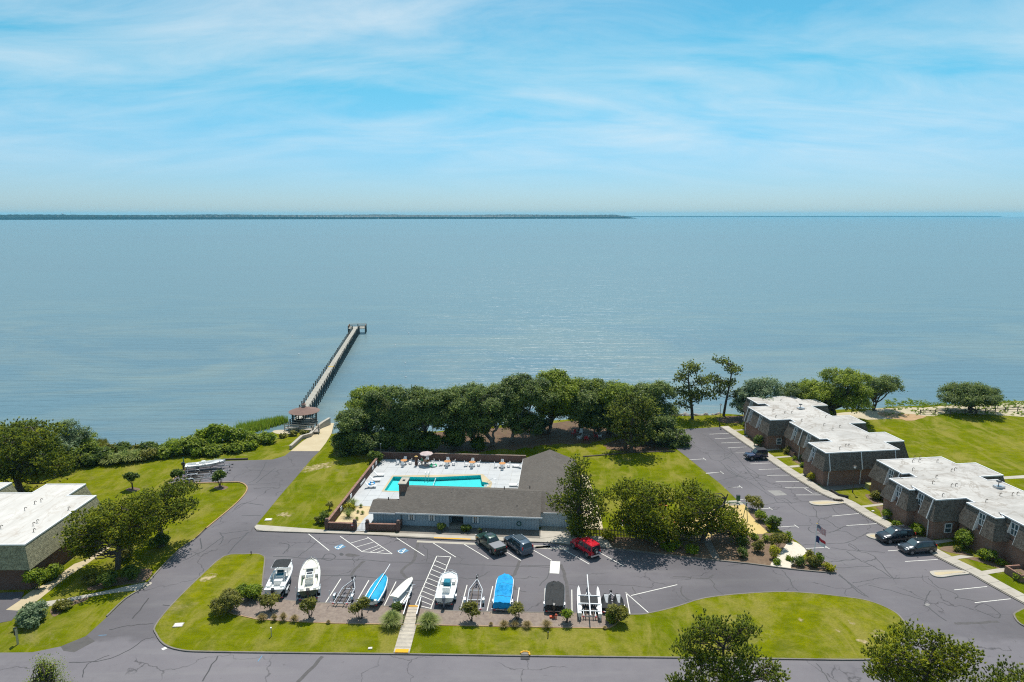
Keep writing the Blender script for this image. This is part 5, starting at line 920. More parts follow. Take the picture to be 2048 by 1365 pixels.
# ---- bed by the lot and playground
for i, (x, y, w, h, l, mt) in enumerate([(1505, 1020, 17, 28, 'bush behind the swing at the lot edge', 'shrub_olive'), (1518, 1042, 14, 22, 'low bright bushes along the lot edge', 'shrub_leaf'), (1545, 1058, 16, 28, 'dark full bush between playground and lot', 'shrub_dark'), (1556, 1098, 16, 36, 'upright shrub in the mulch by the shell bed', 'shrub_olive'), (1577, 1084, 9, 18, 'round bright bush at the lot edge', 'shrub_leaf'), (1483, 1092, 13, 20, 'open shrub near the pine branch', 'shrub_dark'), (1515, 1103, 13, 26, 'thin shrub in the middle of the mulch', 'shrub_olive'), (1484, 1115, 13, 22, 'dark shrub in the mulch near the road', 'shrub_dark'), (1545, 1118, 14, 26, 'yellowish loose shrub beside the shell bed', 'shrub_yellow'), (1533, 1083, 9, 13, 'small green shrub by the playground edge', 'shrub_leaf'), (1508, 1078, 10, 8, 'small pale shrub in the mulch by the playground', 'shrub_leaf'), (1554, 1128, 6, 8, 'tiny plant in the shell bed', 'shrub_leaf'), (1578, 1121, 5, 5, 'tiny weed in the middle of the shell bed', 'shrub_leaf'), (1598, 1131, 12, 16, 'left bush of the group round the flagpole', 'shrub_dark'), (1620, 1133, 14, 22, 'middle bush of the group round the flagpole', 'shrub_olive'), (1636, 1130, 12, 22, 'full bush behind the flagpole', 'shrub_leaf'), (1657, 1142, 12, 14, 'yellow green bush at the tip of the bed', 'shrub_yellow'), (1619, 1120, 9, 18, 'reddish tall bush just left of the flagpole', 'shrub_olive'), (1345, 1098, 24, 12, 'bright green ground cover before the picket fence', 'shrub_leaf'), (1380, 1104, 18, 10, 'bright low plants near the footpath', 'shrub_leaf'), (1216, 1082, 18, 18, 'yellowish low shrub behind the red off roader', 'shrub_yellow'), (1150, 1072, 18, 26, 'dark bush under the clubhouse pine', 'shrub_dark')]):
    shrub(x, y, w, h, l, 410 + i, mt, None, size=.09, dens=6.5, per=9, nsub=6)
# ---- in front of the townhouses
for i, (x, y, w, h, l, mt) in enumerate([(1494, 858, 9, 14, 'green bush at the far end of the far townhouse front', 'shrub_dark'), (1517, 893, 10, 22, 'round bush by the second gable of the far townhouse', 'shrub_dark'), (1575, 908, 8, 14, 'reddish open bush by the brick porch', 'shrub_olive'), (1605, 922, 5, 10, 'small dark bush near the brick porch', 'shrub_dark'), (1606, 934, 6, 7, 'first yellow green bush along the far townhouse', 'shrub_leaf'), (1617, 946, 7, 11, 'second yellow green bush along the far townhouse', 'shrub_leaf'), (1623, 962, 9, 16, 'bright yellow bush at the corner of the far townhouse', 'shrub_yellow'), (1588, 920, 5, 5, 'tiny bush beside the brick porch', 'shrub_leaf'),
    (1753, 999, 12, 18, 'olive clipped bush beside the lamp lawn', 'shrub_olive'), (1780, 1018, 7, 10, 'small dark bush by the near townhouse door', 'shrub_dark'), (1776, 1037, 11, 16, 'clipped round shrub on a stem before the near townhouse', 'shrub_leaf'), (1795, 1056, 9, 15, 'bright green bush against the brick wall', 'shrub_leaf'), (1834, 1068, 16, 22, 'large round bush behind the black vehicle', 'shrub_leaf'), (1820, 1064, 8, 10, 'smaller bush left of the large round bush', 'shrub_leaf'), (1934, 1098, 20, 36, 'tall loose bright bush at the recessed entrance', 'shrub_leaf'), (1972, 1122, 18, 20, 'wide clipped yellow green bush by the footpath', 'shrub_leaf'), (2002, 1130, 9, 10, 'small bush right of the wide clipped one', 'shrub_leaf'), (1913, 1102, 7, 8, 'small low plant left of the tall loose bush', 'shrub_olive'), (2034, 1160, 10, 12, 'plants beside the brick planter', 'shrub_leaf')]):
    shrub(x, y, w, h, l, 440 + i, mt, None, size=.085, dens=9, per=10, nsub=7, stem=.25 if i in (10,) else 0)
# ================================================================== BUILDINGS
def snap_plan(px, z, ang):
    """photo pixels of roof corners on the plane z -> rectilinear plan in the axes of the building (alternating edges)"""
    ca, sa = math.cos(ang), math.sin(ang)
    q = [P(a, b, z) for a, b in px]; q = [(p.x * ca + p.y * sa, -p.x * sa + p.y * ca) for p in q]; n_ = len(q); out = []
    lines = []
    for i in range(n_):
        a, b = q[i], q[(i + 1) % n_]
        lines.append(('v', (a[0] + b[0]) / 2) if abs(a[0] - b[0]) < abs(a[1] - b[1]) else ('h', (a[1] + b[1]) / 2))
    for i in range(n_):
        l0, l1 = lines[i - 1], lines[i]
        if l0[0] == l1[0]: out.append(q[i])
        else: out.append((l0[1], l1[1]) if l0[0] == 'v' else (l1[1], l0[1]))
    return out
def townhouse(label, plan, ang, windows, roofm, shinglem, vents, downs, brick='brick_red', lowwin=(), z1=5.6, zm=2.75, flare=0.75, name='townhouse'):
    """plan: counter-clockwise corners in building axes; mansard upper storey over a brick ground floor. windows: (edge, from, to) in metres along the edge"""
    root = thing(name, label, 'house', (0, 0, 0), ang)
    n_ = len(plan); ar = sum(plan[i][0] * plan[(i + 1) % n_][1] - plan[(i + 1) % n_][0] * plan[i][1] for i in range(n_))
    if ar < 0: plan = plan[::-1]; windows = [(n_ - 2 - e if e < n_ - 1 else n_ - 1, a, b) for e, a, b in windows]
    V2 = [Vector((a, b)) for a, b in plan]
    nor = []
    for i in range(n_):
        d = (V2[(i + 1) % n_] - V2[i]).normalized(); nor.append(Vector((d.y, -d.x)))
    def off(d): return [V2[i] + (nor[i - 1] + nor[i]) * d if abs(nor[i - 1].dot(nor[i])) < .5 else V2[i] + nor[i] * d for i in range(n_)]
    bot = off(flare); wall = off(0.02); brk = off(0.35); cap = off(0.08)
    mb = MB(); mb.sheet([[(p.x, p.y) for p in off(0.04)]], z1 + .02); mb.build('roof', roofm, root)
    mb = MB(); ring = [(p.x, p.y, z1 - .10) for p in cap] + [(p.x, p.y, z1 + .07) for p in cap] + [(p.x, p.y, z1 + .07) for p in off(-.10)] + [(p.x, p.y, z1 + .0) for p in off(-.10)]
    mb.add(ring, [(k * n_ + i, k * n_ + (i + 1) % n_, (k + 1) * n_ + (i + 1) % n_, (k + 1) * n_ + i) for k in range(3) for i in range(n_)]); mb.build('roof_edge', 'trim_white', root)
    mb = MB(); mb.add([(p.x, p.y, -.1) for p in brk] + [(p.x, p.y, zm + .3) for p in brk], [(i, (i + 1) % n_, n_ + (i + 1) % n_, n_ + i) for i in range(n_)]); mb.build('wall', brick, root)
    ms = MB()
    for i in range(n_):
        j = (i + 1) % n_; L = (V2[j] - V2[i]).length; d = (V2[j] - V2[i]) / L; nn = nor[i]
        ws = sorted([(a, b) for e, a, b in windows if e == i and b < L]); cuts = [0.0] + [t_ for w_ in ws for t_ in w_] + [L]
        for k in range(0, len(cuts), 2):
            s0, s1 = cuts[k], cuts[k + 1]; A = V2[i] + d * s0; B = V2[i] + d * s1
            a0 = bot[i] if s0 == 0 else A + nn * flare; b0 = bot[j] if s1 == L else B + nn * flare
            ms.add([(A.x, A.y, z1 - .02), (B.x, B.y, z1 - .02), (b0.x, b0.y, zm), (a0.x, a0.y, zm)], [(0, 3, 2, 1)])
            ms.add([(A.x - nn.x * .3, A.y - nn.y * .3, zm + .02), (B.x - nn.x * .3, B.y - nn.y * .3, zm + .02), (b0.x, b0.y, zm), (a0.x, a0.y, zm)], [(0, 1, 2, 3)])
        for (s0, s1) in ws:                                       # a window set upright into the slope between two white cheeks
            A = V2[i] + d * s0; B = V2[i] + d * s1; w_ = MB(); zt = z1 - .35
            at = lambda s, o_, z: (V2[i].x + d.x * s + nn.x * o_, V2[i].y + d.y * s + nn.y * o_, z)
            for s, sg in ((s0, 1), (s1, -1)):
                w_.add([at(s, .0, z1 - .04), at(s, flare + .02, zm), at(s, .0, zm), at(s + .05 * sg, .0, z1 - .04), at(s + .05 * sg, flare + .02, zm), at(s + .05 * sg, .0, zm)], [(0, 2, 1), (3, 4, 5), (0, 1, 4, 3), (1, 2, 5, 4)])
            f_ = w_.build('window_cheek', 'trim_white', root)
            w_ = MB(); w_.add([at(s0, .03, zm - .2), at(s1, .03, zm - .2), at(s1, .03, z1 - .1), at(s0, .03, z1 - .1)], [(0, 1, 2, 3)]); w_.build('wall', brick, root)
            mid = (s0 + s1) / 2; hw_ = (s1 - s0) / 2 - .12; zb, zt = zm + .95, z1 - .28; fr_ = MB(); q = lambda s, z: Vector(at(mid + s, .06, z))
            for a_, b_ in (((-hw_, zb), (hw_, zb)), ((-hw_, zt), (hw_, zt)), ((-hw_, zb), (-hw_, zt)), ((hw_, zb), (hw_, zt)), ((0, zb), (0, zt)), ((-hw_, (zb + zt) / 2), (hw_, (zb + zt) / 2))): fr_.bar(q(*a_), q(*b_), .1, .1)
            wo = fr_.build('window', 'trim_white', root); pn = MB(); pn.add([at(mid - hw_, .045, zb), at(mid + hw_, .045, zb), at(mid + hw_, .045, zt), at(mid - hw_, .045, zt)], [(0, 1, 2, 3)]); pn.build('pane', 'glass_blue', wo)
    ms.build('mansard', shinglem, root)
    for (e, s, z0, z2, w_) in lowwin:                                # ground-floor windows
        i = e; j = (i + 1) % n_; d = (V2[j] - V2[i]).normalized(); nn = nor[i]; q = lambda ds, z: Vector((V2[i].x + d.x * (s + ds) + nn.x * .39, V2[i].y + d.y * (s + ds) + nn.y * .39, z)); fr_ = MB()
        for a_, b_ in (((-w_, z0), (w_, z0)), ((-w_, z2), (w_, z2)), ((-w_, z0), (-w_, z2)), ((w_, z0), (w_, z2)), ((-w_, (z0 + z2) / 2), (w_, (z0 + z2) / 2))): fr_.bar(q(*a_), q(*b_), .1, .1)
        wo = fr_.build('window', 'trim_white', root); pn = MB(); o_ = nn * -.02; pn.add([q(-w_, z0) + Vector((o_.x, o_.y, 0)), q(w_, z0) + Vector((o_.x, o_.y, 0)), q(w_, z2) + Vector((o_.x, o_.y, 0)), q(-w_, z2) + Vector((o_.x, o_.y, 0))], [(0, 1, 2, 3)]); pn.build('pane', 'glass_blue', wo)
    for (e, s) in downs:
        i = e; j = (i + 1) % n_; d = (V2[j] - V2[i]).normalized(); nn = nor[i]; q = lambda o_, z: Vector((V2[i].x + d.x * s + nn.x * o_, V2[i].y + d.y * s + nn.y * o_, z))
        mb = MB(); mb.bar(q(.08, z1 - .1), q(flare + .06, zm + .05), .12); mb.bar(q(flare + .06, zm + .05), q(.44, zm - .3), .10); mb.bar(q(.44, zm - .3), q(.44, .1), .10); mb.build('downspout', 'trim_white', root)
    R_ = Matrix.Rotation(-ang, 3, 'Z')
    for (px, py, kind) in vents:
        p = R_ @ P(px, py, z1); mb = MB()
        if kind == 'p': mb.cyl((p.x, p.y, z1 + .22), .05, .45, 7); mb.build('vent_pipe', 'wood_grey', root)
        elif kind == 'g': mb.tube([(p.x, p.y, z1), (p.x, p.y, z1 + .4), (p.x + .16, p.y, z1 + .48), (p.x + .3, p.y, z1 + .36)], .045, 7); mb.build('vent_pipe', 'wood_dark', root)
        else:
            mb.box((p.x, p.y, z1 + .18), (1.3, .8, .32)); mb.build('roof_unit', 'galv', root); mb = MB(); mb.tube([(p.x - .1, p.y, z1 + .3), (p.x - .1, p.y, z1 + .8)], .05, 6); mb.lathe([(0, -.05), (.3, .05), (.38, .16), (.0, .1)], (p.x - .1, p.y, z1 + .85), 12); mb.build('dish', 'dark_metal', root)
    return root, plan, nor
AB = math.radians(7.6)
px1 = T8((235, 185), (355, 250), (430, 243), (445, 268), (250, 283), (475, 412), (690, 408), (720, 430), (675, 437), (985, 610), (1070, 605), (1085, 632), (870, 650), (1045, 750), (1800, 715), (1640, 640), (1840, 628), (1650, 540), (1475, 545), (1290, 450), (1455, 440), (1280, 368), (1100, 375), (905, 270), (1070, 262), (920, 205), (790, 208), (710, 168))
plan1 = snap_plan(px1, 5.6, AB)
V1 = [(x, y, 'g') for x, y in T8((580, 220), (500, 325), (620, 345), (690, 345), (525, 390), (790, 425), (1040, 390), (1020, 470), (1105, 518), (1180, 490), (1240, 685), (1270, 685), (1180, 715), (1460, 600), (955, 635), (480, 180))] + [(x, y, 'u') for x, y in T8((785, 300))]
# edges: 0 front m1, 4 front m2, 5 side m2, 8 front m3, 12 front m4, 13 end wall
house1, plan1, nor1 = townhouse('far brick and shingle townhouse row with stepped white flat roof beside the lot', plan1, AB, [(0, 1.6, 2.8), (4, 1.2, 2.4), (4, 5.0, 6.2), (8, 2.0, 3.2), (8, 6.3, 7.5), (12, 1.4, 2.6)], 'roof_membrane', 'mansard_shingle', V1, [(13, .5), (13, 6.2), (13, 12.3), (4, .35), (8, 4.7)], lowwin=[(5, 1.8, .9, 2.1, .45)])
px2 = T7((540, 108), (805, 248), (885, 240), (925, 278), (690, 300), (865, 412), (895, 410), (890, 370), (1155, 520), (1460, 490), (1530, 540), (1460, 545), (1765, 700), (1800, 698), (1790, 645), (2260, 882), (2700, 850), (2230, 505), (1990, 405), (1770, 310), (1670, 312), (1590, 275), (1830, 262), (1560, 138), (1360, 145), (1195, 75))
plan2 = snap_plan(px2, 5.6, AB)
V2_ = [(x, y, 'g') for x, y in T7((905, 130), (970, 125), (905, 215), (1300, 225), (1335, 215), (1110, 350), (1300, 380), (1345, 375), (1145, 290), (1210, 480), (1655, 540), (1800, 475), (1925, 470), (1975, 465), (785, 290), (920, 90), (980, 90), (1155, 130))] + [(x, y, 'u') for x, y in T7((1790, 390))]
house2, plan2, nor2 = townhouse('near brick and shingle townhouse row with stepped white flat roof at the right edge', plan2, AB, [(0, 3.0, 4.2), (4, 1.7, 2.9), (7, 1.7, 2.9), (11, 2.2, 3.4), (14, 2.0, 3.3)], 'roof_membrane', 'mansard_shingle', V2_, [(7, 4.6), (0, 5.4)], lowwin=[(8, 2.0, .9, 2.2, .5)])
# left townhouse
AL = math.radians(0.5)
pxl = T1((-700, 990), (-700, 955), (320, 960), (490, 862), (870, 870), (690, 980), (1000, 988)) + T2((205, 135), (-500, 112))
planl = snap_plan(pxl, 5.6, AL)
VL = [(x, y, 'g') for x, y in T1((355, 1070), (420, 1045), (255, 1135), (340, 1290), (380, 1262), (345, 1355), (700, 1130), (10, 1320))]
townhouse('brick townhouse with olive shingles and bright white roof at the left edge', planl, AL, [(7, 1.15, 2.6)], 'roof_membrane_bright', 'mansard_olive', VL, [(6, 14.0), (6, 8.0), (6, .4)], brick='brick_dark')
pxl2 = [(-140, 986), (-140, 966), (18, 967), (2, 985)]
townhouse('white roof corner of a second townhouse at the left edge', snap_plan([(-140, 982), (-140, 966), (19, 967), (0, 980)], 5.6, AL), AL, [], 'roof_membrane_bright', 'mansard_olive', [], [], brick='brick_dark')
def lump(name, mat, parent, c, d, rz=0.0, top=(1, 1)):
    mb = MB(); mb.box(c, d, rz, top=top); return mb.build(name, mat, parent)
# brick porch planter of the far row, planter at the right edge, electrical box
b = P(*T8((740, 775))[0]); g_ = thing('brick_planter', 'square red brick planter at the far townhouse porch', 'planter', b, AB)
for (x, y, w, d) in ((0, -.9, 2.2, .22), (0, .9, 2.2, .22), (-1, 0, .22, 1.6), (1, 0, .22, 1.6)): lump('wall', 'brick_red', g_, (x, y, .45), (w, d, 1.0))
lump('soil', 'mulch', g_, (0, 0, .3), (1.8, 1.6, .5))
b = P(*T7((2030, 1300))[0]); g_ = thing('brick_planter', 'brick planter with dark water cut by the right edge', 'planter', b, AB)
for (x, y, w, d) in ((0, -1.1, 2.8, .22), (0, 1.1, 2.8, .22), (-1.3, 0, .22, 2), (1.3, 0, .22, 2)): lump('wall', 'brick_red', g_, (x, y, .45), (w, d, 1.0))
lump('soil', 'mulch', g_, (0, 0, .3), (2.4, 2, .5))
b = P(*T7((490, 400))[0]); g_ = thing('transformer_box', 'olive green transformer box on the lawn between the townhouses', 'utility box', (b.x, b.y, 0), AB); lump('body', 'box_olive', g_, (0, 0, .42), (1.8, 1.1, .86)); lump('lid', 'box_olive', g_, (0, 0, .9), (1.9, 1.2, .1)); lump('plinth', 'concrete', g_, (0, 0, .04), (2.1, 1.4, .08))
b = P(*T7((70, 430))[0]); e = P(*T7((250, 500))[0]); g_ = thing('retaining_edge', 'low dark retaining edge with steps beside the lamp lawn', 'wall'); mb = MB(); mb.strip([b, P(*T7((150, 480))[0]), e], .25, 0, .45); mb.build('wall', 'dark_metal', g_)
for k in range(5):
    p = P(*T7((110, 525))[0]).lerp(P(*T7((185, 530))[0]), k / 4); lump('step', 'wood_dark', g_, (p.x, p.y, .2), (.18, .5, .26), AB)

# ------------------------------------------------------------------ clubhouse
club = thing('clubhouse', 'low grey blue clubhouse with shingled gable roofs beside the pool', 'house', (CO.x, CO.y, 0), CROT)
def cpoly(name, mat, vs, fs, parent=club): mb = MB(); mb.add(vs, fs); return mb.build(name, mat, parent)
ze, zr = 2.42, 4.22
def gable(u0, u1, v0, v1, ze, zr, vr, name='roof', th=.12):
    vs = [(u0, v0, ze), (u1, v0, ze), (u1, vr, zr), (u0, vr, zr), (u1, v1, ze), (u0, v1, ze)]; low = [(a, b, c - th) for a, b, c in vs]
    return cpoly(name, 'roof_shingle', vs + low, [(0, 1, 2, 3), (3, 2, 4, 5), (6, 9, 8, 7), (9, 11, 10, 8), (0, 6, 7, 1), (5, 4, 10, 11), (0, 3, 9, 6), (3, 5, 11, 9), (1, 7, 8, 2), (2, 8, 10, 4)])
gable(-.7, 19.95, -.83, 9.25, ze, zr, 4.2)
gable(-4.5, -.66, -.98, 3.9, ze - .02, 3.24, 1.45)
# east wing: ridge runs toward the bay, hipped at the street end
E_ = [(16.1, 22.3, ze), (25.3, 22.3, ze), (20.7, 22.3, zr), (16.1, 6.5, ze), (20.7, 4.25, zr - .02), (25.3, .85, ze), (19.5, .85, ze), (19.5, 4.25, zr - .03)]
cpoly('roof', 'roof_shingle', E_ + [(a, b, c - .12) for a, b, c in E_], [(0, 3, 4, 2), (2, 4, 5, 1), (4, 7, 6, 5), (0, 2, 10, 8), (2, 1, 9, 10), (1, 5, 13, 9), (5, 6, 14, 13), (3, 0, 8, 11), (8, 10, 12, 11), (10, 9, 13, 12)])
# walls
def wallbox(u0, u1, v0, v1, h, mat, nm='wall'): return lump(nm, mat, club, ((u0 + u1) / 2, (v0 + v1) / 2, h / 2), (u1 - u0, v1 - v0, h))
mb = MB()   # front wall with an opening for the recessed entrance, gable ends
def wquad(u0, u1, v, z0=0.0, z1=2.46): mb.add([(u0, v, z0), (u1, v, z0), (u1, v, z1), (u0, v, z1)], [(0, 1, 2, 3)])
wquad(0, 6.85, 0); wquad(8.95, 19.7, 0); wquad(6.85, 8.95, 1.5); wquad(6.85, 8.95, 0, 2.25)
mb.add([(6.85, 0, 0), (6.85, 1.5, 0), (6.85, 1.5, 2.4), (6.85, 0, 2.4)], [(0, 1, 2, 3)]); mb.add([(8.95, 1.5, 0), (8.95, 0, 0), (8.95, 0, 2.4), (8.95, 1.5, 2.4)], [(0, 1, 2, 3)])
mb.add([(0, 0, 0), (0, 8.4, 0), (0, 8.4, 2.6), (0, 4.2, 4.1), (0, 0, 2.6)], [(4, 3, 2, 1, 0)]); mb.add([(19.7, 0, 0), (19.7, 8.4, 0), (19.7, 8.4, 2.6), (19.7, 4.2, 4.1), (19.7, 0, 2.6)], [(0, 1, 2, 3, 4)]); mb.add([(0, 8.4, 0), (16.5, 8.4, 0), (16.5, 8.4, 2.46), (0, 8.4, 2.46)], [(3, 2, 1, 0)])
mb.build('wall', 'siding_blue', club)
mb = MB(); mb.add([(-4.05, -.25, 0), (-.05, -.25, 0), (-.05, -.25, 2.5), (-4.05, -.25, 2.5), (-4.05, 3.4, 0), (-4.05, 3.4, 2.5), (-4.05, 1.45, 3.1), (-.05, 3.4, 0), (-.05, 3.4, 2.5)], [(0, 1, 2, 3), (4, 0, 3, 6, 5), (7, 4, 5, 8)]); mb.build('wall', 'siding_blue', club)
mb = MB(); mb.add([(19.7, 1.3, 0), (24.4, 1.3, 0), (24.4, 1.3, 2.5), (19.7, 1.3, 2.5), (24.4, 21.8, 0), (24.4, 21.8, 2.5), (16.6, 21.8, 0), (16.6, 21.8, 2.5), (20.5, 21.8, 4.1), (16.6, 8.4, 0), (16.6, 8.4, 2.5)], [(0, 1, 2, 3), (1, 4, 5, 2), (4, 6, 7, 8, 5), (6, 9, 10, 7)]); mb.build('wall', 'siding_pale', club)
for k in range(48):                                             # battens
    u = .2 + k * .41
    if 6.7 < u < 9.05 or u > 19.6: continue
    lump('batten', 'siding_blue', club, (u, -.018, 1.2), (.045, .035, 2.35))
for k in range(9): lump('batten', 'siding_blue', club, (-3.9 + k * .43, -.268, 1.2), (.045, .035, 2.35))
for k in range(11): lump('batten', 'siding_pale', club, (19.9 + k * .42, 1.282, 1.2), (.045, .035, 2.35))
lump('door', 'door_dark', club, (7.9, 1.46, 1.02), (1.7, .06, 2.04)); lump('door_step', 'concrete', club, (7.9, .6, .08), (2.3, 2.2, .16))
for (u, w_, z0, z2) in ((1.45, .52, .95, 2.12), (4.4, .52, .95, 2.12), (10.7, .52, .85, 2.08), (13.9, .95, 1.86, 2.12), (17.6, .5, 1.88, 2.12)):
    mb = MB(); q = lambda s, z: Vector((u + s, -.045, z))
    for a_, b_ in (((-w_, z0), (w_, z0)), ((-w_, z2), (w_, z2)), ((-w_, z0), (-w_, z2)), ((w_, z0), (w_, z2))): mb.bar(q(*a_), q(*b_), .09, .09)
    wo = mb.build('window', 'siding_trim', club); mb = MB(); mb.add([q(-w_, z0) + Vector((0, .02, 0)), q(w_, z0) + Vector((0, .02, 0)), q(w_, z2) + Vector((0, .02, 0)), q(-w_, z2) + Vector((0, .02, 0))], [(0, 1, 2, 3)]); mb.build('pane', 'glass_blue', wo)
    if w_ == .52:
        for s in (-.36, .36): lump('shutter_panel', 'trim_white', wo, (u + s, -.05, (z0 + z2) / 2), (.26, .02, z2 - z0 - .12))
        lump('mullion', 'trim_white', wo, (u, -.055, (z0 + z2) / 2), (.07, .02, z2 - z0 - .1))
lump('fascia', 'trim_white', club, (9.78, -.86, ze - .09), (20.9, .05, .2)); lump('fascia', 'trim_white', club, (-2.58, -1.01, ze - .11), (3.8, .05, .2)); lump('fascia', 'trim_white', club, (22.8, .82, ze - .08), (5.0, .05, .2)); lump('fascia', 'trim_white', club, (16.07, 14.4, ze - .08), (.05, 15.7, .2))
for (u, v) in ((5.4, -.06), (17.0, -.06), (19.5, -.06)): mb = MB(); mb.bar((u, v, .15), (u, v, 2.3), .08); mb.build('downspout', 'siding_blue', club)
ch = MB(); ch.box((-.55, 4.3, 2.5), (1.0, 2.3, 5.0)); cho = ch.build('chimney', 'brick_red', club); lump('cap', 'concrete', cho, (-.55, 4.3, 5.08), (1.2, 2.5, .18)); lump('flue', 'dark_metal', cho, (-.55, 4.3, 5.2), (.35, .45, .1))
for (px, py, zz) in [(*T4((1037, 612))[0], 3.6), (*T4((1710, 745))[0], 2.9), (*T4((1842, 545))[0], 3.2), (*T4((1962, 485))[0], 3.4), (*T4((1580, 552))[0], 4.0), (*T4((395, 662))[0], 3.2)]:
    p = P(px, py, zz) - CO; u, v = p.dot(CU), p.dot(CV); mb = MB(); mb.tube([(u, v, zz - .3), (u, v, zz + .35)], [.07, .07], 7); mb.build('vent_pipe', 'dark_metal', club)
for (px, py) in T4((1915, 490), (1910, 540)):
    p = P(px, py, 3.2) - CO; lump('roof_vent', 'red_paint', club, (p.dot(CU), p.dot(CV), 3.24), (.4, .3, .14))
mb = MB(); mb.lathe([(.30, -.06), (.36, 0), (.30, .06), (.24, 0), (.30, -.06)], n=16); o = mb.build('hose_reel', 'green_metal'); o.location = C(16.9, -.12, 1.05); o.rotation_euler = (math.pi / 2, 0, CROT); tag(o, 'coiled green garden hose hung on the clubhouse wall', 'hose')
# brick walls round the pool
def bwall(label, pts, h=1.3, w=.28, mat='brick_dark', posts=()):
    r_ = thing('brick_wall', label, 'wall'); mb = MB(); mb.strip(pts, w, -.05, h - .08); mb.build('wall', mat, r_); mb = MB(); mb.strip(pts, w + .1, h - .078, h); mb.build('coping', 'brick_red', r_)
    for p in posts:
        mb = MB(); mb.box((p.x, p.y, h * .5 + .1), (.5, .5, h + .2), CROT); pr = mb.build('pillar', mat, r_); mb = MB(); mb.lathe([(.05, 0), (.24, .08), (.26, .2), (.2, .36), (0, .42)], (p.x, p.y, h + .2), 10); mb.build('finial', 'cedar', pr, True)
    return r_
bwall('long dark brick wall on the drive side of the pool deck', [C(-10.24, -1.7), C(-10.22, 26.45)], 1.3)
bwall('dark brick wall along the back of the pool deck', [C(-10.35, 26.75), C(16.3, 26.95)], 1.35)
bwall('short brick wall left of the pool gate path', [C(-10.4, -1.95), C(-6.2, -1.95)], 1.15, posts=[C(-10.3, -1.95), C(-6.25, -1.95)])
bwall('short brick wall right of the pool gate path, joined to the clubhouse', [C(-4.45, -1.9), C(-.02, -1.75), C(.03, -.3)], 1.15, posts=[C(-4.45, -1.9), C(-.05, -1.75)])
g_ = thing('pool_gate', 'white metal gate on the path between the brick walls', 'gate', C(-5.33, -1.9), CROT)
for k in range(9): mb = MB(); mb.bar((-.78 + k * .195, 0, .16), (-.78 + k * .195, 0, 1.15), .03); mb.build('bar', 'trim_white', g_)
for z in (.25, 1.1): mb = MB(); mb.bar((-.8, .035, z), (.8, .035, z), .04); mb.build('rail', 'trim_white', g_)
o = lump('notice_sign', 'red_paint', None, tuple(C(-6.55, -2.2, .95)), (.34, .03, .42), CROT); tag(o, 'small red and white notice on the brick wall by the gate', 'sign'); lump('panel', 'trim_white', o, (C(-6.55, -2.2, .95) + CV * -.02)[:], (.3, .02, .18), CROT)
for k, (v, lab) in enumerate(((3.5, 'white notice panel on the pool wall, nearest the gate'), (8.2, 'larger white notice panel on the pool wall, second from the gate'), (14.5, 'long low white rack leaning on the pool wall'), (20.5, 'white panel on the pool wall beyond the rack'), (22.6, 'white life ring board on the pool wall near the back corner'))):
    g_ = thing('wall_panel', lab, 'panel', C(-10.04, v), CROT); w_ = 2.6 if k == 2 else .8; lump('board', 'plastic_white', g_, (0.03, 0, .75 if k != 2 else .5), (.03, w_, .6 if k != 2 else .3)); lump('frame', 'alu', g_, (0.0, 0, .75 if k != 2 else .5), (.03, w_ + .08, .68 if k != 2 else .38))
# ------------------------------------------------------------------ pier and gazebo
A0 = P(622, 800, 0.9); A1 = P(712, 657, 0.9); pd = (A1 - A0); PL = pd.length; pd.normalize(); pn_ = Vector((-pd.y, pd.x, 0)); PZ = .9
A0 = A0 - pd * 22
PL += 22
pier = thing('pier', 'long straight timber pier on rows of dark piles running out into the bay', 'pier', (0, 0, 0))
hw_ = 1.0
def onp(t_, s, z): q = A0 + pd * t_ + pn_ * s; return (q.x, q.y, z)
npk = 60
for k in range(npk):                                               # deck in short bays
    t0, t1 = PL * k / npk + .02, PL * (k + 1) / npk - .02; mb = MB(); mb.add([onp(t0, -hw_, PZ), onp(t1, -hw_, PZ), onp(t1, hw_, PZ), onp(t0, hw_, PZ), onp(t0, -hw_, PZ - .12), onp(t1, -hw_, PZ - .12), onp(t1, hw_, PZ - .12), onp(t0, hw_, PZ - .12)], [(0, 1, 2, 3), (7, 6, 5, 4), (0, 4, 5, 1), (2, 6, 7, 3), (1, 5, 6, 2), (3, 7, 4, 0)]); mb.build('deck_panel', 'pier_deck', pier)
for s in (-1, 1):
    for k in range(45):
        t_ = 3 + (PL - 4) * k / 44; a = onp(t_, s * (hw_ + .17), WZ - 2.5); b = onp(t_ + random.uniform(-.04, .04), s * (hw_ + .17) + random.uniform(-.03, .03), PZ + 1.05 + random.uniform(-.12, .12)); mb = MB(); mb.tube([a, b], [.17, .15], 7); po = mb.build('piling', 'pile_wood', pier, True)
    mb = MB(); mb.bar(onp(0, s * (hw_ - .12), PZ - .27), onp(PL, s * (hw_ - .12), PZ - .27), .18, .26); mb.build('stringer', 'pile_wood', pier)
    for z in (.55, .95): mb = MB(); mb.bar(onp(3, s * (hw_ + .0), PZ + z), onp(PL - 2, s * (hw_ + .0), PZ + z), .05, .09); mb.build('rail', 'pile_wood', pier)
mb = MB()
for (t0, t1, s0, s1) in ((PL - .5, PL + 4.5, -3.5, 2.9),): mb.add([onp(t0, s0, PZ + .01), onp(t1, s0, PZ + .01), onp(t1, s1, PZ + .01), onp(t0, s1, PZ + .01), onp(t0, s0, PZ - .2), onp(t1, s0, PZ - .2), onp(t1, s1, PZ - .2), onp(t0, s1, PZ - .2)], [(0, 1, 2, 3), (7, 6, 5, 4), (0, 4, 5, 1), (2, 6, 7, 3), (1, 5, 6, 2), (3, 7, 4, 0)])
mb.build('pier_head', 'pier_deck', pier)
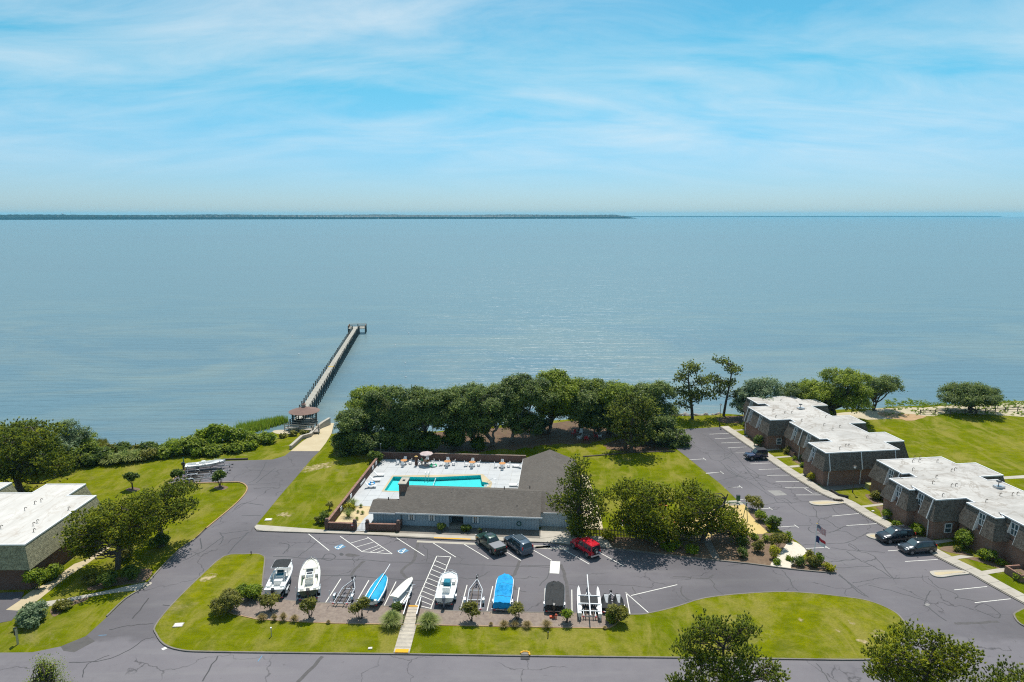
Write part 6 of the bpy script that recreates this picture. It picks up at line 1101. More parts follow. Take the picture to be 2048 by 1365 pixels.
cor = [(PL - .5, -1.3), (PL - .5, -3.5), (PL + 4.5, -3.5), (PL + 4.5, 2.9), (PL - .5, 2.9), (PL - .5, 1.3)]
for (a, b) in zip(cor[:-1], cor[1:]):
    for z in (.5, .95): mb = MB(); mb.bar(onp(*a, PZ + z), onp(*b, PZ + z), .06, .16); mb.build('rail', 'wood_orange' if z > .6 else 'wood_dark', pier)
for (t_, s) in cor + [(PL + 2, -3.5), (PL + 4.5, -.3), (PL + 2, 2.9)]: mb = MB(); mb.tube([onp(t_, s, WZ - 2.5), onp(t_, s, PZ + 1.05)], [.18, .16], 7); mb.build('piling', 'pile_wood', pier, True)
mb = MB(); mb.bar(onp(PL * .46, -hw_, PZ + .05), onp(PL * .46, hw_, PZ + .05), .5, .08); mb.build('yellow_board', 'yellow_sign', pier)
gp = P(600, 862, 0.0); gp = Vector((gp.x, gp.y + 3.5, 0)); GR = 2.7
gz = thing('gazebo', 'round gazebo with brown shingled roof on dark posts at the foot of the pier', 'gazebo', (gp.x, gp.y, 0), 0.2)
mb = MB(); mb.tube([(0, 0, PZ - .35), (0, 0, PZ)], GR, 10); mb.build('floor', 'pier_deck', gz)
oct_ = [(GR * .93 * math.cos(2 * math.pi * (k + .5) / 10), GR * .93 * math.sin(2 * math.pi * (k + .5) / 10)) for k in range(10)]
for (x, y) in oct_: mb = MB(); mb.bar((x, y, WZ - 1.5), (x, y, PZ + 2.35), .2, .2); mb.build('post', 'pile_wood', gz)
for k in range(10):
    a, b = oct_[k], oct_[(k + 1) % 10]
    if k in (1, 2): continue
    for z in (.4, .9): mb = MB(); mb.bar((*a, PZ + z), (*b, PZ + z), .08, .12); mb.build('rail', 'wood_grey', gz)
    mb = MB(); mb.bar((*a, PZ - .1), (*b, PZ - .1), .1, .5); mb.build('skirt', 'pile_wood', gz)
mb = MB(); mb.lathe([(GR + .45, 2.25), (GR + .5, 2.32), (GR * .5, 2.9), (.45, 3.28), (.4, 3.22), (GR + .4, 2.2)], (0, 0, PZ), 20); mb.build('roof', 'cedar', gz)
mb = MB(); mb.cyl((0, 0, PZ + 3.5), .34, .5, 8); cu = mb.build('cupola', 'wood_grey', gz); mb = MB(); mb.lathe([(.5, 0), (.12, .35), (.05, .7), (.09, .8), (0, .95)], (0, 0, PZ + 3.74), 8); mb.build('cupola_roof', 'cedar', cu)
# walkway from gazebo down to the ramp
wk = thing('gazebo_walkway', 'grey timber walkway with railings between ramp wall and gazebo', 'walkway'); a = gp + Vector((-3.0, -2.8, 0)); b = gp + Vector((3.6, -4.2, 0)); c_ = P(632, 869)
mb = MB(); mb.strip([a + Vector((0, 0, 0)), b, c_], 1.5, .35, .55); mb.build('deck', 'wood_grey', wk)
for off_ in (-.75, .75):
    l = offset_line([a, b, c_], off_)
    for i_ in range(2):
        for z in (1.0, 1.4): mb = MB(); mb.bar((l[i_].x, l[i_].y, z), (l[i_ + 1].x, l[i_ + 1].y, z), .06, .12); mb.build('rail', 'wood_grey', wk)
        for t_ in (0, .33, .66): q = l[i_].lerp(l[i_ + 1], t_); mb = MB(); mb.bar((q.x, q.y, -1.2), (q.x, q.y, 1.5), .12); mb.build('post', 'wood_grey', wk)
# ================================================================== VEHICLES
def interp(st, x, k):
    for a, b in zip(st[:-1], st[1:]):
        if a[0] <= x <= b[0]: t_ = (x - a[0]) / (b[0] - a[0]); return a[k] + (b[k] - a[k]) * t_
    return st[0][k] if x < st[0][0] else st[-1][k]
def vehicle(name, label, loc, rz, paint, st, zs, wheels, wr, wins, wsh, rear, W_, extra=None, trim='black_rubber', tyre_w=.24):
    """st: stations (x, belt z, top z, half width at belt, half width at top) from tail to nose"""
    root = thing(name, label, 'car' if 'pickup' not in name else 'pickup truck', (loc[0], loc[1], .012), rz)
    secs = []
    for x, zb, zt, wb, wt in st:
        h_ = [(wb * .93, zs), (wb, zs + .22), (wb * .995, (zs + zb) / 2 + .12), (wb * .975, zb), (wt, zt - .07), (wt - .09, zt - .005), (wt * .4, zt + .015)]
        secs.append([(x, -a, b) for a, b in h_] + [(x, a, b) for a, b in h_[::-1]])
    mb = MB(); mb.loft(secs); body = mb.build('body', paint, root, True)
    def side(x, f, o_=.014, s=1):
        zb, zt = interp(st, x, 1), interp(st, x, 2) - .07; wb, wt = interp(st, x, 3) * .975, interp(st, x, 4); z = zb + (zt - zb) * f; return (x, s * (wb + (wt - wb) * f + o_), z)
    for s in (-1, 1):
        for (x0, x1, x2, x3) in wins:                              # bottom rear, bottom front, top front, top rear
            mb = MB(); q = [side(x0, .08, s=s), side(x1, .08, s=s), side(x2, .92, s=s), side(x3, .92, s=s)]; mb.add(q, [(0, 1, 2, 3)] if s < 0 else [(3, 2, 1, 0)]); mb.build('side_window', 'glass_dark', root)
    def glass(nm, xa, xb, sign):
        za, zb_ = interp(st, xa, 2), interp(st, xb, 2); wa, wb_ = interp(st, xa, 4) - .1, interp(st, xb, 4) - .1; n_ = Vector((abs(zb_ - za) * sign, 0, abs(xb - xa))).normalized() * .03; mb = MB(); f0, f1 = .1, .93
        A = lambda f, s: Vector((xa + (xb - xa) * f, s * (wa + (wb_ - wa) * f), za + (zb_ - za) * f)) + n_
        mb.add([A(f0, -1), A(f0, 1), A(f1, 1), A(f1, -1)], [(0, 1, 2, 3)] if sign > 0 else [(3, 2, 1, 0)]); mb.build(nm, 'glass_dark' if nm != 'windshield' else 'glass_blue', root)
    if wsh: glass('windshield', *wsh, 1)
    if rear: glass('rear_window', *rear, -1)
    for x in wheels:
        for s in (-1, 1):
            y = s * (W_ / 2 - tyre_w / 2 + .015); mb = MB(); mb.tube([(x, y - s * tyre_w / 2, wr), (x, y - s * tyre_w * .3, wr), (x, y + s * tyre_w * .3, wr), (x, y + s * tyre_w / 2, wr)], [wr * .93, wr, wr, wr * .93], 18); wo = mb.build('wheel', 'black_rubber', root, True)
            mb = MB(); mb.tube([(x, y + s * tyre_w * .40, wr), (x, y + s * (tyre_w / 2 + .012), wr)], [wr * .64, wr * .58], 12); mb.build('rim', 'rim_grey', wo)
            mb = MB(); n_ = 14; ar = [(x + (wr + .1) * math.cos(a), s * (W_ / 2 - .01), wr + (wr + .1) * math.sin(a)) for a in np.linspace(-.15, math.pi + .15, n_)]; mb.tube(ar, .05, 5); mb.build('wheel_arch', trim if trim else paint, root)
    if extra: extra(root, st)
    return root
def lights(root, xf, xr, zf, zr, wf, wr_, paint, plate='lamp_clear', tall=.16):
    for s in (-1, 1): lump('headlight', 'lamp_clear', root, (xf, s * wf, zf), (.1, .34, .14)); lump('tail_light', 'tail_red', root, (xr, s * wr_, zr), (.1, .16, tall * 2)); 
    lump('number_plate', plate, root, (xr - .06, 0, zr - .3), (.03, .34, .16)); lump('front_bumper', 'black_rubber', root, (xf + .04, 0, .42), (.16, wf * 2.3, .2)); lump('rear_bumper', 'black_rubber', root, (xr - .02, 0, .46), (.14, wr_ * 2.1, .2)); lump('grille', 'black_rubber', root, (xf + .05, 0, zf - .02), (.06, wf * 1.1, .2))
def mirrors(root, x, w, z, paint):
    for s in (-1, 1): lump('side_mirror', paint, root, (x, s * (w + .12), z), (.12, .2, .16))
suv = [(-2.46, .80, .98, .80, .70), (-2.40, 1.02, 1.10, .92, .80), (-2.05, 1.10, 1.66, .96, .74), (-1.75, 1.10, 1.74, .965, .73), (-.5, 1.07, 1.79, .975, .74), (.45, 1.04, 1.72, .975, .72), (1.22, 1.0, 1.10, .97, .82), (1.9, .97, 1.03, .95, .80), (2.32, .84, .92, .88, .72), (2.46, .66, .74, .78, .62)]
def suv_x(paint, rack=True, sunroof=True):
    def f(root, st):
        lights(root, 2.33, -2.36, .80, 1.16, .66, .80, paint, tall=.2); mirrors(root, .95, .97, 1.1, paint)
        if sunroof: lump('sunroof', 'glass_dark', root, (-.35, 0, 1.812), (1.5, .95, .02))
        for s in (-1, 1): mb = MB(); mb.bar((-1.7, s * .66, 1.83), (.3, s * .66, 1.81), .05); mb.build('roof_rail', 'alu', root)
        if rack:
            for x in (-1.2, -.5, .15): mb = MB(); mb.bar((x, -.68, 1.87), (x, .68, 1.87), .06); mb.build('rack_bar', 'dark_metal', root)
        for s in (-1, 1): lump('sill_trim', 'black_rubber', root, (0, s * .965, .38), (2.6, .05, .12))
        for s in (-1, 1):
            for x in (.1, -.8): lump('door_handle', 'alu', root, (x, s * .985, .98), (.2, .03, .04))
    return f
def scale_st(st, sx, sy, sz): return [(a * sx, b * sz, c * sz, d * sy, e * sy) for a, b, c, d, e in st]
PH = math.radians(122)
c_ = P(1036, 1098)
vehicle('parked_car', 'blue grey wagon style car with glass roof beside the green pickup', (c_.x, c_.y), PH, 'car_bluegrey', suv, .30, (-1.45, 1.5), .37, [(-1.9, -1.05, -1.1, -1.75), (-.98, -.02, -.1, -1.0), (.06, 1.12, .42, .0)], (1.22, .45), (-2.40, -2.05), 1.93, suv_x('car_bluegrey', False))
bl = scale_st(suv, 1.0, 1.0, 1.05); pA, pB = P(1773, 1089.5), P(1820, 1081.6); ht = math.atan2((pA - pB).y, (pA - pB).x); hd = Vector((math.cos(ht), math.sin(ht), 0))
HR = math.radians(180 + 8.5)
vehicle('parked_car', 'black boxy off road car with roof rack before the near townhouse', (pA.x + 1.75, pA.y + 1.15), HR, 'car_black', bl, .34, (-1.42, 1.45), .40, [(-2.0, -1.05, -1.1, -1.85), (-.98, -.02, -.1, -1.0), (.06, 1.15, .5, .0)], (1.22, .45), (-2.40, -2.05), 1.93, suv_x('car_black', True, True))
cr_st = scale_st(suv, .935, .95, .935); pA = P(1821, 1111)
def cross_x(root, st): lights(root, 2.18, -2.2, .76, 1.02, .62, .74, 'car_slate'); mirrors(root, .9, .93, 1.03, 'car_slate'); lump('sunroof', 'glass_dark', root, (-.3, 0, 1.69), (1.2, .9, .02))
vehicle('parked_car', 'dark slate crossover car nearest the camera at the near townhouse', (pA.x + 1.42, pA.y + 1.05), HR, 'car_slate', cr_st, .28, (-1.35, 1.40), .36, [(-1.78, -.98, -1.03, -1.6), (-.92, -.02, -.1, -.95), (.06, 1.05, .4, .0)], (1.14, .42), (-2.24, -1.92), 1.84, cross_x)
# pickup
pk = [(-2.75, .98, 1.02, .92, .90), (-2.70, 1.12, 1.18, .95, .93), (-.95, 1.12, 1.18, .96, .93), (-.90, 1.14, 1.20, .96, .80), (-.62, 1.14, 1.72, .96, .72), (-.3, 1.12, 1.84, .97, .72), (.55, 1.10, 1.84, .97, .72), (1.25, 1.08, 1.20, .97, .84), (2.1, 1.06, 1.14, .96, .84), (2.55, .95, 1.04, .92, .78), (2.68, .72, .82, .86, .70)]
def pk_x(root, st):
    lights(root, 2.58, -2.70, .92, .98, .72, .86, 'car_green', 'plate_blue', .15); mirrors(root, 1.0, .98, 1.2, 'car_green'); lump('bed_cover', 'tonneau', root, (-1.78, 0, 1.215), (1.62, 1.72, .05)); lump('tailgate', 'black_rubber', root, (-2.765, 0, .86), (.03, 1.5, .4)); lump('sunroof', 'glass_dark', root, (.2, 0, 1.868), (.7, .8, .02))
    for s in (-1, 1): lump('step_bar', 'dark_metal', root, (.1, s * 1.0, .42), (1.9, .12, .06)); lump('bed_rail', 'black_rubber', root, (-1.8, s * .93, 1.20), (1.75, .08, .04))
c_ = P(981, 1096)
vehicle('pickup_truck', 'dark green pickup truck with flat grey bed cover before the clubhouse', (c_.x, c_.y), PH, 'car_green', pk, .36, (-1.62, 1.62), .41, [(-.60, .18, .12, -.35), (.24, 1.12, .52, .20)], (1.25, .55), (-.90, -.62), 1.94, pk_x)
# off-roaders: flat panels, separate flared wings, spare wheel
def offroad(name, label, loc, rz, paint, top, L, four):
    h = L / 2; st = [(-h, 1.0, 1.06, .76, .74), (-h + .03, 1.05, 1.80, .77, .70), (-h + .1, 1.06, 1.84, .77, .69), (h - 2.02, 1.06, 1.84, .77, .68), (h - 1.55, 1.05, 1.20, .77, .72), (h - 1.5, 1.04, 1.12, .76, .66), (h - .22, .98, 1.04, .66, .58), (h - .18, .60, 1.0, .64, .56)]
    wl_ = [(-h + .15, -h + .72, -h + .72, -h + .18), (-h + .80, -h + 1.62, -h + 1.58, -h + .82), (-h + 1.70, h - 1.60, h - 2.0, -h + 1.72)] if four else [(-h + .15, -h + .95, -h + .95, -h + .18), (-h + 1.05, h - 1.60, h - 2.0, -h + 1.08)]
    def ex(root, st_):
        for x in (-h + .78, h - .82):
            for s in (-1, 1): mb = MB(); mb.box((x, s * .84, .93), (1.05, .26, .10), top=(.72, 1)); mb.box((x - .5, s * .84, .74), (.10, .24, .36), ry=.35); mb.box((x + .5, s * .84, .74), (.10, .24, .36), ry=-.35); mb.build('wing', paint if four else paint, root)
        lump('front_bumper', 'black_rubber', root, (h - .05, 0, .58), (.2, 1.6, .2)); lump('rear_bumper', 'alu' if four else 'black_rubber', root, (-h - .08, 0, .56), (.18, 1.6, .2)); lump('grille', paint, root, (h - .16, 0, .84), (.05, 1.1, .4))
        for s in (-1, 1):
            mb = MB(); mb.tube([(h - .14, s * .42, .88), (h - .10, s * .42, .88)], .11, 10); mb.build('headlight', 'lamp_clear', root); lump('tail_light', 'tail_red', root, (-h - .03, s * .70, .92), (.08, .14, .22))
        mb = MB(); mb.tube([(-h - .02, .06, 1.08), (-h - .10, .06, 1.08), (-h - .22, .06, 1.08), (-h - .26, .06, 1.08)], [.34, .38, .38, .32], 18); sw = mb.build('spare_wheel', 'black_rubber', root, True); mb = MB(); mb.tube([(-h - .255, .06, 1.08), (-h - .27, .06, 1.08)], .19, 12); mb.build('rim', 'alu', sw)
        lump('roof', top, root, ((-h + .12 + h - 2.0) / 2, 0, 1.865), (L - 2.05, 1.38, .05)); mirrors(root, h - 1.6, .78, 1.2, 'black_rubber'); lump('number_plate', 'plate_blue', root, (-h - .06, -.5, .80), (.03, .3, .15))
        if not four:
            lump('soft_top_side', top, root, (-h + .55, .765, 1.5), (.9, .03, .5)); lump('soft_top_side', top, root, (-h + .55, -.765, 1.5), (.9, .03, .5))
        for s in (-1, 1): mb = MB(); mb.bar((-h + 1.35, s * .86, .46), (h - 1.4, s * .86, .46), .09); mb.build('step_bar', 'black_rubber', root)
    return vehicle(name, label, loc, rz, paint, st, .46, (-h + .78, h - .82), .41, wl_, (h - 1.55, h - 2.02), (-h, -h + .03), 1.82, ex, 'black_rubber', .27)
c_ = P(1170, 1104); offroad('off_road_car', 'bright red four door off roader with spare wheel at the tail', (c_.x, c_.y), PH, 'car_red', 'car_red', 4.5, True)
pA, pB = P(1501.7, 922), P(1527, 921); offroad('off_road_car', 'navy two door off roader with black soft top in the far lot', ((pA.x + pB.x) / 2 - .05, (pA.y + pB.y) / 2 + .85), HR, 'car_navy', 'soft_top', 3.9, False)

# ================================================================== TRAILERS AND BOATS
def trailer(label, rear, front, w=1.9, axles=1, posts=True, lights_=True, bunks=True, z=.012, post_h=1.5, mat='galv'):
    d = (front - rear); L = d.length; rz = math.atan2(d.y, d.x); root = thing('boat_trailer', label, 'trailer', (rear.x, rear.y, z), rz); fz = .46
    kn = L * .55; hw = w / 2 - .3
    for s in (-1, 1): mb = MB(); mb.bar((0, s * hw, fz), (kn, s * hw, fz), .08, .12); mb.bar((kn, s * hw, fz), (L * .86, s * .04, fz), .08, .12); mb.build('side_beam', mat, root)
    mb = MB(); mb.bar((L * .80, 0, fz), (L * .99, 0, fz), .09, .12); mb.build('tongue', mat, root); lump('coupler', 'dark_metal', root, (L - .1, 0, fz + .03), (.3, .14, .14))
    for x in (.05, kn * .45, kn * .95): mb = MB(); mb.bar((x, -hw, fz + .005), (x, hw, fz + .005), .09, .09); mb.build('cross_beam', mat, root)
    if bunks:
        for s in (-1, 1): mb = MB(); mb.bar((-.1, s * .42, fz + .14), (kn * 1.05, s * .36, fz + .14), .10, .09); mb.build('bunk_board', 'wood_dark', root)
    xs = [kn * .42] if axles == 1 else [kn * .32, kn * .32 + .72]
    for x in xs:
        mb = MB(); mb.bar((x, -w / 2, .33), (x, w / 2, .33), .07); mb.build('axle', 'dark_metal', root)
        for s in (-1, 1):
            mb = MB(); mb.tube([(x, s * (w / 2 - .10), .33), (x, s * (w / 2 - .07), .33), (x, s * (w / 2 + .07), .33), (x, s * (w / 2 + .10), .33)], [.29, .33, .33, .29], 14); wo = mb.build('wheel', 'black_rubber', root, True); mb = MB(); mb.tube([(x, s * (w / 2 + .095), .33), (x, s * (w / 2 + .11), .33)], .19, 10); mb.build('rim', 'alu', wo)
    for s in (-1, 1):
        mb = MB(); xc = sum(xs) / len(xs); hl = .46 + (.36 if axles == 2 else 0); arc = [(xc - hl, .42), (xc - hl * .72, .74), (xc, .80), (xc + hl * .72, .74), (xc + hl, .42)]
        mb.loft([[(a, s * (w / 2 - .12), b), (a, s * (w / 2 + .13), b), (a, s * (w / 2 + .13), b + .02), (a, s * (w / 2 - .12), b + .02)] for a, b in arc], True); mb.build('mudguard', mat, root)
        if lights_: lump('tail_light', 'tail_red', root, (-.06, s * (hw + .05), fz + .02), (.06, .22, .1))
        if posts: mb = MB(); mb.tube([(.15, s * hw, fz), (.15, s * (w / 2 + .18), fz + .05), (.15, s * (w / 2 + .18), post_h)], .03, 6); mb.build('guide_post', 'plastic_white', root)
    mb = MB(); mb.bar((L * .82, 0, fz), (L * .80, 0, 1.08), .08); mb.build('winch_post', mat, root); lump('winch', 'dark_metal', root, (L * .79, 0, 1.02), (.2, .2, .18)); mb = MB(); mb.tube([(L * .92, .12, .1), (L * .92, .12, .85)], .035, 6); mb.build('jack', 'galv', root); mb = MB(); mb.tube([(L * .92, .09, .09), (L * .92, .15, .09)], .09, 10); mb.build('jack_wheel', 'black_rubber', root)
    return root, rz
def hullform(L, B, zk, zg, bow=.5, blunt=0.0, fine=.62, rake=.5, rise=.25, n=14):
    """stations stern to bow: (x, half beam, gunwale z, chine half beam, chine z, keel z)"""
    out = []
    for i in range(n + 1):
        t_ = i / n; x = t_ * L
        e = max(0.0, (t_ - bow) / (1 - bow)); hb = B / 2 * (.93 + .07 * min(1, t_ / .35)) * (math.sqrt(max(0.0, 1 - e ** 2.2)) * (1 - blunt) + blunt * (1 - e ** 8 * .55))
        g = zg + rise * max(0, t_ - .35) ** 1.4; k = zk + (g - zk) * rake * e ** 2.6
        out.append((x, max(hb, .012), g, max(hb * fine * (1 - .35 * e), .01), k + (g - k) * (.34 + .12 * e), k))
    return out
def boat_hull(root, hf, hm, dm, floor_z=None, gun=.14, bow_deck=None, stern_in=.0):
    mb = MB(); mb.loft([[(x, -hb, g), (x, -hb * .985, g - .06), (x, -cb, cz), (x, 0, k), (x, cb, cz), (x, hb * .985, g - .06), (x, hb, g)] for x, hb, g, cb, cz, k in hf], False); mb.build('hull', hm, root, True)
    for s in (-1, 1): mb = MB(); mb.tube([(x, s * (hb + .012), g - .05) for x, hb, g, cb, cz, k in hf], .028, 5); mb.build('rub_rail', 'motor_grey' if floor_z else 'galv', root)
    if floor_z and len(hf) > 10:
        for s in (-1, 1):
            for f_ in (.12, .55, .86): x, hb, g = hf[int(f_ * (len(hf) - 1))][:3]; lump('cleat', 'chrome', root, (x, s * max(hb - .07, .02), g + .04), (.2, .05, .06))
        mb = MB(); bw_ = [(x, hb - .05, g + .22) for x, hb, g, cb, cz, k in hf if x > hf[-1][0] * .68]; mb.tube([(x, -max(y, .02), z) for x, y, z in bw_] + [(x, max(y, .02), z) for x, y, z in bw_[::-1]], .018, 5); mb.build('bow_rail', 'chrome', root)
        for s in (-1, 1):
            for x, y, z in bw_[::2]: mb = MB(); mb.tube([(x, s * max(y, .02), z - .2), (x, s * max(y, .02), z)], .014, 4); mb.build('rail_post', 'chrome', root)
    if floor_z is None:                                           # closed deck
        mb = MB(); mb.loft([[(x, -hb, g), (x, -hb * .5, g + .04), (x, 0, g + .06), (x, hb * .5, g + .04), (x, hb, g)] for x, hb, g, cb, cz, k in hf], False, False); mb.build('deck', dm, root, True); return
    mb = MB(); secs = []
    for i, (x, hb, g, cb, cz, k) in enumerate(hf):
        ib = max(hb - gun, .005); fz = floor_z
        if bow_deck and x > bow_deck: fz = g - .10
        if x < stern_in: fz = g - .06
        fz = max(fz, k + .04); fz = min(fz, g - .02); secs.append([(x, -hb, g + .002), (x, -ib, g + .012), (x, -ib * .94, fz), (x, ib * .94, fz), (x, ib, g + .012), (x, hb, g + .002)])
    mb.loft(secs, False, False); mb.build('deck', dm, root, True)
def outboard(root, x, z, cowl='motor_black', tilt=0.0, s=1.0):
    mb = MB(); mb.loft([[(x - .02 * s, -.13 * s, z + .25 * s), (x - .02 * s, .13 * s, z + .25 * s), (x - .02 * s, .13 * s, z + .62 * s), (x - .02 * s, -.13 * s, z + .62 * s)], [(x - .3 * s, -.20 * s, z + .2 * s), (x - .3 * s, .20 * s, z + .2 * s), (x - .3 * s, .18 * s, z + .78 * s), (x - .3 * s, -.18 * s, z + .78 * s)], [(x - .62 * s, -.16 * s, z + .22 * s), (x - .62 * s, .16 * s, z + .22 * s), (x - .62 * s, .13 * s, z + .64 * s), (x - .62 * s, -.13 * s, z + .64 * s)]], True); m_ = mb.build('outboard_motor', cowl, root, False, .04)
    mb = MB(); mb.box((x - .32 * s, 0, z - .15 * s), (.3 * s, .16 * s, .75 * s)); mb.box((x - .36 * s, 0, z - .58 * s), (.5 * s, .1 * s, .14 * s)); mb.build('motor_leg', cowl, m_); mb = MB(); mb.tube([(x - .60 * s, 0, z - .58 * s), (x - .68 * s, 0, z - .58 * s)], [.15 * s, .04 * s], 8); mb.build('propeller', 'dark_metal', m_)
def boat_root(label, stern, bow, name='boat', z=0.0): d = bow - stern; rz = math.atan2(d.y, d.x); return thing(name, label, 'boat', (stern.x, stern.y, z), rz), math.hypot(d.x, d.y)
V3 = lambda x, y: Vector((x, y, 0))
def ext(a, b, e0, e1): d = (b - a).normalized(); return a - d * e0, b + d * e1
# A: centre console with black canopy
a, b = V3(-27.55, 72.3), V3(-28.0, 78.8); r_, L = boat_root('white open motorboat with black canopy top on a trailer', a, b); hf = hullform(L, 2.35, .5, 1.42, .45); boat_hull(r_, hf, 'gel_white', 'gel_white', .85, .2, L * .72, .5)
lump('console', 'gel_white', r_, (L * .46, 0, 1.25), (.7, .9, .9)); lump('windscreen', 'glass_blue', r_, (L * .52, 0, 1.82), (.06, .86, .4)); lump('console_cover', 'cover_teal', r_, (L * .44, 0, 1.72), (.5, .8, .05)); lump('leaning_seat', 'vinyl_white', r_, (L * .33, 0, 1.15), (.5, .95, .6)); lump('bow_seat', 'vinyl_white', r_, (L * .64, 0, 1.05), (.6, .7, .4)); 
for s in (-1, 1): lump('side_locker', 'gel_white', r_, (L * .16, s * .82, 1.28), (.9, .5, .5))
for s in (-1, 1):
    for x in (.36, .60): mb = MB(); mb.tube([(L * x, s * .62, 1.0), (L * x + .05, s * .66, 2.55)], .028, 6); mb.build('canopy_leg', 'alu', r_)
mb = MB(); mb.loft([[(x, y, 2.58 + .10 * (1 - (y / 1.0) ** 2) + .03 * math.sin(x * 2)) for y in np.linspace(-1.0, 1.0, 7)] for x in np.linspace(L * .44, L * .74, 5)], False, False); mb.build('canopy', 'bimini_black', r_, True); mb = MB(); mb.tube([(L * .44, -1, 2.57), (L * .44, 1, 2.57), (L * .74, 1, 2.57), (L * .74, -1, 2.57), (L * .44, -1, 2.57)], .03, 6); mb.build('canopy_frame', 'plastic_white', r_); outboard(r_, -.02, 1.05, 'motor_black')
trailer('trailer carrying the boat with the black canopy', *ext(a, b, .1, 1.1), 2.35, 2, False)
# B: white boat, green stern
a, b = V3(-23.5, 72.1), V3(-25.2, 79.4); r_, L = boat_root('largest white open boat with dark green lower hull on a trailer', a, b); hf = hullform(L, 2.45, .5, 1.42, .42); boat_hull(r_, hf, 'gel_green', 'gel_cream', .88, .24, L * .66, .5)
mb = MB(); mb.loft([[(x, s * (hb + .012), g - .0), (x, s * (hb * .975 + .012), g - .42)] for s in (1,) for x, hb, g, cb, cz, k in hf], False, False); mb.loft([[(x, -(hb * .975 + .012), g - .42), (x, -(hb + .012), g)] for x, hb, g, cb, cz, k in hf], False, False); mb.build('topside', 'gel_white', r_)
lump('console', 'gel_white', r_, (L * .46, 0, 1.28), (.8, .85, .9)); lump('windscreen', 'glass_blue', r_, (L * .52, 0, 1.84), (.06, .8, .36)); lump('instrument_panel', 'motor_black', r_, (L * .45, 0, 1.75), (.34, .66, .05)); lump('leaning_seat', 'vinyl_white', r_, (L * .33, 0, 1.2), (.55, .9, .6)); lump('seat_back', 'gel_cream', r_, (L * .30, 0, 1.62), (.1, .85, .25)); lump('console_seat', 'vinyl_white', r_, (L * .57, 0, 1.06), (.5, .7, .45))
for s in (-1, 1): lump('side_locker', 'gel_white', r_, (L * .10, s * .8, 1.24), (.8, .55, .5)); lump('bow_seat', 'vinyl_white', r_, (L * .60, s * .78, 1.12), (1.2, .36, .36))
for k in range(5): mb = MB(); mb.tube([(L * .28, -.36 + k * .18, 1.6), (L * .27, -.36 + k * .18, 2.05)], .025, 5); mb.build('rod_holder', 'alu', r_)
outboard(r_, -.02, 1.05, 'motor_black', 0, 1.15); trailer('trailer under the large white boat with green lower hull', *ext(a, b, .1, 1.0), 2.35, 2, True, post_h=2.0)
# C: empty trailer
trailer('empty boat trailer with black bunks between white boat and blue covered sailboat', V3(-19.6, 71.0), V3(-19.15, 76.9), 2.1, 1, True, post_h=1.9)
# D: sailing dinghy under blue cover with mast laid on top
a, b = V3(-15.97, 70.6), V3(-15.4, 76.0); r_, L = boat_root('sailing dinghy under a bright blue cover with its mast laid on top', a, b, 'sailboat'); hf = hullform(L, 1.95, .5, 1.08, .25, fine=.7); boat_hull(r_, hf, 'gel_white', 'gel_white')
mb = MB(); mb.loft([[(x, y * hb * 1.02, (g - .12) + (.40 if 0 < i < len(hf) - 1 else .22) * (1 - abs(y) ** 1.6) + (.12 if abs(y) < .95 else -.08) + .03 * math.sin(x * 5 + y * 3)) for y in np.linspace(-1, 1, 11)] for i, (x, hb, g, cb, cz, k) in enumerate(hf)], False); mb.build('cover', 'tarp_sail', r_, True); mb = MB(); mb.tube([(-.35, .12, 1.52), (L * 1.28, -.25, 1.78)], [.05, .04], 8); mb.build('mast', 'plastic_white', r_); mb = MB(); mb.bar((.1, .1, 1.0), (.05, .1, 1.55), .06); mb.bar((L * .92, -.16, 1.2), (L * .92, -.16, 1.74), .06); mb.build('mast_prop', 'wood_dark', r_); mb = MB(); mb.lathe([(0, -.2), (.16, -.15), (.2, 0), (.16, .16), (0, .22)], (-.12, -.55, 1.1), 10); mb.build('fender', 'plastic_white', r_, True)
trailer('low trailer under the blue covered sailing dinghy', *ext(a, b, -.1, .7), 1.7, 1, False)
# E: two white dinghies stacked
a, b = V3(-12.9, 70.6), V3(-12.1, 74.9); r_, L = boat_root('white sailing board hull lying on the lower one, upside down', a + V3(-.55, .5), b + V3(.1, .5), 'dinghy'); hf = hullform(L, 1.15, .98, 1.22, .3, fine=.7, rake=.4, rise=.05); boat_hull(r_, hf, 'gel_white', 'gel_cream')
r_, L = boat_root('lower white dinghy on a small trailer beside the hatched walkway', a + V3(.1, 0), b, 'dinghy'); hf = hullform(L, 1.35, .45, .78, .3, fine=.7, rake=.4, rise=.05); boat_hull(r_, hf, 'gel_white', 'gel_white', .6, .2); mb = MB(); mb.bar((L * .5, -.75, .95), (L * .5, .75, .95), .06); mb.bar((L * .85, -.8, .95), (L * .85, .6, .95), .06); mb.build('rack_bar', 'alu', r_)
trailer('small trailer under the two stacked white dinghies', *ext(a, b, -.1, .6), 1.6, 1, False)
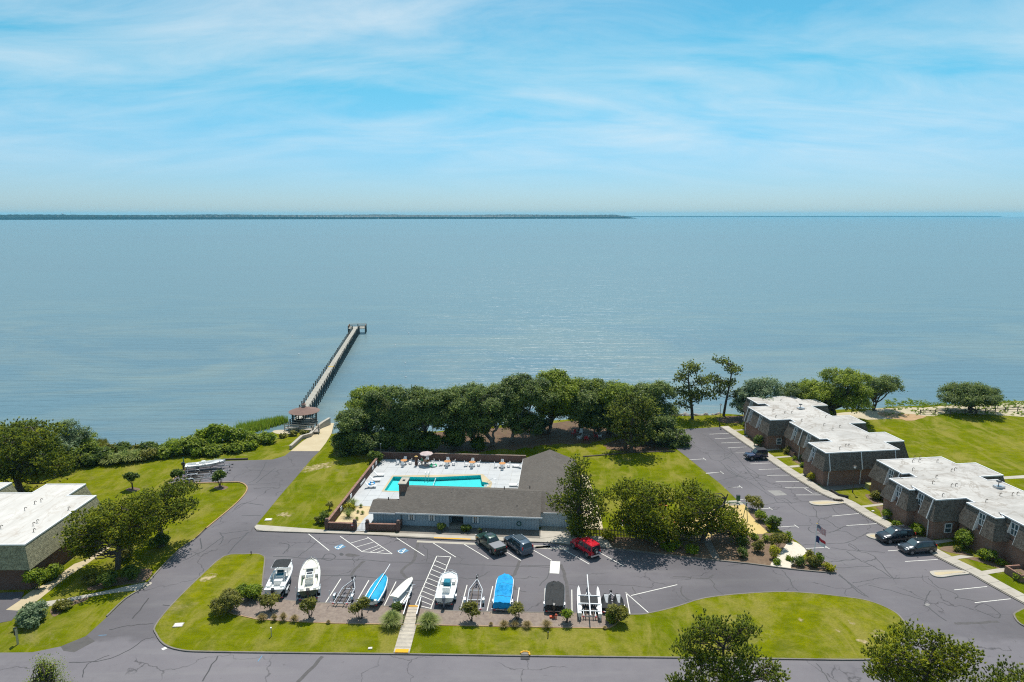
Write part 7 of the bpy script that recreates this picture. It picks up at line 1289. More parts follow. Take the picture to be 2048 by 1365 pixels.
# F: blunt skiff, teal cover
a, b = V3(-7.7, 70.9), V3(-7.5, 76.5); r_, L = boat_root('white square bowed skiff with a teal console cover on a trailer', a, b); hf = hullform(L, 2.25, .5, 1.22, .55, .55, fine=.8, rake=.5); boat_hull(r_, hf, 'gel_white', 'gel_white', .78, .17, L * .76, .45)
lump('console', 'cover_teal', r_, (L * .52, .05, 1.22), (.95, .85, .95), top=(.9, .85)); lump('seat', 'vinyl_white', r_, (L * .36, .02, 1.02), (.6, .85, .5)); lump('seat_back', 'vinyl_white', r_, (L * .31, .02, 1.36), (.1, .85, .3))
for s in (-1, 1): lump('stern_seat', 'vinyl_white', r_, (.38, s * .74, 1.0), (.6, .5, .36)); lump('bow_seat', 'vinyl_white', r_, (L * .70, s * .62, 1.0), (.7, .4, .3))
outboard(r_, -.02, .92, 'motor_grey', 0, 1.05); trailer('trailer under the square bowed white skiff', *ext(a, b, 0, .9), 2.2, 1, False)
# G: empty trailer
trailer('empty silver boat trailer with tall narrow tongue beside the skiff', V3(-4.36, 69.9), V3(-4.2, 77.2), 2.15, 1, True, post_h=1.9)
# H: blue tarp
def tarp_boat(label, a, b, B, zg, mat, humps, hm='gel_white', blunt=.82, motor=None):
    r_, L = boat_root(label, a, b); hf = hullform(L, B, .5, zg, .62, blunt, fine=.75); boat_hull(r_, hf, hm, hm); rr_ = np.random.default_rng(int(abs(a.x * 10)))
    secs = []
    for i, (x, hb, g, cb, cz, k) in enumerate(hf):
        t_ = x / L; hp = sum(h * math.exp(-((t_ - c) / w) ** 2) for c, w, h in humps); row = []
        for y in np.linspace(-1, 1, 19):
            z = g + .09 + hp * (1 - abs(y) ** 1.35) + (.045 * math.sin(t_ * 31 + y * 5) + .03 * math.sin(y * 11 + t_ * 9)) * (1 - abs(y) ** 3) + rr_.normal(0, .012); 
            if abs(y) > .99: z = g - .34 - .06 * math.sin(i * 1.9)
            row.append((x + (.06 if i == len(hf) - 1 else 0), y * hb * (1.03 if abs(y) > .8 else 1.0), z))
        secs.append(row)
    mb = MB(); mb.loft([[(p[0] - .08, p[1] * .98, min(p[2], 1.0) - .25) for p in secs[0]]] + secs + [[(p[0] + .06, p[1] * .9, p[2] - .35) for p in secs[-1]]], False); mb.build('cover', mat, r_, True)
    for f_ in (.22, .66):
        i_ = int(f_ * (len(secs) - 1)); mb = MB(); mb.ribbon([Vector((p_[0], p_[1] * 1.01, p_[2] + .012)) for p_ in secs[i_]], .05); mb.build('strap', 'black_rubber', r_)
    if motor: outboard(r_, -.05, .9, motor)
    return r_, L
a, b = V3(-1.15, 69.9), V3(-.75, 75.7); tarp_boat('small boat wrapped in a bright blue tarpaulin on a trailer', a, b, 2.1, 1.15, 'tarp_blue', [(.10, .08, .2), (.46, .16, .75), (.88, .12, .3)]); trailer('trailer under the boat wrapped in blue tarpaulin', *ext(a, b, .2, .6), 2.1, 1, True, post_h=1.2)
a, b = V3(4.7, 69.5), V3(5.15, 74.3); tarp_boat('boat under a tight black cover with an outboard at the stern', a, b, 2.2, 1.08, 'tarp_black', [(.16, .08, .3), (.80, .07, .28), (.5, .2, .15)], 'motor_black', .85, 'motor_black'); trailer('trailer under the boat with the black cover', *ext(a, b, .1, .8), 2.15, 1, False)
# J: catamaran
a, b = V3(8.55, 68.2), V3(8.95, 73.7); r_, L = boat_root('white catamaran with black trampoline and mast laid along it', a, b, 'catamaran')
for s in (-1, 1):
    hf = hullform(L, .46, .42, .95, .35, fine=.8, rake=.35, rise=.22); mb = MB(); mb.loft([[(x, s * 1.12 - hb, g), (x, s * 1.12 - cb, cz), (x, s * 1.12, k), (x, s * 1.12 + cb, cz), (x, s * 1.12 + hb, g), (x, s * 1.12, g + .04)] for x, hb, g, cb, cz, k in hf], True); mb.build('hull', 'gel_white', r_, True); mb = MB(); mb.box((-.12, s * 1.12, .75), (.25, .05, .9)); mb.build('rudder', 'gel_white', r_)
for x in (.32, .62): mb = MB(); mb.bar((L * x, -1.25, 1.08), (L * x, 1.25, 1.08), .10); mb.build('cross_beam', 'plastic_white', r_)
mb = MB(); mb.bar((L * .08, -1.2, 1.02), (L * .08, 1.2, 1.02), .08); mb.build('cross_beam', 'plastic_white', r_)
mb = MB(); mb.loft([[(x, y, 1.06 - .06 * (1 - y * y)) for y in (-1, -.5, 0, .5, 1)] for x in np.linspace(L * .33, L * .61, 4)], False, False); mb.build('trampoline', 'mesh_black', r_, True); mb = MB(); mb.tube([(-.9, -.03, 1.32), (L * 1.32, .05, 1.5)], [.075, .06], 8); mb.build('mast', 'plastic_white', r_)
for x in (.08, .62): mb = MB(); mb.bar((L * x, 0, 1.05), (L * x, 0, 1.4), .06); mb.build('mast_prop', 'galv', r_)
trailer('trailer frame under the white catamaran', *ext(a, b, -.2, .6), 1.9, 1, False)
# K: two covered jet skis
jt, jrz = trailer('double jet ski trailer at the end of the boat row', V3(11.2, 69.2), V3(11.6, 73.6), 2.5, 1, False, bunks=False)
for k, (xo, lab) in enumerate(((-.68, 'jet ski under grey and black cover, next to the catamaran'), (.68, 'jet ski under grey and black cover, last in the boat row'))):
    r_ = thing('jet_ski', lab, 'jet ski', (11.3 + xo, 69.5, 0), math.radians(86)); L = 3.0; sec = []; sec2 = []
    for i in range(11):
        t_ = i / 10; hb = .58 * (1 - max(0, (t_ - .45) / .55) ** 2.2 * .9); zt = .78 + .55 * math.exp(-((t_ - .62) / .2) ** 2) + .38 * math.exp(-((t_ - .3) / .25) ** 2); sec.append([(t_ * L, -hb, .62), (t_ * L, -hb * 1.02, .82), (t_ * L, -.24, zt * .97), (t_ * L, .24, zt * .97), (t_ * L, hb * 1.02, .82), (t_ * L, hb, .62)]); w2 = .10 + .16 * math.exp(-((t_ - .6) / .25) ** 2); sec2.append([(t_ * L, -w2, zt * .97 + .012), (t_ * L, 0, zt + .02), (t_ * L, w2, zt * .97 + .012)])
    mb = MB(); mb.loft(sec, True); mb.build('cover', 'tarp_black', r_, True); mb = MB(); mb.loft(sec2[2:9], False, False); mb.build('cover_panel', 'cover_grey', r_, True); mb = MB(); mb.loft([[(x, -hb * .9, .66), (x, -cb, .52), (x, 0, k_), (x, cb, .52), (x, hb * .9, .66)] for x, hb, g, cb, cz, k_ in hullform(L, 1.1, .46, .8, .45)], False); mb.build('hull', 'motor_black', r_, True)
# M: boat and trailers in the small lot
a, b = P(372, 945), P(452, 936); r_, L = boat_root('white skiff with upright motor on a trailer in the small far lot', a, b); hf = hullform(L, 2.0, .62, 1.3, .45, rise=.4); boat_hull(r_, hf, 'gel_white', 'gel_white', .95, .15, L * .7, .4); lump('console', 'gel_white', r_, (L * .45, 0, 1.3), (.6, .6, .8)); lump('seat', 'vinyl_white', r_, (L * .3, 0, 1.2), (.4, .8, .4)); outboard(r_, 0, 1.15, 'motor_black'); mb = MB(); mb.tube([(-.2, .3, 1.0), (-.3, .3, 2.6)], .09, 6); mb.build('push_pole_holder', 'green_metal', r_)
trailer('trailer under the white skiff in the small far lot', *ext(a, b, 0, 1.2), 2.0, 1, False)
trailer('middle empty trailer in the small far lot', P(372, 955), P(462, 946), 2.0, 1, True, post_h=1.4); trailer('tandem axle empty trailer nearest the lawn in the small far lot', P(362, 964), P(440, 956), 2.0, 2, False)

# ================================================================== POOL FURNITURE AND PEOPLE
def chair_parts(root, mat='plastic_white', sc=1.0):
    lump('seat', mat, root, (0, 0, .42), (.5, .48, .05))
    mb = MB(); mb.box((0, .25, .70), (.5, .05, .56), rx=-.14); mb.build('backrest', mat, root)
    for x in (-.21, .21):
        for y in (-.2, .2): mb = MB(); mb.bar((x, y, 0), (x * .95, y * .9, .42), .045); mb.build('leg', mat, root)
        mb = MB(); mb.bar((x * 1.15, -.22, .62), (x * 1.15, .24, .66), .05); mb.build('armrest', mat, root)
proto_chair = None
def place_chair(loc, rz, label, group):
    global proto_chair
    if proto_chair is None: proto_chair = thing('patio_chair', label, 'chair', (0, 0, 0)); chair_parts(proto_chair); o = proto_chair
    else: o = copy_tree(proto_chair)
    o.location = loc; o.rotation_euler = (0, 0, rz); o['label'] = label; o['group'] = group; return o
tabs = [(808, 921.5, 'leftmost'), (853, 922.5, 'parasol'), (894.7, 923.5, 'middle'), (944.5, 925, 'fourth'), (1004.7, 927.5, 'rightmost')]
DZ = .05
for i, (px, py, nm) in enumerate(tabs):
    p = P(px, py, .72); t_ = thing('patio_table', f'{nm} wooden patio table of the five along the pool wall', 'table', (p.x, p.y, DZ), .2 * i, 'patio tables by the pool')
    mb = MB(); mb.cyl((0, 0, .71), .62, .05, 8); mb.build('table_top', 'wood_orange', t_); 
    for k in range(4): mb = MB(); an = math.pi / 4 + k * math.pi / 2; mb.bar((.42 * math.cos(an), .42 * math.sin(an), 0), (.34 * math.cos(an), .34 * math.sin(an), .69), .05); mb.build('leg', 'plastic_white', t_)
    for k, (an, wd) in enumerate(((math.pi / 2, 'back'), (0.1, 'right'), (math.pi + .1, 'left'), (-math.pi / 2, 'front'))):
        if i == 1 and wd == 'front': continue
        r__ = 1.08 + .06 * ((i * 7 + k * 3) % 5) / 5; place_chair((p.x + r__ * math.cos(an), p.y + r__ * math.sin(an), DZ), an - math.pi / 2 + .15 * ((i + k) % 3 - 1), f'white patio chair on the {wd} side of the {nm} pool table', 'white chairs round the pool tables')
p = P(853, 922.5, .72); u_ = thing('parasol', 'open pale pink tan parasol above the second pool table', 'parasol', (p.x, p.y, .78)); mb = MB(); mb.tube([(0, 0, .0), (0, 0, 1.75)], .025, 6); mb.build('pole', 'alu', u_)
mb = MB(); n_ = 8; mb.add([(0, 0, 1.78)] + [(1.2 * math.cos(2 * math.pi * k / n_), 1.2 * math.sin(2 * math.pi * k / n_), 1.36) for k in range(n_)] + [(1.22 * math.cos(2 * math.pi * k / n_), 1.22 * math.sin(2 * math.pi * k / n_), 1.25) for k in range(n_)], [(0, 1 + k, 1 + (k + 1) % n_) for k in range(n_)] + [(1 + k, 1 + n_ + k, 1 + n_ + (k + 1) % n_, 1 + (k + 1) % n_) for k in range(n_)]); mb.build('canopy', 'umbrella_tan', u_)
for k in range(n_): mb = MB(); mb.bar((0, 0, 1.74), (1.18 * math.cos(2 * math.pi * k / n_), 1.18 * math.sin(2 * math.pi * k / n_), 1.34), .02); mb.build('rib', 'alu', u_)
def lounger(loc, rz, label):
    r_ = thing('sun_lounger', label, 'sun lounger', loc, rz, 'white loungers on the pool deck'); lump('seat', 'plastic_white', r_, (.25, 0, .34), (1.2, .62, .06)); mb = MB(); mb.box((-.62, 0, .62), (.75, .62, .06), ry=.85); mb.build('backrest', 'plastic_white', r_)
    for x in (-.3, .75):
        for y in (-.26, .26): mb = MB(); mb.bar((x, y, 0), (x, y, .33), .05); mb.build('leg', 'plastic_white', r_)
    return r_
for (px, py, rz, lab) in ((*T4((300, 425))[0], .05, 'white lounger furthest along the drive side pool wall'), (*T4((260, 480))[0], .05, 'middle white lounger by the drive side pool wall'), (*T4((215, 545))[0], .05, 'white lounger with the blue float on it'), (*T4((1710, 335))[0], 2.8, 'white lounger at the right back corner of the deck'), (*T4((1685, 530))[0], 3.1, 'white lounger half hidden by the clubhouse roof')):
    p = P(px, py); lounger((p.x, p.y, DZ), rz, lab)
def ring(name, label, loc, R_, r0, mat, mat2=None, tilt=0.0):
    mb = MB(); n1, n2 = 20, 8
    vs = [((R_ + r0 * math.cos(b)) * math.cos(a), (R_ + r0 * math.cos(b)) * math.sin(a), r0 + r0 * math.sin(b)) for a in np.linspace(0, 2 * math.pi, n1, False) for b in np.linspace(0, 2 * math.pi, n2, False)]
    for i in range(n1):
        mb.cur = (i // 2) % 2
        mb.add([], [])
        for j in range(n2): mb.f.append((i * n2 + j, ((i + 1) % n1) * n2 + j, ((i + 1) % n1) * n2 + (j + 1) % n2, i * n2 + (j + 1) % n2)); mb.m.append((i // 3) % 2)
    mb.v = vs; o = mb.build(name, [mat, mat2 or mat], None, 'all'); o.location = loc; o.rotation_euler = (tilt, 0, 0); return tag(o, label, 'float')
p = P(*T4((222, 530))[0]); ring('pool_float', 'blue and white swim ring lying on a lounger', (p.x, p.y, DZ + .38), .42, .15, 'towel_blue', 'float_white', .05)
p = P(*T4((850, 325))[0]); ring('pool_float', 'green and white swim ring on the deck by the parasol', (p.x, p.y, DZ), .55, .17, 'float_green', 'float_white')
def person(label, loc, rz, sex, cloth_, hat=False, pose=0):
    """one skinned body; clothing and hair or hat as children"""
    root = thing('person', label, 'person', loc, rz); me = bpy.data.meshes.new('body'); V = []; E = []; R_ = []
    def v(p, r): V.append(p); R_.append(r); return len(V) - 1
    def chain(i, pts):
        for p, r in pts: j = v(p, r); E.append((i, j)); i = j
        return i
    pel = v((0, 0, .93), .125); ch = chain(pel, [((0, 0, 1.10), .11), ((0, .01, 1.28), .125)]); nk = chain(ch, [((0, 0, 1.42), .06), ((0, -.01, 1.50), .05)]); hd = chain(nk, [((0, -.015, 1.57), .075), ((0, -.02, 1.65), .085), ((0, -.01, 1.72), .055)]); chain(hd - 1, [((0, -.11, 1.62), .014)])
    for s in (-1, 1):
        hip = chain(pel, [((s * .09, 0, .86), .09), ((s * .10, -.02 - .04 * s * pose, .50), .06), ((s * .10, .02 + .05 * s * pose, .10), .042)]); chain(hip, [((s * .11, -.12 + .05 * s * pose, .035), .03)])
        sh = chain(ch, [((s * .17, 0, 1.36), .055), ((s * .22, .02, 1.10), .04), ((s * (.20 + .05 * pose), -.08 - .1 * pose, .88 + .1 * pose), .03)]); hx, hy, hz = V[sh]; pal = chain(sh, [((hx, hy - .02, hz - .06), .028)])
        for k in range(4): chain(pal, [((hx + s * .012 * (k - 1.5), hy - .02 - .016 * (k - 1.5), hz - .10 - .008 * (1.5 - abs(k - 1.5))), .009), ((hx + s * .012 * (k - 1.5), hy - .035 - .016 * (k - 1.5), hz - .14), .008)])
        chain(pal, [((hx - s * .03, hy - .045, hz - .07), .010), ((hx - s * .03, hy - .06, hz - .10), .008)])
    me.from_pydata(V, E, []); me.materials.append(M['skin']); o = bpy.data.objects.new('body', me); COL.objects.link(o); o.parent = root
    sk = o.modifiers.new('skin', 'SKIN'); sk.use_smooth_shade = True
    for i, r in enumerate(R_): me.skin_vertices[0].data[i].radius = (r, r)
    me.skin_vertices[0].data[0].use_root = True; sb = o.modifiers.new('sub', 'SUBSURF'); sb.levels = 1; sb.render_levels = 1
    prof = {'dress': [(.16, 1.40), (.19, 1.25), (.17, 1.08), (.22, .9), (.28, .45), (.31, .18)], 'suit': [(.155, 1.32), (.165, 1.2), (.15, 1.08), (.17, .92), (.16, .82)], 'shorts': [(.15, .98), (.175, .9), (.19, .72), (.2, .55)]}[cloth_[0]]
    mb = MB(); mb.lathe([(r, z) for r, z in prof], n=12); mb.build('clothing', cloth_[1], root, 'all')
    if hat: mb = MB(); mb.lathe([(.30, 1.70), (.28, 1.72), (.12, 1.74), (.105, 1.84), (.06, 1.87), (0, 1.87)], n=14); mb.build('straw_hat', 'straw', root, 'all')
    mb = MB(); mb.lathe([(.0, 1.775), (.085, 1.75), (.105, 1.68), (.10, 1.58 if not hat else 1.5), (.08, 1.52)], (0, .02, 0), 10); mb.build('hair', 'hair', root, 'all'); return root
for (px, py, rz, cl, hat, lab, ps) in ((*T4((680, 318))[0], .3, ('dress', 'dress_brown'), True, 'person in a long brown dress and straw hat standing by the pool tables', 0), (*T4((738, 312))[0], 2.4, ('suit', 'swim_green'), False, 'person in a green swimsuit beside the parasol', 1), (*T4((772, 330))[0], 2.9, ('shorts', 'swim_dark'), False, 'person in dark shorts standing before the parasol table', 1)):
    p = P(px, py); person(lab, (p.x, p.y, DZ), rz, 0, cl, hat, ps)

# ================================================================== SMALL THINGS
# garden chairs and fire ring in the grove
def garden_chair(loc, rz, mat, label):
    r_ = thing('garden_chair', label, 'chair', loc, rz, 'garden chairs round the fire ring'); mb = MB(); mb.box((0, 0, .32), (.62, .6, .05), rx=.15); mb.build('seat', mat, r_)
    for k in range(5): mb = MB(); mb.box((-.24 + k * .12, .38, .72), (.10, .03, .8 - .06 * abs(k - 2)), rx=-.35); mb.build('back_slat', mat, r_)
    for x in (-.36, .36):
        mb = MB(); mb.box((x, -.05, .56), (.14, .75, .03)); mb.build('armrest', mat, r_)
        for y in (-.32, .3): mb = MB(); mb.bar((x, y, 0), (x, y, .55), .06); mb.build('leg', mat, r_)
for (x, y, mt, rz, lab) in ((345, 358, 'red_paint', -.9, 'red garden chair left of the fire ring'), (475, 415, 'red_paint', 2.9, 'red garden chair nearest the lawn at the fire ring'), (572, 385, 'red_paint', 1.3, 'dark red garden chair right of the fire ring'), (420, 350, 'plastic_white', -.2, 'white garden chair behind the fire ring'), (405, 405, 'plastic_white', -2.2, 'white garden chair left front of the fire ring'), (610, 385, 'plastic_white', 1.5, 'white garden chair furthest from the fire ring')):
    p = P(*T5((x, y))[0]); garden_chair((p.x, p.y, .01), rz, mt, lab)
p = P(*T5((470, 378))[0]); fr_ = thing('fire_ring', 'stone fire ring among the garden chairs', 'fire pit', (p.x, p.y, 0))
for k in range(10): an = 2 * math.pi * k / 10; mb = MB(); mb.box((.7 * math.cos(an), .7 * math.sin(an), .16), (.36, .26, .32), an); mb.build('stone', 'rock', fr_, False, .04)
# shore rocks
for k in range(16):
    px = 1342 + k * 7 + random.uniform(-2, 2); p = P(px, 831.5 + random.uniform(-1.5, 1), -.4); r = random.uniform(.35, .75); mb = MB(); mb.lathe([(0, -r * .6), (r * .8, -r * .4), (r, 0), (r * .7, r * .45), (0, r * .6)], n=7); o = mb.build('shore_rock', 'rock'); o.location = (p.x, p.y, -.35); o.rotation_euler = (random.random(), random.random(), random.random() * 6); o.scale = (1, random.uniform(.7, 1.2), .8); tag(o, f'pale boulder by the two pines, {ORD[k]} of sixteen along the shore', 'rock', 'shore boulders by the pines')
# flagpole
p = P(*T6((1165, 985))[0]); fp = thing('flagpole', 'white flagpole in the bushes with two flags flying', 'flagpole', (p.x, p.y, 0)); hp = HT(*T6((1165, 985))[0], T6((1172, 605))[0][1]); mb = MB(); mb.tube([(0, 0, -.05), (0, 0, hp)], [.06, .035], 8); mb.build('pole', 'plastic_white', fp); mb = MB(); mb.lathe([(0, -.08), (.08, 0), (0, .08)], (0, 0, hp + .06), 8); mb.build('finial', 'yellow_sign', fp)
def flag(name, label, z1_, w, h, design):
    mb = MB(); nu, nv = 20, 13; vs = []
    for j in range(nv + 1):
        for i in range(nu + 1):
            u_, v_ = i / nu, j / nv; x = .05 + w * u_ * .86; vs.append((x, .10 * math.sin(u_ * 7 + v_) * u_ + .12 * u_, z1_ - h * v_ - .62 * w * u_ ** 1.3 + .05 * math.sin(u_ * 9)))
    fs = [(j * (nu + 1) + i, (j + 1) * (nu + 1) + i, (j + 1) * (nu + 1) + i + 1, j * (nu + 1) + i + 1) for j in range(nv) for i in range(nu)]; mb.v = vs; mb.f = fs; mb.m = [design(i / nu, j) for j in range(nv) for i in range(nu)]
    o = mb.build(name, ['flag_red', 'flag_white', 'flag_blue'], None, 'all'); o.location = (p.x, p.y, 0); o.rotation_euler = (0, 0, -.25); tag(o, label, 'flag'); return o
f1 = flag('flag', 'upper flag with red and white stripes and a blue canton', hp - .1, 1.35, .82, lambda u_, j: 2 if (u_ < .4 and j < 7) else (0 if j % 2 == 0 else 1)); mb = MB()
for r0 in range(5):
    for c0 in range(6): u_, v_ = .03 + c0 * .062 + .03 * (r0 % 2), .05 + r0 * .1; x = .05 + 1.35 * u_ * .86; mb.box((x, .10 * math.sin(u_ * 7 + v_) * u_ + .12 * u_ - .012, hp - .1 - .82 * v_ - .62 * 1.35 * u_ ** 1.3), (.035, .006, .035))
o = mb.build('stars', 'flag_white', f1); o['kind'] = 'stuff'
flag('flag', 'lower flag with blue hoist band over red and white', hp - 1.6, 1.4, .88, lambda u_, j: 2 if u_ < .34 else (0 if j < 6 else 1))
# lamp posts
def lamp(px, py, top, label, mat='dark_metal', head='lamp_clear'):
    p = P(px, py); h = HT(px, py, top); r_ = thing('lamp_post', label, 'lamp post', (p.x, p.y, 0)); mb = MB(); mb.tube([(0, 0, -.05), (0, 0, .4), (0, 0, .42), (0, 0, h - .55)], [.10, .10, .055, .045], 8); mb.build('pole', mat, r_); mb = MB(); mb.lathe([(.06, h - .55), (.18, h - .45), (.20, h - .15), (.15, h - .12), (.15, h - .45)], n=8); mb.build('lantern', head, r_); mb = MB(); mb.lathe([(.26, h - .14), (.05, h - .02), (.02, h + .1), (0, h + .12)], n=8); mb.build('lantern_cap', mat, r_)
lamp(*T5((1838, 275))[0], T5((1830, 40))[0][1], 'dark lamp post at the far end of the parking lot'); lamp(*T6((1562, 283))[0], T6((1560, 5))[0][1], 'brown lamp post on the lawn between the townhouse rows', 'wood_dark')
p = P(762, 914); r_ = thing('pool_light', 'slim pole with a white lamp head behind the pool wall corner', 'lamp post', (p.x, p.y, 0)); hp_ = HT(762, 914, 888); mb = MB(); mb.tube([(0, 0, 0), (0, 0, hp_)], .05, 6); mb.build('pole', 'wood_grey', r_); lump('lamp_head', 'plastic_white', r_, (0, 0, hp_ + .05), (.3, .25, .16))
# bollards, markers, hydrant
def bollard(px, py, hpx, label, mat, z0=0.0, cat='bollard'):
    p = P(px, py, z0); h = hpx * MPP(p) * 1.05; r_ = thing('bollard', label, cat, (p.x, p.y, z0)); mb = MB(); mb.cyl((0, 0, h / 2), .055, h, 8); mb.build('post', mat, r_); mb = MB(); mb.cyl((0, 0, h + .03), .085, .10, 8); mb.build('cap', 'plastic_white' if mat == 'galv' else mat, r_)
bollard(543, 1273, 17, 'short pale bollard light alone on the island lawn', 'galv', .115); bollard(1096, 1275, 10, 'dark bollard light on the island lawn before the black covered boat', 'dark_metal', .115); bollard(502.5, 1109.5, 5, 'small dark marker post at the tip of the island', 'dark_metal', .115)
p = P(36, 1289); r_ = thing('sign_post', 'grey green post with signs on the left lawn by the road', 'sign', (p.x, p.y, 0), -.3); mb = MB(); mb.box((0, 0, .9), (.16, .16, 1.85)); mb.build('post', 'galv', r_); lump('sign_panel', 'green_metal', r_, (-.12, 0, 1.6), (.34, .1, .5)); lump('sign_panel', 'dark_metal', r_, (-.18, 0, 1.25), (.3, .12, .5)); lump('cap', 'dark_metal', r_, (0, 0, 1.88), (.24, .24, .08))
p = P(1112, 1238, .135); r_ = thing('standpipe', 'small red standpipe in the mulch before the black covered boat', 'standpipe', (p.x, p.y, .135)); mb = MB(); mb.cyl((0, 0, .28), .08, .56, 8); mb.build('pipe', 'hydrant', r_); mb = MB(); mb.cyl((0, 0, .42), .06, .34, 8, 'X'); mb.build('outlet', 'hydrant', r_); lump('valve_box', 'hydrant', r_, (-.45, .2, .1), (.5, .3, .2))
for (px, py, z0, lab) in ((357, 1251, .115, 'white concrete slab flush in the island lawn near the road corner'), (537, 1040, 0, 'white concrete slab flush in the lawn left of the pool'), (740.5, 1297.5, .115, 'small white lid in the lawn left of the boardwalk'), (1746, 1023, 0, 'small grey lid in the lawn strip before the near townhouse')):
    p = P(px, py, z0); r_ = thing('utility_cover', lab, 'cover', (p.x, p.y, z0), .1); s_ = .42 if px < 600 else .18; lump('slab', 'concrete', r_, (0, 0, .03), (s_ * 2.4, s_ * 1.8, .07)); lump('lid', 'paint_white', r_, (0, 0, .07), (s_ * 1.9, s_ * 1.4, .03))
p = P(1050, 1313); r_ = thing('storm_inlet', 'storm drain inlet in the kerb guarded by yellow bags', 'drain', (p.x, p.y, 0)); lump('grate', 'dark_metal', r_, (0, -.3, .03), (.9, .5, .04)); lump('hood', 'kerb_concrete', r_, (0, .2, .1), (.8, .4, .2))
for (x, y, rz) in ((-.36, .3, .5), (-.12, .45, .1), (.16, .45, -.1), (.4, .3, -.5), (.45, .02, -1.2)): mb = MB(); mb.box((x, y, .22), (.27, .17, .14), rz); mb.build('bag', 'yellow_pad', r_, False, .05)
# boardwalk over the bed
bw = thing('boardwalk', 'weathered plank ramp crossing the lawn between the two pampas grasses', 'boardwalk'); A_ = P(829, 1215.5); B_ = P(803, 1309); bd = (B_ - A_); BL = bd.length; bd.normalize(); bn = Vector((-bd.y, bd.x, 0)); npl = 62; brz = math.atan2(bn.y, bn.x)
for k in range(npl):
    t_ = (k + .5) / npl; q = A_ + bd * BL * t_; w_ = 1.25 if t_ < .45 else 1.65; mb = MB(); mb.box((q.x, q.y, .24 - .06 * t_ + random.uniform(-.004, .004)), (w_, BL / npl - .012, .04), brz); mb.build('plank', 'wood_pale' if k % 5 else 'wood_grey', bw)
q = A_ + bd * .12; mb = MB(); mb.box((q.x, q.y - .02, .275), (1.25, .22, .02), brz); mb.build('yellow_strip', 'paint_yellow', bw); q = B_ + bd * -.25; mb = MB(); mb.box((q.x, q.y, .225), (1.35, .55, .02), brz); mb.build('yellow_strip', 'paint_yellow', bw)
for s in (-1, 1):
    a_ = A_ + bn * s * .72; rl = [a_ - bd * .4, a_ + bd * 3.0]
    mb = MB(); mb.bar((rl[0].x, rl[0].y, 1.1), (rl[1].x, rl[1].y, 1.05), .09, .07); mb.build('handrail', 'plastic_white', bw)
    for t_ in (0, .5, 1): q = rl[0].lerp(rl[1], t_); mb = MB(); mb.bar((q.x, q.y, .1), (q.x, q.y, 1.05), .08); mb.build('post', 'wood_dark', bw)
    mb = MB(); mb.bar((rl[0].x, rl[0].y, .6), (rl[1].x, rl[1].y, .58), .03, .85); mb.build('side_panel', 'wood_dark', bw)
    mb = MB(); q0 = A_ + bn * s * .55; q1 = B_ + bn * s * .6; mb.bar((q0.x, q0.y, .16), (q1.x, q1.y, .13), .1, .12); mb.build('joist', 'wood_grey', bw)
# playground
p = P(*T6((465, 560))[0]); q = P(*T6((230, 560))[0]); sw = thing('swing_set', 'green tube swing set on the playground sand', 'swing set', (0, 0, 0)); hs = HT(*T6((465, 560))[0], T6((465, 390))[0][1])
dS = (q - p).normalized(); nS = Vector((-dS.y, dS.x, 0)); q = p + dS * 4.2
mb = MB(); mb.tube([p + Vector((0, 0, hs)), q + Vector((0, 0, hs))], .05, 7); mb.build('top_bar', 'green_metal', sw)
for e_ in (p, q):
    for s in (-1, 1): mb = MB(); mb.tube([e_ + Vector((0, 0, hs)), e_ + nS * s * .9 + Vector((0, 0, .02))], .05, 7); mb.build('leg', 'green_metal', sw)
for t_ in (.3, .65):
    e_ = p.lerp(q, t_)
    for s in (-.2, .2): mb = MB(); mb.tube([e_ + dS * s + Vector((0, 0, hs)), e_ + dS * s + Vector((0, 0, .5))], .012, 4); mb.build('chain', 'galv', sw)
    mb = MB(); mb.box((e_.x, e_.y, .5), (.46, .18, .04), math.atan2(dS.y, dS.x)); mb.build('seat', 'black_rubber', sw)
p = P(*T6((345, 440))[0]); r_ = thing('park_bench', 'pale bench facing the playground sand', 'bench', (p.x, p.y, .02), .1)
for y in (-.15, 0, .15): lump('seat_slat', 'wood_pale', r_, (0, y, .45), (1.5, .12, .04))
for z in (.62, .78): lump('back_slat', 'wood_pale', r_, (0, .26, z), (1.5, .04, .12))
for x in (-.6, .6): lump('leg', 'dark_metal', r_, (x, 0, .22), (.06, .4, .44)); lump('back_post', 'dark_metal', r_, (x, .24, .55), (.06, .05, .7))
p = P(*T6((388, 395))[0]); r_ = thing('litter_bin', 'dark green litter bin on a post beside the playground', 'bin', (p.x, p.y, .02)); lump('bin', 'green_metal', r_, (0, 0, .85), (.5, .4, .8)); lump('post', 'dark_metal', r_, (0, 0, .25), (.1, .1, .5)); lump('lid', 'dark_metal', r_, (0, 0, 1.28), (.54, .44, .06))
fn = thing('picket_fence', 'dark timber picket fence behind the wide pines', 'fence'); fa, fb = P(1178, 1072), P(1398, 1083); nf = 74
for k in range(nf): q = fa.lerp(fb, k / (nf - 1)); mb = MB(); mb.box((q.x, q.y, .62 + random.uniform(-.02, .02)), (.11, .03, 1.2)); mb.build('picket', 'fence_wood', fn)
for z in (.35, .95): mb = MB(); mb.bar((fa.x, fa.y + .05, z), (fb.x, fb.y + .05, z), .05, .09); mb.build('rail', 'fence_wood', fn)
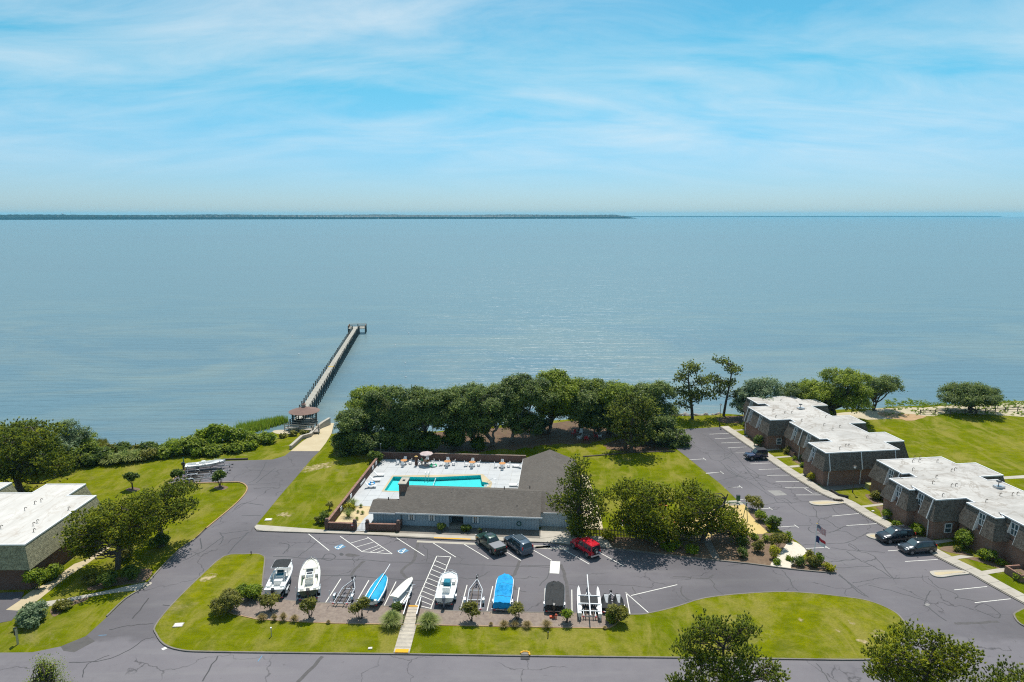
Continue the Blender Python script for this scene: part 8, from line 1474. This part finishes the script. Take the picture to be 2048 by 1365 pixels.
for (px, py, lab, kind) in ((1290, 1052, 'blue plastic slide seen through the pine branches', 'slide'), (1330, 1040, 'pink ring float seen through the pine branches', 'ring'), (1345, 1056, 'orange and white plastic play table behind the fence', 'table'), (1250, 1050, 'pink ring toy seen left of the blue slide', 'ring'), (1325, 1020, 'orange toy bench on the playground sand', 'panel')):
    p = P(px, py)
    if kind == 'ring': ring('toy_ring', lab, (p.x, p.y, .05), .5, .18, 'pink_pl', 'float_white', 1.0); continue
    r_ = thing({'slide': 'toy_slide', 'table': 'toy_table', 'panel': 'toy_bench'}[kind], lab, 'toy', (p.x, p.y, .02))
    if kind == 'slide':
        mb = MB(); mb.loft([[(x, -.3, z + .15), (x, -.28, z), (x, .28, z), (x, .3, z + .15)] for x, z in ((0, 1.2), (.6, .85), (1.2, .4), (1.7, .15))], False, False); mb.build('chute', 'skyblue_pl', r_)
        for s in (-.3, .3): mb = MB(); mb.bar((-.3, s, 0), (0, s, 1.3), .07); mb.build('ladder_rail', 'plastic_white', r_)
    else:
        lump('top', 'orange_pl', r_, (0, 0, .75), (1.3, .7, .08))
        for x in (-.5, .5): lump('leg', 'plastic_white', r_, (x, 0, .36), (.1, .5, .72))
# planter pot and low block by the clubhouse
p = C(11.6, -1.6, .146); r_ = thing('plant_pot', 'dark pot with a small plant before the clubhouse wall', 'pot', p); mb = MB(); mb.lathe([(.0, 0), (.2, 0), (.28, .45), (.3, .5), (.24, .48)], n=10); mb.build('pot', 'dark_metal', r_)
V = RNG.normal(0, .16, (60, 3)) + np.array([0, 0, .62]); q_, f_ = leaf_quads(V, unit(RNG.normal(size=(60, 3))), np.full(60, .08), RNG); np_mesh('foliage', q_, f_, 'shrub_dark', r_, RNG.uniform(0, 1, 60))
# buoys
for (x, y, wh) in ((645, 90, 'nearest the pier head'), (580, 145, 'midway along the right side of the pier'), (628, 232, 'between pier and grove, further out'), (630, 300, 'between pier and grove, close to the trees'), (83, 105, 'left of the pier head'), (1655, 245, 'off the right end of the grove'), (115, 190, 'left of the middle of the pier')):
    p = P(550 + x / 2.41, 630 + y / 2.41, WZ); r_ = thing('buoy', f'small white float on the bay {wh}', 'buoy', (p.x, p.y, WZ), 0, 'white floats on the bay'); mb = MB(); mb.lathe([(0, -.2), (.2, -.1), (.26, .05), (.18, .25), (0, .3)], n=8); mb.build('float', 'plastic_white', r_, 'all'); mb = MB(); mb.cyl((0, 0, .38), .03, .2, 6); mb.build('eye', 'dark_metal', r_)
# rail fence on the beach
rf = thing('rail_fence', 'low timber rail fence along the beach under the lone oak', 'fence'); fl = [P(*q) for q in ((1840, 829), (1930, 828.5), (2010, 824), (2060, 822), (2200, 822))]
for a, b in zip(fl[:-1], fl[1:]):
    n_ = max(2, int((b - a).length / 2.6))
    for k in range(n_): q = a.lerp(b, k / n_); mb = MB(); mb.bar((q.x, q.y, -.05), (q.x, q.y, 1.1), .14); mb.build('post', 'wood_dark', rf)
    for z in (.5, .9): mb = MB(); mb.bar((a.x, a.y, z), (b.x, b.y, z), .06, .12); mb.build('rail', 'wood_dark', rf)
# ================================================================== HAZE
t = NT('haze_air'); t.n.remove(t.b); pv = t.node('ShaderNodeVolumePrincipled', {'Color': (0.26, 0.74, 1.0, 1), 'Density': 5.0e-5, 'Anisotropy': 0.0})
t.l.new(pv.outputs[0], t.out.inputs['Volume'])
mb = MB(); mb.box((0, 8500, 46.0), (44000, 24000, 100.0)); hz = mb.build('haze', 'haze_air'); hz['kind'] = 'stuff'
